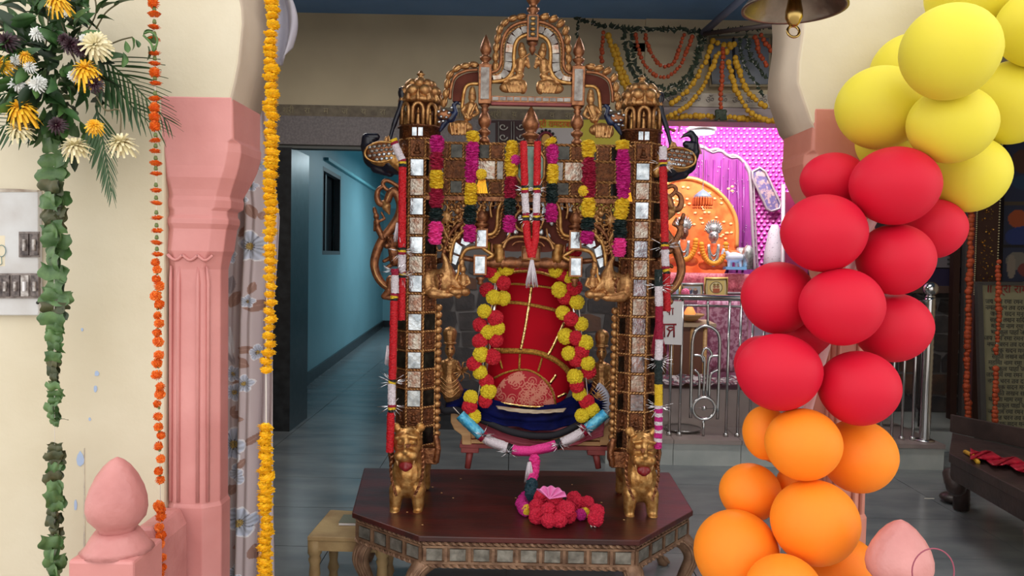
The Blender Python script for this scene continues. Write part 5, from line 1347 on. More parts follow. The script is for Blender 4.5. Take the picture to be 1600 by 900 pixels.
MB().tube([P(2+7*math.cos(t), 392+9*math.sin(t), YF-.026) for t in [i*math.pi/8 for i in range(16)]], .0012, 4, closed=True).tube(PL([(2, 401), (3, 412), (-4, 416)], YF-.026), .0012, 4).obj('sticker_drawing', mat('teal_ink', (110, 140, 140), .6), sb)
o = MB().prism(PL([(-60, 294), (30, 296), (66, 298), (66, 301), (-60, 301)], YF-.001), (0, -.024, 0)).obj('sooty_edge', mat('soot_stain', (126, 104, 88), .7, 0, (200, 190, 176), 14), sb)

# ================================================================ BELL at the top
bc = P(1241, 12, 1.85); kB = K(1.85)
bell = thing('hanging_bell', bc, 'tarnished round metal bell with brass clapper ring hanging at the top beside the right pier', 'bell')
prof = [(0, .121), (.004, .121), (.02, .108), (.05, .09), (.09, .075), (.13, .05), (.15, .02)]
B = MB(); n = 40
zo_ = bc.z-.004
outer = prof; inner_ = [(z-.0, max(.01, r-.008)) for z, r in prof]
ring_ = [(z, r) for z, r in outer]+[(z-.006 if z > .05 else z+.002, r) for z, r in reversed(inner_)]
vs = []; 
for z, r in ring_:
    for k in range(n):
        a = 6.2832*k/n; vs.append(V((bc.x+r*math.cos(a), bc.y+r*math.sin(a), zo_+z)))
m_ = len(ring_)
B.add(vs, [(i*n+k, i*n+(k+1) % n, ((i+1) % m_)*n+(k+1) % n, ((i+1) % m_)*n+k) for i in range(m_) for k in range(n)])
B.obj('bell_bowl', BELLM, bell)
cl = MB().lathe([(.12, .004), (.05, .006), (.03, .014), (.01, .017), (-.004, .02), (-.02, .02), (-.034, .013), (-.04, .008)], (bc.x, bc.y, zo_-.0), 16).obj('clapper', BRASS, bell)
MB().tube([V((bc.x+.014*math.cos(t), bc.y+.004*math.sin(t), zo_-.052+.014*math.sin(t))) for t in [i*math.pi/10 for i in range(20)]], .0035, 6, closed=True).obj('ring', BRASS, bell)
MB().tube([V((bc.x, bc.y, zo_+.14)), V((bc.x, bc.y, zo_+1.4))], .005, 6).obj('chain', BRASS, bell)

# ================================================================ CURTAIN with floral print
YCU = 2.86
nu, nv = 130, 900
u, v = np.meshgrid(np.linspace(0, 1, nu+1), np.linspace(0, 1, nv+1))
py = 150+v*950
xr_ = np.interp(py, [150, 190, 230, 300, 340, 400, 500, 620, 760, 1100], [414, 418, 424, 430, 436, 434, 428, 429, 428, 426])
xl_ = np.interp(py, [150, 1100], [330, 330])
px = xl_+u*(xr_-xl_)
fold = .028*np.sin(u*15+py*.004)*(1-.3*v)+.012*np.sin(u*37+py*.008)+.02*np.sin(u*6+1)
D3 = np.array(fw)*FPX+(px-800)[..., None]*np.array(RT)+(450-py)[..., None]*np.array(UP)
pos = np.array(CP)+D3*(YCU/D3[..., 1:2]); pos[..., 1] += fold
base = np.array([198., 184., 186.]); cols = np.ones(px.shape+(3,))*base
cols += (vnoise(px/9, py/30, 1)-.5)[..., None]*8
def leafp(cx, cy, L, w_, ang, c):
    a = math.radians(ang); dx = px-cx; dy = py-cy; s = dx*math.cos(a)+dy*math.sin(a); t = -dx*math.sin(a)+dy*math.cos(a)
    q = (s > 0) & (s < L) & (np.abs(t) < w_*np.sin(np.clip(s/L, 0, 1)*math.pi)**.8)
    cols[q] = np.array(c)+(np.abs(t[q])[:, None] < .8)*18
def flowerp(cx, cy, R, rot=0, sq=1.0, npet=5):
    dx = (px-cx)/sq; dy = py-cy; r = np.hypot(dx, dy); a = np.arctan2(dy, dx)+rot
    lobe = .72+.28*np.abs(np.cos(a*npet/2))
    q = r < R*lobe; t = (r/(R*lobe))
    sh = 150+70*t+18*np.cos(a*npet*3)
    c = np.stack([sh*.93, sh*.97, sh*1.05], -1)
    rim = (t > .9); c[rim] = [232, 232, 236]
    seam = np.abs(np.cos(a*npet/2)) < .10; c[seam] = [118, 124, 140]
    cen = r < R*.22; c[cen] = [176, 148, 74]; cen2 = (r < R*.3) & (np.cos(a*11) > .5); c[cen2] = [70, 66, 70]
    cols[q] = np.clip(c, 0, 245)[q]
BRN = (158, 124, 112); GRY = (150, 140, 144)
for a in [(385, 480, 34, 9, -10, BRN), (372, 455, 30, 9, 120, BRN), (350, 545, 30, 6, 60, GRY), (355, 575, 32, 9, 60, BRN), (368, 545, 44, 6, 0, BRN), (368, 558, 30, 8, 25, BRN), (402, 440, 22, 6, 115, BRN), (388, 350, 26, 6, 130, BRN), (392, 320, 26, 8, 60, BRN),
          (356, 648, 30, 7, 8, BRN), (356, 650, 18, 4, -60, BRN), (385, 692, 28, 6, -30, BRN), (372, 728, 22, 6, -40, BRN), (352, 775, 20, 8, -50, BRN), (362, 812, 18, 5, -30, BRN), (395, 850, 26, 8, 80, BRN), (360, 860, 12, 4, -20, BRN), (412, 330, 14, 4, 100, BRN), (350, 520, 44, 5, 75, (208, 204, 208)), (356, 510, 44, 4, 80, (208, 204, 208)), (362, 430, 30, 8, 100, GRY)]: leafp(*a)
for a in [(396, 385, 26, .3), (382, 312, 12, 1), (404, 258, 10, .5, 1.0), (392, 470, 11, .2), (362, 585, 14, .6), (386, 597, 15, .2), (364, 614, 15, 1.2), (402, 550, 13, .4, .6), (362, 696, 28, .2), (371, 741, 17, .8), (378, 812, 25, 1.4, 1.15), (366, 900, 16, .3), (398, 292, 9, .2), (410, 700, 7, 0), (352, 300, 12, .4), (356, 400, 14, .4), (404, 990, 24, .3), (356, 1030, 24, .9)]: flowerp(*a)
cu = np_mesh('floral_curtain', pos, nu, nv, cols, ATTR)
d = cu.modifiers.new('s', 'SOLIDIFY'); d.thickness = .002
tag(cu, 'pale mauve curtain printed with blue grey flowers behind the left pink pillar', 'curtain')
# gathered white cloth at the top
B = MB()
B.grid(lambda a, b: P(*{0: 0}.get(0) or (0, 0), 1) if False else P((412+(30-b*4+10*math.sin(b*3))*a)+18*a*math.sin(min(1, b*1.05)*math.pi*.62), -30+b*(126-28*a+34*a*math.sin(a*3)), 2.78)+V((0, .03*math.sin(a*11+b*2), 0)), 24, 30)
tag(B.obj('gathered_sheet', WHITEC, None, solid=.003), 'bunched white sheet hanging behind the top of the yellow marigold garland', 'cloth')

# ================================================================ GARLANDS
def marigold(seed, npt=46, flat=1.0, r=1.0):
    rd = random.Random(seed); B = MB()
    for k in range(npt):
        z = 1-2*(k+.5)/npt; a = k*2.39996; q = math.sqrt(1-z*z)
        d = V((q*math.cos(a), q*math.sin(a), z)); s = d.cross(V((0, 0, 1)))
        s = s.normalized() if s.length > .1 else V((1, 0, 0)); t = d.cross(s)
        L = r*rd.uniform(.85, 1.1); w_ = .26*r
        p = [d*.3*r, d*L*.85+s*w_+t*.08*r, d*L+t*rd.uniform(-.1, .1)*r, d*L*.85-s*w_-t*.08*r, d*L*.7+t*.16*r]
        B.add([V((x.x, x.y, x.z*flat)) for x in p], [(0, 1, 4), (1, 2, 4), (2, 3, 4), (3, 0, 4)], False)
    B.ball((0, 0, 0), (.62*r, .62*r, .62*r*flat), 8, 6)
    return B
MO = [mesh_of(marigold(i, 60), 'marigold', ORANGEFL) for i in range(3)]
MOF = [mesh_of(marigold(i+5, 44, .38), 'marigold', ORANGEFL) for i in range(2)]
MYL = [mesh_of(marigold(i+9, 64, .62), 'marigold', YELFL) for i in range(3)]
cal = mesh_of(MB().lathe([(-.5, .35), (-.3, .62), (0, .7), (.4, .6), (.8, .5), (1.0, .3)], (0, 0, 0), 8), 'calyx', CALYX)
YO_ = 2.16
og = thing('marigold_garland', P(255, 898, YO_), 'long thin orange marigold garland with green buds in front of the pink pillar', 'garland')
def xo_(y): return 241+y*.009 if y < 300 else 243.7+(y-300)*.0145
MB().tube(PL([(xo_(-30), -30), (xo_(400), 400), (xo_(960), 960)], YO_), .0011, 5).obj('string', STRING, og)
ys = [-6, 5, 22, 42, 61, 83, 99, 113, 130, 154, 168, 183, 197, 219, 236, 255, 271, 297, 317]
ys += [340, 360, 379, 397]
for i, y in enumerate(ys):
    full = y in (5, 113, 168, 183, 197)
    inst(MO[i % 3] if full else MOF[i % 2], 'marigold', og, P(xo_(y), y, YO_)+V((random.uniform(-.002, .002), 0, 0)), (random.uniform(-.2, .2), random.uniform(-.2, .2), i), .0185 if not full else .017)
    if not full: inst(cal, 'calyx', og, P(xo_(y), y-7, YO_), None, .0085)
for i, y in enumerate([410, 421, 436, 447, 462, 476, 493, 505, 520, 534, 555, 567, 586, 604, 616, 631, 651, 667, 680, 697, 717, 736, 750, 790, 797, 807, 824, 837, 850, 871, 887, 898, 909]):
    inst(MO[i % 3], 'marigold', og, P(xo_(y)+random.uniform(-3, 3), y, YO_), (i, i*2, i*3), .0145*random.uniform(.85, 1.12))
    if i % 2: inst(cal, 'calyx', og, P(xo_(y), y+7, YO_), None, .0055)
# yellow garland
YYG = 2.3
yg = thing('marigold_garland', P(414, 898, YYG), 'thick yellow marigold garland hanging in front of the floral curtain', 'garland')
def xy_(y): return 425-(y)*.008 if y < 560 else 415.5
MB().tube(PL([(xy_(-30), -30), (xy_(560), 560), (416, 660), (413, 960)], YYG), .0016, 5).obj('string', STRING, yg)
y = -8; i = 0
while y < 905:
    if 577 < y < 668: y = 668
    wv = .0245 if (y < 330 or y > 660) else .021
    inst(MYL[i % 3], 'marigold', yg, P(xy_(y)+random.uniform(-2.5, 2.5)-(y > 660)*1, y, YYG), (random.uniform(-.35, .35), random.uniform(-.35, .35), i*2.1), wv*random.uniform(.88, 1.12))
    y += random.choice((10, 11, 12, 14)) if y < 400 else (11 if y > 660 else 13); i += 1
# folded leaf garland
YLG = 2.2
lg = thing('leaf_garland', P(85, 898, YLG), 'hanging garland of folded green leaves on the cream wall beside the switchboard', 'garland')
def leaffold(seed):
    rd = random.Random(seed); B = MB(); c1, c2 = rd.uniform(.5, 1.0), rd.uniform(.2, .7); sk = rd.uniform(-.3, .3)
    def fn(u, v):
        x = (u-.5)*2; z = (v-.5)*1.5
        y = -.75*math.cos(z*1.5)*c1+.18*math.sin(x*5+seed)+.1*x*x*c2
        return V((x*(1-.12*math.sin(v*7+seed)), y, z+sk*x*.4+.12*math.sin(x*4+seed*2)))
    B.grid(fn, 9, 7)
    me = mesh_of(B, 'folded_leaf', None)
    return me
LFM = []
for s in range(5):
    me = leaffold(s)
    LFM.append([remat(me, LEAFG), remat(me, LEAFD)])
MB().tube(PL([(84, 170), (85, 500), (86, 960)], YLG), .001, 5).obj('string', STRING, lg)
def leafrun(y0, y1, wl_, step, cx, dark, thick=1):
    y = y0; i = 0
    while y < y1:
        w_ = wl_*random.uniform(.8, 1.12)
        dk = random.random() < dark
        for k in range(2):
            o = inst(LFM[random.randrange(5)][1 if dk else 0], 'folded_leaf', lg, P(cx+random.uniform(-3, 3), y, YLG)+V((0, random.uniform(-.012, .012), 0)), (random.uniform(-.4, .4), random.uniform(-.25, .25), random.uniform(-.7, .7)+k*2.6), (w_/2*K(YLG), .018, .027*random.uniform(.85, 1.15)*thick))
        y += step*random.uniform(.8, 1.2)
leafrun(212, 318, 38, 19, 84, .1); leafrun(318, 356, 34, 16, 83, .5); leafrun(358, 498, 40, 17, 86, .12)
leafrun(512, 548, 28, 13, 87, .15, .8); leafrun(556, 664, 22, 11, 85, .55, .7); leafrun(700, 750, 24, 11, 87, .5, .75); leafrun(760, 800, 28, 14, 88, .15); leafrun(802, 832, 22, 10, 85, .8, .7); leafrun(846, 910, 34, 15, 85, .25)
o = inst(LFM[1][1], 'folded_leaf', lg, P(99, 654, YLG), (1.4, .2, .5), (.014, .006, .006))

# ================================================================ FLOWER ARRANGEMENT top left
YA_ = 2.17
fa = thing('flower_arrangement', P(80, 215, YA_), 'wall bouquet of leaves, palm fronds, yellow and white chrysanthemums at the top left', 'flowers')
random.seed(21)
def leafmesh(m, w_=.34):
    B = MB(); rows = 7; vs = []
    for i in range(rows):
        t = i/(rows-1); ww = w_*math.sin(math.pi*min(1, t*1.02))**.75*.5+(.01 if i in (0, rows-1) else 0); z = -.25*t*t
        vs += [V((-ww, t, z+.08*math.sin(t*4))), V((0, t, z-.05)), V((ww, t, z+.08*math.sin(t*4)))]
    fs = []
    for i in range(rows-1):
        a = i*3; fs += [(a, a+1, a+4, a+3), (a+1, a+2, a+5, a+4)]
    return mesh_of(B.add(vs, fs), 'leaf', m)
LM = [leafmesh(LEAFB), leafmesh(LEAFB2), leafmesh(LEAFB, .45), leafmesh(mat('dark_bouquet_leaf', (34, 54, 32), .5))]
def rotto(d, roll=0):
    d = V(d).normalized(); q = V((0, 1, 0)).rotation_difference(d); return q @ Quaternion((0, 1, 0), roll)
cnt = 0
def inside(x, y):
    return (x < 60 and y < 215) or (x < 175 and y < 60) or (60 <= x < 150 and y < 240 and y < 230) 
while cnt < 285:
    x, y = random.uniform(-20, 195), random.uniform(-25, 240)
    w1 = ((x-78)/ (80 if y < 150 else 62))**2+((y-90)/ (140 if x > 40 else 110))**2
    if w1 > random.uniform(.45, 1): continue
    dep = random.uniform(-.07, .09)
    d = V(((x-75)/90+random.uniform(-.8, .8), -random.uniform(.1, .9), -(y-70)/110+random.uniform(-.8, .8)))
    k = random.choices((0, 1, 2, 3), (4, 3, 3, 3))[0]
    inst(LM[k], 'leaf', fa, P(x, y, YA_)+V((0, dep, 0)), rotto(d, random.uniform(-1, 1)), random.uniform(.055, .085)*(1 if k != 3 else 1.1))
    cnt += 1
for pts in ([(120, 70), (128, 20), (122, -20)], [(130, 60), (150, 20), (145, -15)], [(150, 45), (165, 20), (185, 5)], [(170, 70), (190, 62), (207, 58)], [(130, 130), (105, 60), (80, -10)], [(60, 120), (20, 60), (-20, 20)], [(70, 80), (75, 30), (62, -15)]):
    MB().tube(spline(PL(pts, YA_-.01), 5), .0022, 5).obj('stem', mat('brown_green_stem', (92, 84, 56), .6) if 'brown_green_stem' not in MATS else MATS['brown_green_stem'], fa)
for x, y, dx, dz, s in ((150, 20, .6, .8, .07), (152, 28, 1, .1, .06), (140, 10, -.8, .6, .06), (158, 12, .8, .4, .06), (178, 8, 1, .5, .06), (128, 12, .2, 1, .05), (196, 64, .4, -1, .05), (207, 58, .5, -1, .045), (212, 62, .6, -.8, .04), (122, 30, -.6, .6, .05), (193, 82, .3, -1, .06), (228, 60, 1, -.2, .05), (232, 72, .4, -1, .045), (224, 54, .8, .4, .04), (110, 0, .2, 1, .06), (92, 5, -.5, 1, .07), (40, 10, -.5, 1, .07), (20, 30, -1, .3, .07), (10, 60, -1, 0, .07), (60, -5, 0, 1, .07)):
    inst(random.choice(LM[:3]), 'leaf', fa, P(x, y, YA_-.01), rotto((dx, -.3, dz), random.uniform(-1, 1)), s)
# palm fronds
lf = MB(); rows = 8; vs = []
for i in range(rows):
    t = i/(rows-1); ww = .042*math.sin(math.pi*(t*.85+.12)); vs += [V((-ww, t, -.10*t*t+.0)), V((0, t, -.10*t*t-.012)), V((ww, t, -.10*t*t))]
lf.add(vs, [q for i in range(rows-1) for q in ((i*3, i*3+1, i*3+4, i*3+3), (i*3+1, i*3+2, i*3+5, i*3+4))])
PLM = mesh_of(lf, 'leaflet', PALM)
def frond(path, n, L0, L1, a0, a1, dy=0, both=True, Y=YA_+.03):
    pts = spline(PL(path, Y), 8)
    ra = MB().tube(pts, [.0035-.0022*i/(len(pts)-1) for i in range(len(pts))], 5).obj('palm_frond', PALM, fa)
    R_ = resample(pts, (sum((a-b).length for a, b in zip(pts, pts[1:])))/n)
    for i, p in enumerate(R_[1:]):
        t = i/(len(R_)-1); j = min(i+1, len(R_)-2); d = (R_[j+1]-R_[j]).normalized(); s = V((-d.z, 0, d.x))
        for sg in ((1, -1) if both else (both if both in (1, -1) else 1,)):
            ang = math.radians(a0+(a1-a0)*t); v_ = d*math.cos(ang)+s*sg*math.sin(ang)+V((0, -.05, 0))
            inst(PLM, 'leaflet', ra, p, rotto(v_, random.uniform(-.5, .5)), ((L0+(L1-L0)*t)*random.uniform(.9, 1.05),)*3)
frond([(150, 85), (190, 115), (225, 150), (262, 190)], 15, .17, .05, 40, 20)
frond([(150, 100), (175, 130), (210, 170), (245, 200)], 11, .12, .06, 40, 18)
frond([(150, 165), (158, 205), (167, 255), (174, 300)], 15, .12, .045, 32, 14)
frond([(60, 150), (40, 175), (10, 195), (-20, 210)], 10, .12, .07, 45, 25)
frond([(40, 150), (20, 145), (-10, 150)], 8, .12, .07, 50, 35)
# chrysanthemums
def chrys(seed, np_=72, droop=.5, flat=.55):
    rd = random.Random(seed); B = MB()
    for k in range(np_):
        a = k*2.39996; t = (k+.5)/np_; el = 1.2-1.9*t
        d = V((math.cos(a)*math.cos(el), math.sin(a)*math.cos(el), math.sin(el)*flat)); s = d.cross(V((0, 0, 1))).normalized(); L = rd.uniform(.8, 1.1); w_ = .10
        m1 = d*L*.55+V((0, 0, .06)); e = d*L+V((0, 0, -droop*t*L))
        B.add([d*.15-s*w_*.5, d*.15+s*w_*.5, m1+s*w_, m1-s*w_, e+s*w_*.6, e-s*w_*.6], [(0, 1, 2, 3), (3, 2, 4, 5)], True)
    return B
FM = {}
def flower(x, y, r, kind, d, name='chrysanthemum', Y=YA_-.09):
    key = kind
    if key not in FM:
        m = {'y': mat('yellow_chrysanthemum_petal', (246, 196, 40), .6, 0, (232, 166, 20), 60, sss=.1), 'c': mat('cream_chrysanthemum_petal', (232, 222, 186), .6, 0, (214, 200, 150), 60, sss=.1), 'w': mat('white_daisy_petal', (228, 228, 224), .6, 0, (208, 210, 206), 60), 'd': mat('dark_maroon_petal', (58, 20, 34), .5, 0, (36, 12, 24), 60)}[kind]
        FM[key] = [mesh_of(chrys(i+ord(kind), 72 if kind != 'w' else 54, .9 if kind == 'y' else .45, .7), 'flower_head', m) for i in range(2)]
    q = V((0, 0, 1)).rotation_difference(V(d).normalized())
    o = inst(random.choice(FM[key]), name, fa, P(x, y, Y), q, r*K(Y))
    if kind == 'y':
        c_ = MB().ball(P(x, y, Y)+V(d).normalized()*r*K(Y)*.12, r*K(Y)*.3, 10, 6).obj('flower_centre', mat('maroon_flower_centre', (120, 52, 34), .7) if 'maroon_flower_centre' not in MATS else MATS['maroon_flower_centre'], o)
flower(90, 2, 20, 'y', (0, -.6, .8)); flower(134, 110, 24, 'y', (0, -.5, .85)); flower(33, 172, 26, 'y', (-.1, -.4, .9)); flower(147, 196, 14, 'y', (.3, -.8, .4)); flower(3, 100, 15, 'y', (-.3, -.8, .2)); flower(40, 88, 12, 'y', (0, -.6, .8))
flower(148, 70, 25, 'c', (.1, -.9, .3)); flower(30, 203, 22, 'c', (-.1, -.5, .8)); flower(190, 225, 25, 'c', (0, -.35, .95)); flower(118, 230, 24, 'c', (0, -.4, .9))
for a in ((58, 52, 13), (58, 132, 15), (26, 132, 13), (24, 93, 10), (46, 104, 11), (115, 118, 10), (130, 60, 8), (62, 128, 10)): flower(*a, 'w', (random.uniform(-.4, .4), -1, random.uniform(-.2, .4)), 'daisy')
for a in ((110, 70, 17), (147, 130, 14), (10, 64, 17), (88, 195, 15), (100, 62, 12), (125, 78, 12)): flower(*a, 'd', (random.uniform(-.3, .3), -1, .2), 'dark_dahlia')
MB().tube(spline(PL([(150, 150), (165, 172), (187, 173), (188, 212)], YA_-.07), 6), .0022, 6).obj('stem', MATS['brown_green_stem'], fa)
MB().tube(spline(PL([(224, 55), (236, 68), (240, 80), (246, 62), (236, 50), (226, 52)], YA_-.05), 5), .003, 6).obj('curled_leaf_strip', LEAFB2, fa)
# ================================================================ SWAGS on the back wall
random.seed(11)
YSW = 6.02
SWY = mat('dull_yellow_marigold', (206, 160, 40), .7, 0, (176, 128, 22), 60); SWO = mat('dull_orange_marigold', (184, 78, 36), .7, 0, (150, 56, 24), 60); SWG = mat('dark_leaf_swag', (44, 58, 38), .6, 0, (26, 36, 26), 60)
def z7(l): return [(880+a/4.092, b/4.092) for a, b in l]
def swag(label, pts, r, m, step, Y=YSW, cat='garland', group='marigold and leaf swags on the back wall', parent=None, wob=.25, name='wall_swag'):
    L = resample(spline(PL(pts, Y), 8), step); t = thing(name, L[0], label, cat, group)
    B = MB()
    leafy = m is SWG
    for p in L:
        q = p+V((random.uniform(-1, 1), random.uniform(-1, .2), random.uniform(-1, 1)))*r*wob
        if leafy:
            for _ in range(3):
                a = random.uniform(0, 6.28); d = V((math.cos(a), random.uniform(-.8, .1), math.sin(a))).normalized()*r*1.25; s = V((-d.z, d.y, d.x))*.45
                B.add([q-d*.4, q+s, q+d, q-s+V((0, -.3*r, 0))], [(0, 1, 2), (0, 2, 3)], False)
        else: B.ball(q, r*random.uniform(.8, 1.15), 7, 5)
    B.obj('blossoms' if not leafy else 'leaves', m, t, kind='stuff')
    MB().tube(L[::3]+[L[-1]], .003, 4).obj('string', STRING, t)
    return t
swag('dark leaf swag running along the top of the wall under the blue ceiling', z7([(90, 125), (250, 165), (400, 180), (600, 190), (750, 190), (900, 210), (1000, 205), (1150, 190), (1330, 170)]), .028, SWG, .028)
swag('short dark leaf string hanging at the left end of the top swag', z7([(97, 120), (92, 240)]), .02, SWG, .024)
swag('short orange marigold string left of the yellow diagonal garland', z7([(255, 212), (248, 320), (244, 392)]), .018, SWO, .03)
swag('thick yellow marigold garland slanting down behind the right golden dome', z7([(285, 235), (310, 300), (345, 420), (385, 530), (425, 610)]), .026, SWY, .036)
swag('second yellow marigold row beside the thick slanting garland', z7([(330, 290), (360, 380), (400, 500), (455, 600)]), .024, SWY, .036)
swag('outer dark leaf swag in a deep loop behind the golden dome', z7([(390, 200), (408, 350), (450, 480), (520, 570), (620, 612), (690, 600), (780, 540), (835, 430), (870, 235)]), .03, SWG, .028)
swag('inner dark leaf swag in a loop around the orange ones', z7([(430, 205), (450, 370), (500, 480), (600, 552), (680, 560), (780, 500), (860, 380), (910, 235)]), .026, SWG, .028)
swag('outer orange marigold swag within the dark leaf loops', z7([(465, 220), (490, 350), (540, 440), (620, 492), (700, 472), (765, 390), (822, 235)]), .018, SWO, .03)
swag('inner orange marigold swag, smallest of the loops', z7([(525, 220), (545, 310), (590, 390), (650, 424), (715, 385), (772, 225)]), .018, SWO, .03)
swag('short yellow marigold string right of the leaf loops', z7([(955, 265), (935, 320), (910, 400)]), .024, SWY, .036)
swag('yellow marigold swag slanting down left to the pink shrine', z7([(885, 430), (840, 520), (770, 600), (690, 660)]), .022, SWY, .034)
swag('longer yellow marigold swag left of the orange centre string', z7([(992, 340), (945, 450), (880, 570), (790, 680), (690, 735)]), .022, SWY, .034)
swag('cluster of yellow marigolds at the top of the orange centre string', z7([(985, 275), (1040, 290), (1100, 280), (1040, 325)]), .026, SWY, .04)
t = swag('orange marigold string hanging in the centre above the pink shrine', z7([(1020, 310), (1015, 450), (1008, 690)]), .02, SWO, .034)
B = MB()
for k in range(14): B.cap(P(880+1008/4.092+random.uniform(-7, 7), 174, YSW), P(880+1008/4.092+random.uniform(-9, 9), 187, YSW), .016, .008, 5)
B.obj('dark_tuft', SWG, t)
swag('first yellow marigold swag right of the orange centre string', z7([(1100, 365), (1135, 490), (1200, 610), (1290, 680)]), .025, SWY, .036)
swag('second yellow marigold swag right of the orange centre string, lower one', z7([(1058, 400), (1098, 560), (1160, 680), (1230, 740), (1310, 775)]), .023, SWY, .036)
swag('left dark leaf string beside the right pier', z7([(1125, 250), (1150, 400), (1205, 500), (1280, 600)]), .024, SWG, .03)
swag('right dark leaf string beside the right pier', z7([(1172, 235), (1200, 370), (1290, 490)]), .028, SWG, .03)
swag('orange marigold string just left of the right pier', z7([(1228, 235), (1255, 340), (1300, 420)]), .02, SWO, .03)
swag('orange marigold string touching the edge of the right pier', z7([(1268, 225), (1290, 275), (1330, 320)]), .02, SWO, .03)
swag('yellow marigold border along the lintel of the pink shrine', [(1044, 183), (1100, 182), (1160, 185), (1230, 190)], .024, SWY, .034, Y=6.1)
# rods under the ceiling
o = MB().tube([P(1099, 51, 6.0), P(1166, -8, 5.35)], .027, 10).obj('ceiling_pipe', mat('grey_blue_pipe', (96, 104, 128), .5), None); tag(o, 'grey blue pipe slanting up to the blue ceiling', 'pipe')
o = MB().tube([P(1100, 53, 5.95), P(1215, 38, 5.5)], .018, 8).obj('brown_rod', mat('dull_brown_rod', (70, 58, 56), .6), None); tag(o, 'thin brown rod under the ceiling reaching the right pier', 'rod')
o = MB().prism(PL([(1107, 58), (1200, 56), (1200, 134), (1112, 134)], 6.37), (0, -.02, 0)).obj('window_2', mat('grey_window_glass', (104, 110, 122), .3), None); o['kind'] = 'structure'
MB().tube(PL([(1107, 58), (1206, 56), (1206, 134), (1110, 134)], 6.34), .018, 4, closed=True).obj('window_frame', CREAMIN, o)
MB().tube(PL([(1146, 58), (1148, 134)], 6.34), .01, 4).obj('window_bar', IRON, o)

# ---- what hangs on the wall behind the pediment
Yp_ = 6.34
gr = thing('door_grille', P(790, 300, Yp_), 'dark wooden door panel with silver scrollwork seen behind the swing beam', 'door')
MB().prism(PL([(752, 188), (822, 188), (822, 330), (752, 330)], Yp_), (0, .03, 0)).obj('dark_panel', mat('dark_door_wood', (56, 26, 28), .5), gr)
MB().prism(PL([(757, 192), (774, 192), (774, 330), (757, 330)], Yp_-.005), (0, .01, 0)).obj('grey_strip', mat('grey_strip_paint', (98, 96, 98), .5), gr)
SCR = mat('silver_scroll_inlay', (186, 180, 172), .35, .5)
B = MB()
for x0, sgn in ((788, 1), (812, -1)):
    for y0 in (198, 214, 230):
        B.tube([P(x0+sgn*(-2+7*math.cos(a)*(1-a/9)), y0+6*math.sin(a)*(1-a/9), Yp_-.008) for a in [i*.45 for i in range(16)]], .006, 5)
for x in (779, 799, 803): B.tube(PL([(x, 190), (x, 330)], Yp_-.008), .004, 4)
B.obj('scroll_inlay', SCR, gr)
bn = thing('banner', P(920, 300, Yp_), 'white banner with olive yellow border and orange Devanagari line behind the swing', 'banner')
MB().prism(PL([(838, 187), (1004, 187), (1004, 330), (838, 330)], Yp_-.01), (0, .01, 0)).obj('banner_sheet', mat('olive_yellow_print', (190, 176, 62), .7), bn)
MB().prism(PL([(838, 200), (896, 200), (896, 330), (838, 330)], Yp_-.014), (0, .004, 0)).obj('white_field', mat('greyish_white_print', (178, 172, 172), .7), bn)
tm_ = bake('banner_text', '॥ श्री रामदरबार ॥', .068, mat('orange_letter', (206, 90, 30), .6), .002)
q = P(868, 198, Yp_-.018); inst(tm_, 'banner_text', bn, q, RX, (.92, 1, 1))
MB().tube([P(853+12*math.cos(a), 222-15*math.sin(a), Yp_-.022) for a in [math.pi*i/12 for i in range(13)]], .012, 6).obj('halo_arch', mat('dark_red_halo', (110, 30, 50), .5), bn)
B = MB()
for i in range(9):
    a = math.pi*i/8; B.ball(P(853+15.5*math.cos(a), 222-18.5*math.sin(a), Yp_-.02), .012, 6, 5)
B.obj('halo_beads', BLACK, bn)
MB().ball(P(853, 219, Yp_-.02), (.04, .01, .055), 10, 8).obj('halo_centre', mat('printed_gold', (200, 150, 70), .5), bn)

# ================================================================ PINK SHRINE
YQ = 7.62
nu, nv = 230, 300
c00, c10, c01, c11 = P(1000, 470, YQ), P(1262, 470, YQ), P(1000, 180, YQ), P(1262, 180, YQ)
p, u, v = quad_grid(c00, c10, c01, c11, nu, nv)
X = u*262; Yy = v*290
sx_ = X/9; sy_ = Yy/6.5
row = np.floor(sy_); fx = (sx_+.5*(row % 2)) % 1-.5; fy = sy_ % 1
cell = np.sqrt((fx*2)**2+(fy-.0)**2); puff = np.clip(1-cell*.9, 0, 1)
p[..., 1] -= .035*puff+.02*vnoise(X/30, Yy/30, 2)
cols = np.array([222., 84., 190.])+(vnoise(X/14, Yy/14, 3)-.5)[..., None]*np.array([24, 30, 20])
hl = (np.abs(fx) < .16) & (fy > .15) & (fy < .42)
cols[hl] = [246, 190, 236]  # pale glints painted into the colour of the puffs
sh_ = puff < .06; cols[sh_] = [176, 44, 146]  # creases between puffs coloured darker as shade
qo = np_mesh('quilted_pink_cloth', p, nu, nv, cols, mat('pink_quilt_shaded', (255, 255, 255), .35, attr=True)); tag(qo, 'shiny magenta quilted cloth covering the back wall of the shrine', 'cloth')
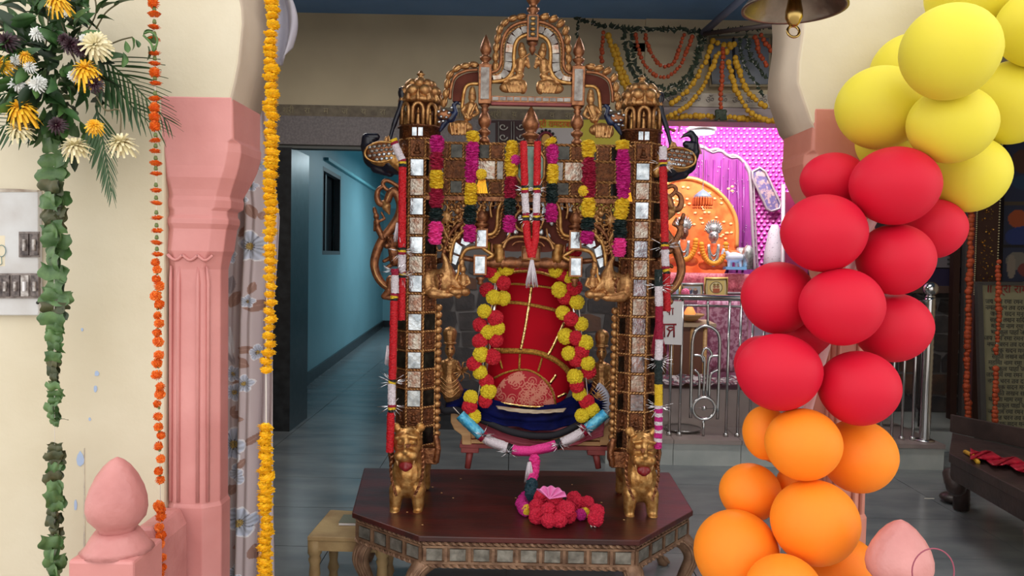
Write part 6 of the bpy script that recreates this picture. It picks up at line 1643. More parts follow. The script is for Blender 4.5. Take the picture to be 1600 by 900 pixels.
# purple satin alcove with silver scalloped edge
arch = [(1040, 470), (1040, 215), (1085, 226), (1098, 229), (1108, 235), (1118, 233), (1128, 236), (1137, 243), (1148, 243), (1158, 249), (1166, 260), (1172, 276), (1174, 320), (1177, 380), (1180, 425), (1180, 470)]
al = thing('satin_alcove', P(1110, 470, YQ-.06), 'purple satin alcove panel with scalloped silver edge inside the shrine', 'panel')
W3 = spline(PL(arch[1:15], YQ-.07), 4)
nn_ = 90
lo_ = P(1040, 470, YQ-.07); 
B = MB().prism([P(1040, 470, YQ-.07)]+W3+[P(1180, 470, YQ-.07)], (0, .015, 0)); B.obj('satin_sheet', mat('purple_satin', (164, 70, 156), .35, 0, (132, 50, 130), 7, .3, 12, stretch=(2.5, 1, .4)), al)
B = MB()
for k in range(150):
    x, y = random.uniform(1086, 1170), random.uniform(242, 420)
    if y < 245+max(0, (x-1140))*1.1: continue
    B.ball(P(x, y, YQ-.085), .006, 5, 4)
B.obj('sequins', SILVER, al, kind='stuff')
MB().tube(W3[4:], .018, 8).obj('silver_edge', mat('silver_grey_edge', (190, 180, 184), .4, .5), al)
MB().tube([q+V((.03, -.01, -.02)) for q in W3[4:]], .008, 6).obj('silver_edge', MATS['silver_grey_edge'], al)
B = MB()
for x in (1094, 1104, 1116, 1128, 1140, 1152, 1162): B.tube(PL([(x, 250), (x+random.uniform(-3, 3), 340), (x+random.uniform(-4, 4), 425)], YQ-.078), .010, 6)
B.obj('satin_fold', MATS['purple_satin'], al)
# orange arched backdrop with gold border
YOB = 7.35
ob = thing('orange_backdrop', P(1090, 420, YOB), 'orange printed cloth backdrop with rounded gold border behind the idols', 'cloth')
oc_ = spline(PL([(1030, 300), (1050, 282), (1080, 279), (1108, 290), (1132, 310), (1146, 332), (1151, 352), (1151, 386)], YOB), 5)
MB().prism([P(1030, 430, YOB)]+oc_+[P(1151, 388, YOB), P(1130, 430, YOB)], (0, .02, 0)).obj('orange_cloth', mat('orange_brocade', (246, 142, 70), .45, 0, (226, 104, 44), 9, .6, 9, lo=.4, hi=.6), ob)
MB().tube(oc_, .022, 6).obj('gold_border', mat('gold_orange_border', (232, 176, 96), .4, .4), ob)
B = MB()
for k in range(60):
    x, y = random.uniform(1045, 1145), random.uniform(290, 400); B.ball(P(x, y, YOB-.004), (.018, .004, .012), 6, 4)
B.obj('printed_motif', mat('pale_yellow_motif', (250, 206, 140), .5), ob, kind='stuff')
# altar, cloths
YAL = 6.95
zalt = P(1110, 428, YAL).z
ax0, ax1 = P(1030, 430, YAL).x, P(1182, 430, YAL).x
at_ = thing('altar', ((ax0+ax1)/2, YAL+.3, PZ), 'altar covered in red sequinned and pink patterned cloth inside the shrine', 'altar')
MB().bb(ax0, ax1, YAL, YAL+.5, PZ, zalt).obj('altar_block', mat('pink_patterned_cloth', (206, 150, 178), .7, 0, (170, 96, 130), 14, .3, 20), at_)
MB().grid(lambda a, b: V((ax0+(ax1-ax0)*a, YAL-.012-.01*math.sin(a*60)*b, zalt+.004-.17*b)), 80, 3).obj('red_cloth', mat('red_sequin_cloth', (176, 60, 82), .5, 0, (214, 120, 130), 60, .2), at_, solid=.005)
MB().tube([V((ax0, YAL-.02, zalt-.17)), V((ax1, YAL-.02, zalt-.17))], .012, 6).obj('cloth_border', MATS['silver_grey_edge'], at_)
SILVM = mat('silver_idol_metal', (206, 208, 204), .35, .6, (150, 152, 150), 60, .3, 90)
def idol(x, label, head_m, dy=0, s=1.0):
    Yi = 7.05; t = thing('idol', P(x, 425+dy, Yi), label, 'statue')
    blob('robe', Yi, [('c', x, 384+dy, 6, x, 398+dy, 9), ('e', x, 408+dy, 15*s, 14, 10), ('e', x-12, 414+dy, 12*s, 8, 9), ('e', x+12, 414+dy, 12*s, 8, 9), ('c', x-8, 384+dy, 3.5, x-14, 398+dy, 3.5), ('c', x+8, 384+dy, 3.5, x+14, 398+dy, 3.5)], mat('orange_idol_robe', (240, 130, 66), .5, 0, (220, 96, 40), 16, .4, 26) if 'orange_idol_robe' not in MATS else MATS['orange_idol_robe'], t, .008, 3)
    hd_ = blob('head', Yi, [('e', x, 369+dy, 8, 10, 8), ('e', x, 370+dy, 2, 3, 3, -9), ('c', x, 378+dy, 4, x, 384+dy, 5)], head_m, t, .006, 2)
    B = MB()
    for k in range(11):
        a = math.pi*k/10; B.cap(P(x+8*math.cos(a), 362+dy-6*math.sin(a), Yi), P(x+13*math.cos(a), 360+dy-13*math.sin(a)-3, Yi), .018, .006, 6)
    B.ball(P(x, 358+dy, Yi), (.05, .04, .05), 10, 7); B.obj('crown', SILVM, t)
    for e in (-3, 3): MB().ball(P(x+e, 367+dy, Yi-.05), (.009, .006, .005), 6, 4).obj('eye', BLACK, hd_)
    MB().ball(P(x, 374+dy, Yi-.05), (.014, .006, .004), 6, 4).obj('mouth', INKRED, hd_)
    B = MB()
    for r_ in (18, 26, 34):
        pts = [P(x+(5+r_*.1)*math.cos(a), 382+dy+r_*math.sin(a), Yi-.075) for a in [math.pi*i/14 for i in range(15)]]
        B.tube(pts, .009, 5)
    B.obj('necklaces', SILVM, t)
    B = MB()
    for k in range(22):
        a = k/21*math.pi; B.ball(P(x+19*math.cos(a)*s, 382+dy+30*math.sin(a), Yi-.07), .026, 7, 5)
    B.obj('marigold_string', SWO if False else mat('bright_marigold', (250, 160, 40), .6) if 'bright_marigold' not in MATS else MATS['bright_marigold'], t)
    return t
idol(1115, 'right idol with silver crowned head and orange robe on the altar', SILVM)
idol(1068, 'left idol with dark face and silver crown partly behind the swing bracket', mat('dark_idol_face', (110, 76, 62), .4), -6)
o = MB().grid(lambda a, b: P(1136+30*a, 388+14*a+9*b*(1-a*.3)+2*math.sin(a*9), 7.0)+V((0, -.02*math.sin(b*6), 0)), 20, 8).obj('orange_scarf', MATS['orange_idol_robe'], None, solid=.02); tag(o, 'orange scarf draped to the right of the right idol', 'cloth')
# cow figurine
Yc = 6.98
cw = thing('cow_figurine', P(1147, 421, Yc), 'small white cow figurine with a light blue base on the altar', 'figurine')
blob('cow_body', Yc, [('e', 1147, 402, 15, 8, 8), ('c', 1137, 398, 5, 1132, 392, 4), ('c', 1132, 391, 4, 1129, 397, 3), ('c', 1139, 407, 3, 1139, 417, 2.5), ('c', 1143, 407, 3, 1143, 417, 2.5, 5, 5), ('c', 1156, 407, 3, 1157, 417, 2.5), ('c', 1152, 407, 3, 1152, 417, 2.5, 5, 5), ('c', 1161, 399, 2, 1163, 412, 1.4), ('c', 1133, 388, 1.5, 1130, 384, 1), ('c', 1136, 389, 1.5, 1138, 385, 1)], mat('white_figurine_paint', (216, 222, 236), .4), cw, .005, 3)
a, b = P(1131, 421, Yc), P(1163, 421, Yc); MB().bb(a.x, b.x, Yc-.07, Yc+.07, a.z-.0, a.z+.026).obj('base', mat('light_blue_paint', (120, 180, 226), .5), cw)
o = MB().lathe([(0, .05), (.15, .05), (.19, .046), (.2, .03), (.22, .02)], P(1168, 421, Yc), 14).obj('silver_canister', SILVM, None); tag(o, 'slim silver canister standing right of the white cow figurine', 'canister')
o = MB().lathe([(0, .05), (.17, .052), (.2, .03)], P(1157, 395, 7.2)-V((0, 0, 0.15)), 12).obj('silver_jar', SILVM, None); tag(o, 'silver jar behind the white cow figurine', 'jar')
# hanging chhatra
ch = thing('hanging_umbrella', P(1098, 330, 7.1), 'small blue grey ceremonial umbrella with orange fringe hanging over the idols', 'umbrella')
c0 = P(1098, 310, 7.1)
MB().lathe([(0, .095), (.03, .075), (.06, .04), (.08, .008)], c0, 18, flute=.08).obj('canopy', mat('blue_grey_canopy', (132, 150, 168), .45, .2), ch)
B = MB()
for k in range(22):
    a = 6.283*k/22; q = c0+V((.085*math.cos(a), .085*math.sin(a), 0)); B.cap(q, q+V((0, 0, -.06)), .012, .009, 5); B.ball(q+V((0, 0, -.085)), .008, 5, 4)
B.obj('fringe', MATS['orange_idol_robe'], ch)
MB().tube([c0+V((0, 0, .07)), V((P(1100, 215, 7.1).x, 7.1, 3.2))], .004, 4).obj('string', SILVER, ch)
# lozenge hanging with mirror work
t = thing('sequinned_panel', P(1198, 330, YQ-.12), 'slanted silver bordered purple panel hanging on the magenta quilt', 'hanging')
Lz = [(1176, 268), (1187, 262), (1196, 268), (1220, 318), (1218, 326), (1205, 330), (1198, 326), (1176, 278)]
MB().prism(PL(Lz, YQ-.1), (0, .02, 0)).obj('panel_cloth', mat('purple_mirror_work', (120, 110, 160), .4, .3, (200, 170, 170), 26, .5, 30, lo=.45, hi=.55), t)
MB().tube(PL(Lz, YQ-.11), .012, 6, closed=True).obj('silver_border', MATS['silver_grey_edge'], t)
MB().tube(PL([(1219, 322), (1226, 317)], YQ-.11), .01, 5).obj('hook', IRON, t)
o = MB().lathe([(0, .10), (.2, .09), (.4, .06), (.48, .03)], P(1208, 430, 7.3)+V((0, 0, 0)), 16).obj('dotted_cone', mat('white_dotted_cloth', (206, 200, 206), .6, 0, (120, 110, 124), 60, lo=.62, hi=.68), None); tag(o, 'white dotted cloth bundle at the right end of the shrine', 'cloth')
o = MB().prism(PL([(1224, 300), (1262, 300), (1262, 620), (1224, 620)], 7.2), (0, .02, 0)).obj('maroon_cloth', mat('maroon_dotted_cloth', (128, 26, 70), .5, 0, (190, 90, 130), 60, lo=.68, hi=.72), None); tag(o, 'dark maroon dotted cloth beside the right pier in the shrine', 'cloth')
o = MB().tube(PL([(1224, 288), (1221, 629)], 7.1), .02, 6).obj('silver_post', MATS['silver_grey_edge'], None); tag(o, 'silver edging strip left of the dark maroon cloth', 'strip')
# round lamp at the top of the shrine
t = thing('shrine_lamp', P(1096, 200, 6.7), 'round glowing white lamp at the top left of the magenta shrine wall', 'lamp')
MB().lathe([(0, .10), (.02, .13), (.04, .12), (.06, .03), (3.2-P(1096, 207, 6.7).z, .03)], P(1096, 207, 6.7), 24).obj('lamp_housing', PAPER, t)
MB().lathe([(-.012, .11), (0, .11)], P(1096, 206.5, 6.7), 24).obj('lamp_glass', mat('lamp_glow', (230, 250, 255), .4, emit=2.2), t)
o = MB().tube([P(1060, 205, 7.2), P(1073, 162, 6.9), P(1095, 240, 7.2)], .012, 5).obj('cloth_edge_cord', MATS['silver_grey_edge'], None); tag(o, 'thin silver cords in a peak left of the round lamp', 'cord')
# framed pictures on a shelf
YFm = 6.55
zs_ = P(1100, 467, YFm).z
shf = thing('altar_shelf', (P(1100, 467, YFm).x, YFm+.1, PZ), 'pink cloth covered shelf carrying three framed pictures in the shrine', 'shelf')
MB().bb(P(1036, 470, YFm).x, P(1172, 470, YFm).x, YFm-.02, YFm+.2, zs_-.03, zs_).obj('shelf_board', MATS['pink_patterned_cloth'], shf)
MB().grid(lambda a, b: V((P(1088+80*a, 470, YFm).x, YFm-.03-.012*math.sin(a*30)*(.3+b), zs_-.62*b)), 60, 10).obj('pink_drape', mat('rose_print_cloth', (214, 160, 186), .7, 0, (168, 92, 124), 30, lo=.45, hi=.55), shf, solid=.006)
for xx in (1040, 1166): MB().bb(P(xx, 470, YFm).x, P(xx+4, 470, YFm).x, YFm, YFm+.15, PZ, zs_-.03).obj('leg', STOOLW, shf)
def frame(x0, x1, y0, y1, fm, label, print_):
    t = thing('picture_frame', P((x0+x1)/2, y1, YFm), label, 'picture')
    k = (x1-x0)*.13
    MB().prism(PL([(x0, y0), (x1, y0), (x1, y1), (x0, y1)], YFm), (0, .02, 0)).obj('mount', mat('mount_cream', (226, 208, 160), .6) if 'mount_cream' not in MATS else MATS['mount_cream'], t)
    MB().tube(PL([(x0+1, y0+1), (x1-1, y0+1), (x1-1, y1-1), (x0+1, y1-1)], YFm-.005), .014, 4, closed=True).obj('frame', fm, t)
    nu = nv = 60
    p, u, v = quad_grid(*PL([(x0+k, y1-k), (x1-k, y1-k), (x0+k, y0+k), (x1-k, y0+k)], YFm-.004), nu, nv)
    np_mesh('picture_print', p, nu, nv, print_(u, v), ATTRG, t)
def pr_a(u, v):
    c = np.ones(u.shape+(3,))*np.array([236., 210, 130]); r = np.hypot((u-.5)/.38, (v-.55)/.4); c[(r < 1) & (r > .86)] = [120, 96, 60]; c[r < .86] = [240, 224, 170]
    for cx_ in (.4, .6):
        q = np.hypot((u-cx_)/.09, (v-.62)/.11) < 1; c[q] = [176, 120, 84]; c[(np.abs(u-cx_) < .1) & (v < .5) & (v > .2)] = [190, 100, 60]; c[(np.hypot((u-cx_)/.09, (v-.75)/.07) < 1)] = [150, 120, 40]
    return c
def pr_b(u, v):
    c = np.ones(u.shape+(3,))*np.array([176., 190, 200]); c[np.hypot((u-.35)/.16, (v-.5)/.3) < 1] = [60, 80, 120]; c[np.hypot((u-.68)/.16, (v-.45)/.3) < 1] = [90, 70, 80]; c[np.hypot((u-.35)/.1, (v-.72)/.14) < 1] = [200, 160, 140]; c[np.hypot((u-.68)/.1, (v-.7)/.14) < 1] = [206, 170, 140]
    return c
def pr_c(u, v): 
    c = np.ones(u.shape+(3,))*np.array([170., 200, 230]); c[np.hypot((u-.5)/.25, (v-.4)/.35) < 1] = [210, 150, 190]; return c
frame(1101, 1137, 434, 467, mat('yellow_gold_frame', (226, 196, 110), .4, .3), 'largest framed picture with a yellow gold frame on the shrine shelf', pr_a)
frame(1065, 1099, 443, 467, mat('silver_frame', (176, 180, 178), .4, .4), 'silver framed picture left of the yellow framed one in the shrine', pr_b)
frame(1042, 1063, 444, 467, MATS['yellow_gold_frame'], 'small framed picture nearest the swing post in the shrine', pr_c)
o = inst(remat(POM[0], mat('pink_paper_rose', (236, 120, 160), .6)), 'paper_rose', None, P(1071, 457, YFm-.03), None, .035); tag(o, 'pink paper rose in front of the silver framed picture', 'flower')
o = MB().lathe([(-.05, .05), (0, .12), (.01, .12), (-.03, .05)], V((P(1078, 482, 6.4).x, 6.4, P(1090, 505, 6.35).z+.065)), 16).obj('offering_bowl', PALEWOOD, None)
tag(o, 'shallow brown bowl with a small flame behind the steel railing', 'bowl')
bw = MB().lathe([(0, .03), (.03, .05), (.07, .03), (.1, .004)], V((P(1078, 481, 6.4).x, 6.4, P(1090, 505, 6.35).z+.05)), 10).obj('flame_cup', mat('orange_glow', (255, 150, 80), .5, emit=1.0), None); tag(bw, 'small glowing orange lamp in the shallow bowl', 'lamp')
# little brown desk
dk = thing('small_desk', (P(1088, 500, 6.2).x, 6.3, PZ), 'small brown wooden desk with slanted cream top behind the railing', 'desk')
zd = P(1090, 505, 6.35).z
MB().prism([V((P(1052, 500, 6.15).x, 6.31, zd)), V((P(1128, 500, 6.15).x, 6.31, zd)), V((P(1122, 500, 6.15).x, 6.49, zd+.02)), V((P(1052, 500, 6.15).x, 6.49, zd+.02))], (0, 0, -.03)).obj('desk_top', mat('cream_desk_top', (190, 166, 136), .5), dk)
MB().bb(P(1060, 500, 6.15).x, P(1110, 500, 6.15).x, 6.34, 6.48, PZ+.12, zd-.03).obj('desk_box', mat('brown_desk_wood', (110, 66, 46), .5), dk)
for x in (1058, 1091, 1112): MB().tube([V((P(x, 500, 6.15).x, 6.34, zd-.03)), V((P(x, 500, 6.15).x, 6.34, PZ+.0))], .018, 6).obj('leg', PALEWOOD, dk)
# rug on a marble ledge
zl_ = P(1100, 608, 6.0).z
lo = MB().bb(P(1036, 600, 6.0).x, P(1240, 600, 6.0).x, 5.98, 6.3, PZ, zl_).obj('marble_ledge', MATS['pinkish_marble'], None); tag(lo, 'low pinkish marble ledge inside the shrine railing', 'ledge')
nu, nv = 160, 50
p, u, v = quad_grid(V((P(1040, 600, 6.0).x, 6.02, zl_+.012)), V((P(1200, 600, 6.0).x, 6.02, zl_+.012)), V((P(1040, 600, 6.0).x, 6.28, zl_+.05)), V((P(1200, 600, 6.0).x, 6.28, zl_+.05)), nu, nv)
p[..., 2] += .03*vnoise(u*14, v*6, 3)
n1 = vnoise(u*40, v*14, 4); n2 = vnoise(u*60, v*22, 6)
cols = np.where((n1 > .6)[..., None], [196., 188, 188], np.where((n2 > .55)[..., None], [120., 50, 70], [88., 82, 90]))
ro = np_mesh('patterned_rug', p, nu, nv, cols.astype(float), ATTR); tag(ro, 'crumpled red grey and white patterned rug on the marble ledge', 'rug')
# steel tray on the platform
q = G(1062, 668, PZ)
tr = MB().lathe([(0, .10), (.006, .12), (.022, .14), (.026, .14), (.014, .12), (.01, .1)], (q.x, 5.83, PZ), 30).obj('steel_tray', STEEL, None); tag(tr, 'large round steel tray on the platform behind the railing', 'tray')

# ================================================================ STEEL RAILING
YRL = 5.66
rl = thing('steel_railing', (P(1130, 600, YRL).x, YRL, PZ), 'stainless steel gate railing with arch and ring motif in front of the shrine', 'railing')
xz = lambda x, y: P(x, y, YRL)
ztop = xz(1100, 465).z; zbot = PZ
MB().tube([V((xz(1034, 465).x, YRL, ztop)), V((xz(1452, 465).x, YRL, ztop))], .022, 10).obj('top_rail', STEEL, rl)
MB().tube([V((xz(1034, 465).x, YRL, ztop-.06)), V((xz(1452, 465).x, YRL, ztop-.06))], .01, 8).obj('sub_rail', STEEL, rl)
for x in (1048, 1064, 1137, 1155, 1174, 1192, 1210, 1228, 1362, 1380, 1397, 1413, 1430):
    wx = xz(x, 580).x
    MB().tube([V((wx, YRL, zbot)), V((wx, YRL, ztop-.02))], .0105, 8).obj('bar', STEEL, rl)
    MB().lathe([(0, .022), (.02, .02), (.03, .011)], (wx, YRL, zbot), 10).obj('bar_foot', STEEL, rl)
def st_(pts, r=.0095, closed=False, k=4): 
    return MB().tube(spline(PL(pts, YRL), k, closed), r, 8, closed=closed).obj('scroll_bar', STEEL, rl)
st_([(1079, 653), (1081, 560), (1083, 528), (1090, 514), (1103, 509), (1117, 515), (1124, 528), (1124, 560), (1121, 655)], .012)
st_([(1106, 509), (1106, 470)], .01)
st_([(1099, 620), (1101, 565), (1097, 555), (1100, 546), (1104, 544), (1109, 547), (1112, 555), (1107, 565), (1104, 620)])
for a in ([(1084, 555), (1095, 556), (1099, 566)], [(1123, 556), (1111, 557), (1107, 567)], [(1085, 578), (1091, 583), (1093, 595), (1092, 622)], [(1122, 578), (1112, 583), (1109, 595), (1108, 622)]): st_(a)
ctr = xz(1100, 638)
MB().tube([ctr+V((.082*math.cos(a), 0, .082*math.sin(a))) for a in [i*math.pi/14 for i in range(28)]], .013, 8, closed=True).obj('ring', STEEL, rl)
MB().ball(ctr, .019, 12, 8).tube([ctr+V((-.08, 0, 0)), ctr+V((.08, 0, 0))], .003, 5).obj('ring_ball', STEEL, rl)
MB().tube([V((ctr.x, YRL, ctr.z-.08)), V((ctr.x, YRL, zbot))], .011, 8).obj('bar', STEEL, rl)
# end post with ball, spiral wrapped
wx = xz(1447, 570).x
pt = thing('railing_post', (wx, YRL-.02, PZ), 'thick spiral ribbed steel post with a ball on top at the end of the railing', 'post')
zt_ = xz(1455, 462).z
B = MB(); z = PZ
B.lathe([(i*.02, .036+.003*(i % 2)) for i in range(int((zt_-PZ)/.02)+1)], (wx, YRL-.02, PZ), 16); B.obj('ribbed_tube', STEEL, pt)
MB().lathe([(0, .07), (.01, .07), (.02, .04)], (wx, YRL-.02, PZ), 18).obj('base_flange', STEEL, pt)
MB().ball((wx, YRL-.02, zt_+.05), .055, 16, 10).obj('ball', STEEL, pt)
MB().lathe([(0, .04), (.012, .03)], (wx, YRL-.02, zt_-.01), 12).obj('collar', STEEL, pt)
# railing beyond the post, running back
r2_ = thing('side_railing', (wx+.05, 6.2, PZ), 'dark side railing running back from the ribbed steel post', 'railing')
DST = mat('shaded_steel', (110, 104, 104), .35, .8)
def bk(y): return wx+.02+(y-YRL)*.42
MB().tube([V((bk(YRL), YRL, ztop)), V((bk(6.8), 6.8, ztop))], .02, 8).obj('top_rail', DST, r2_)
MB().tube([V((bk(YRL), YRL, PZ+.14)), V((bk(6.8), 6.8, PZ+.14))], .014, 8).obj('bottom_rail', DST, r2_)
for i in range(6):
    y = 5.8+i*.17; MB().tube([V((bk(y), y, PZ+(.14 if i % 2 else 0))), V((bk(y), y, ztop))], .009, 6).obj('bar', DST, r2_)
# paper sign
sg = thing('paper_sign', P(1045, 540, YRL-.04), 'white paper sign with red Devanagari letters tied to the steel railing', 'sign')
MB().prism(PL([(1022, 470), (1067, 471), (1066, 539), (1022, 537)], YRL-.035), (0, .003, 0)).obj('paper', PAPER, sg)
YI = YRL-.037
def ink(polys, r=1.0):
    B = MB()
    for pl_ in polys: B.tube(PL(pl_, YI), r*K(YI)*1.3, 5, flat=.3)
    return B.obj('lettering', INKRED, sg)
ink([[(1028, 507), (1057, 507)], [(1038, 508), (1038, 527)], [(1053, 508), (1053, 527)], [(1044, 512), (1048, 511), (1053, 512)], [(1053, 514), (1047, 517), (1043, 526)], [(1047, 517), (1042, 513)], [(1030, 508), (1030, 518), (1036, 520)]], 1.1)
ink([[(1040, 482), (1053, 482)], [(1051, 483), (1051, 492)], [(1046, 483), (1046, 492)], [(1046, 488), (1042, 487)]], .7)
MB().tube(PL([(1060, 470), (1062, 466)], YRL-.03), .003, 4).obj('tie', STRING, sg)

# ================================================================ RIGHT SIDE of the hall
# scripture board
YBD = 5.75
bd_ = thing('scripture_board', P(1565, 676, YBD), 'tall cream board with lines of small Devanagari text leaning at the far right', 'board')
zb_ = 0.0
MB().prism(PL([(1529, 444), (1680, 446), (1680, 676), (1535, 676)], YBD), (0, .03, 0)).obj('board_face', mat('cream_board', (146, 142, 112), .6, 0, (132, 128, 100), 3), bd_)
MB().prism(PL([(1522, 442), (1530, 442), (1537, 678), (1529, 678)], YBD+.01), (0, -.04, 0)).obj('board_frame', mat('dark_grey_board_frame', (66, 64, 62), .5), bd_)
MB().prism(PL([(1522, 440), (1680, 441), (1680, 446), (1522, 445)], YBD+.01), (0, -.04, 0)).obj('board_frame', MATS['dark_grey_board_frame'], bd_)
hdm = bake('board_heading', '॥ श्री राम स्तुति ॥', .085, INKRED, .001)
inst(hdm, 'board_heading', bd_, P(1602, 458, YBD-.004), RX)
rows_ = ['जय राम रमा रमन समन भव ताप', 'भयाकुल पाहि जन अवध सर', 'महिमा नाम रमा जय जय जय', 'सहित लखन सिय राम कमल', 'जनक सदन मन हरन भजत', 'नमत चरन तव दरस सकल जन']
lm = [bake('text_line', s, .05, INK, .001) for s in rows_]
for i in range(21):
    inst(lm[(i*5) % 6], 'text_line', bd_, P(1592+random.uniform(-2, 3)+i*.25, 475+i*9.55, YBD-.003), RX, (random.uniform(.85, .95), 1, 1))
MB().bb(P(1535, 676, YBD).x, P(1680, 676, YBD).x, YBD-.02, YBD+.1, 0, P(1560, 675, YBD).z).obj('stand', MATS['dark_grey_board_frame'], bd_)
# thin orange strings
swag('upper orange marigold string hanging in front of the scripture board', [(1560, 410), (1559, 455), (1560, 482)], .022, SWO, .03, Y=5.6, group='orange strings at the right side of the hall')
swag('middle piece of the orange string in front of the scripture board', [(1561, 488), (1558, 530), (1556, 552)], .018, SWO, .03, Y=5.6, group='orange strings at the right side of the hall')
swag('lower piece of the orange string in front of the scripture board', [(1556, 577), (1555, 625), (1553, 676)], .022, SWO, .03, Y=5.6, group='orange strings at the right side of the hall')
swag('long orange marigold string left of the scripture board', [(1517, 330), (1515, 420), (1512, 520), (1511, 600), (1513, 672)], .026, SWO, .034, Y=5.85, group='orange strings at the right side of the hall')
# glitter column, posters, door frame, notice
gl = thing('tinsel_strip', P(1540, 460, 6.3), 'dark brown strip covered in glittering foil tinsel at the right side', 'decoration')
MB().prism(PL([(1532, 200), (1566, 200), (1551, 667), (1519, 667)], 6.3), (0, .02, 0)).obj('dark_strip', mat('dark_brown_strip', (60, 34, 28), .5), gl)
B = MB()
for k in range(170):
    y = random.uniform(205, 460); x = random.uniform(1538, 1558)-(y-200)*.03; a = random.uniform(0, 3)
    B.add([P(x, y, 6.28), P(x+2.5*math.cos(a), y+2.5*math.sin(a), 6.27), P(x+1, y+2.5, 6.28), P(x-1, y+1, 6.27)], [(0, 1, 2), (0, 2, 3)], False)
B.obj('foil_flakes', GOLDFOIL, gl, kind='stuff')
B = MB()
for k in range(60):
    t_ = k/59; B.ball(P(1567-10*t_, 205+t_*255, 6.27), .007, 5, 4); B.ball(P(1529-7*t_, 270+t_*190, 6.27), .006, 5, 4)
B.obj('bead_edges', mat('pale_bead', (200, 186, 140), .4), gl)
po = thing('wall_poster', P(1595, 440, 6.4), 'dark blue devotional picture posters stacked at the right edge', 'poster')
nu, nv = 60, 160
p, u, v = quad_grid(P(1566, 440, 6.4), P(1680, 440, 6.4), P(1572, 205, 6.4), P(1680, 205, 6.4), nu, nv)
cols = np.ones(u.shape+(3,))*np.array([34., 44, 72])
for cx_, cy_, rx_, ry_, c in ((.25, .8, .16, .08, (70, 44, 40)), (.3, .66, .2, .05, (30, 60, 90)), (.2, .42, .14, .06, (150, 70, 40)), (.3, .3, .28, .07, (30, 50, 110)), (.2, .14, .16, .06, (110, 106, 100)), (.35, .08, .14, .05, (110, 50, 50)), (.12, .1, .06, .08, (130, 120, 110))):
    cols[np.hypot((u-cx_)/rx_, (v-cy_)/ry_) < 1] = c
cols[np.abs(v-.52) < .012] = [70, 60, 50]; cols[np.abs(v-.24) < .01] = [20, 20, 30]
np_mesh('poster_print', p, nu, nv, cols, ATTRG, po)
dm = mat('maroon_pink_post', (104, 62, 70), .6)
for i, (x0, x1, c, lab) in enumerate(((1508, 1516, 'grey_door_post', 'grey door post behind the tinsel strip'), (1516, 1527, 'maroon_pink_post', 'faded maroon post behind the tinsel strip'), (1490, 1500, 'dark_brown_strip', 'dark brown post left of the faded maroon post'))):
    m = MATS.get(c) or mat(c, (92, 84, 84), .6)
    o = MB().prism(PL([(x0+6, 180), (x1+6, 180), (x1-6, 656), (x0-6, 656)], 6.6), (0, .06, 0)).obj('door_post', m, None); tag(o, lab, 'post')
nt = thing('notice_board', P(1480, 445, 6.75), 'grey printed notice with a dark blue lower band beyond the railing', 'notice')
MB().prism(PL([(1430, 330), (1504, 330), (1502, 418), (1430, 418)], 6.75), (0, .02, 0)).obj('notice_sheet', mat('dim_grey_sheet', (120, 112, 116), .6), nt)
MB().prism(PL([(1425, 420), (1505, 420), (1505, 447), (1425, 447)], 6.74), (0, .03, 0)).obj('blue_band', mat('dark_indigo_band', (44, 36, 66), .6), nt)
MB().prism(PL([(1425, 447), (1512, 447), (1512, 458), (1425, 458)], 6.7), (0, .03, 0)).obj('brown_ledge', mat('dull_brown_ledge', (88, 66, 58), .6), nt)
B = MB()
for i in range(5): B.prism(PL([(1480, 383+i*7), (1494, 383+i*7), (1494, 386+i*7), (1480, 386+i*7)], 6.745), (0, -.003, 0))
B.obj('printed_lines', INK, nt)
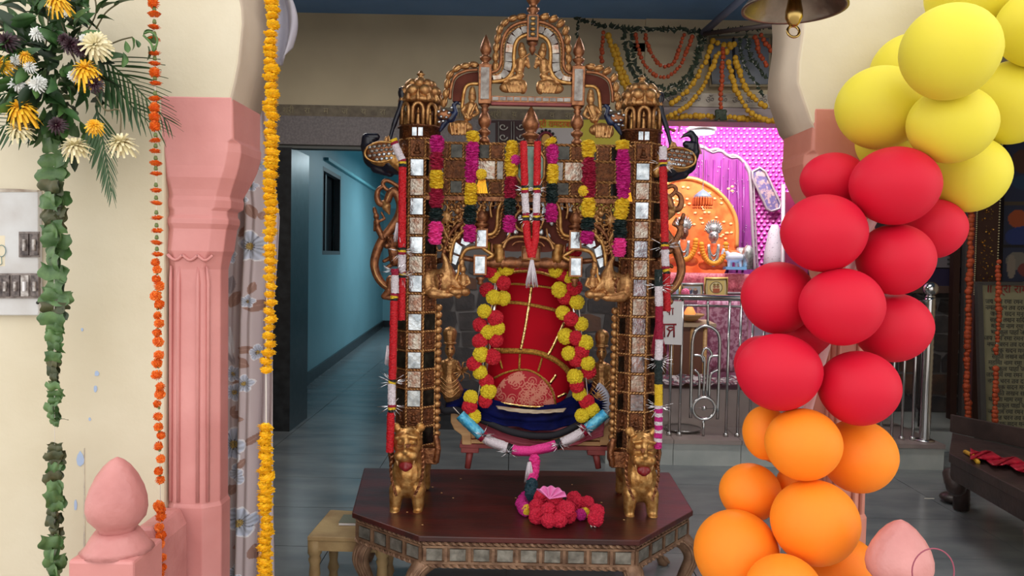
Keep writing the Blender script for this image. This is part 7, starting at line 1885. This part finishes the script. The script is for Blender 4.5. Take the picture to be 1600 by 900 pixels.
# dark bench with red cloth
bz = .47
bn_ = thing('dark_bench', (G(1560, 740, bz).x, G(1560, 740, bz).y, 0), 'heavy dark carved wooden bench with red cloth at the right edge of the hall', 'bench')
DW = mat('dark_carved_wood', (60, 44, 40), .45, 0, (42, 30, 28), 8, .2, 30)
TP = [G(1483, 708, bz), G(1660, 800, bz), G(1760, 740, bz), G(1488, 676, bz)]
MB().prism([q+V((0, 0, -.05)) for q in TP], (0, 0, .05)).obj('bench_top', DW, bn_, bev=.004)
cn = sum(TP, V())/4
MB().prism([q.lerp(cn, .03)+V((0, 0, -.14)) for q in TP], (0, 0, .09)).obj('bench_frieze', DW, bn_, bev=.004)
bb = [G(1488, 676, bz), G(1760, 735, bz)]
MB().prism([bb[0], bb[1], bb[1]+V((0, 0, .11)), bb[0]+V((0, 0, .11))], (0, .03, 0)).obj('back_board', DW, bn_, bev=.003)
ft = G(1488, 788, 0.0)
MB().tube(spline([V((TP[0].x+.05, TP[0].y+.05, bz-.12)), V((TP[0].x+.07, TP[0].y+.04, bz-.2)), V((ft.x+.06, ft.y+.05, .14)), V((ft.x+.05, ft.y+.03, .06)), V((ft.x+.03, ft.y+.0, .03))], 5), [.05]*8+[.035]*5+[.05]*3+[.06]*5, 12).ball((ft.x+.03, ft.y+.03, .035), (.09, .08, .035), 14, 8).obj('leg', DW, bn_)
MB().tube([V((TP[1].x-.04, TP[1].y+.1, bz-.12)), V((TP[1].x-.02, TP[1].y+.08, 0.01))], .045, 10).obj('leg', DW, bn_)
MB().tube([V((TP[3].x+.05, TP[3].y-.04, bz-.12)), V((TP[3].x+.05, TP[3].y-.04, 0.01))], .045, 10).obj('leg', DW, bn_)
Bc = MB().grid(lambda a, b: G(1516+90*a, 700+22*a+15*b+3*math.sin(a*14+b*2), bz+.012+.02*abs(math.sin(a*16+b*5))), 40, 10)
rc = Bc.obj('red_bench_cloth', mat('shiny_red_cloth', (178, 22, 50), .35, 0, (140, 12, 36), 20, .3, 30), None, solid=.006); tag(rc, 'crumpled shiny red cloth lying on the dark bench at the right', 'cloth')
o = MB().tube([G(1508, 706, bz+.01), G(1520, 712, bz+.012), G(1528, 722, bz+.01)], .012, 6).obj('yellow_thread', SWY, None); tag(o, 'yellow thread bundle beside the red cloth on the bench', 'thread')
q = G(1452, 780, 0); o = MB().cap(V((q.x-.03, q.y, .004)), V((q.x+.03, q.y, .004)), .003, .003, 6).obj('white_stick', STRING, None); tag(o, 'tiny white stick on the floor near the bench foot', 'stick')
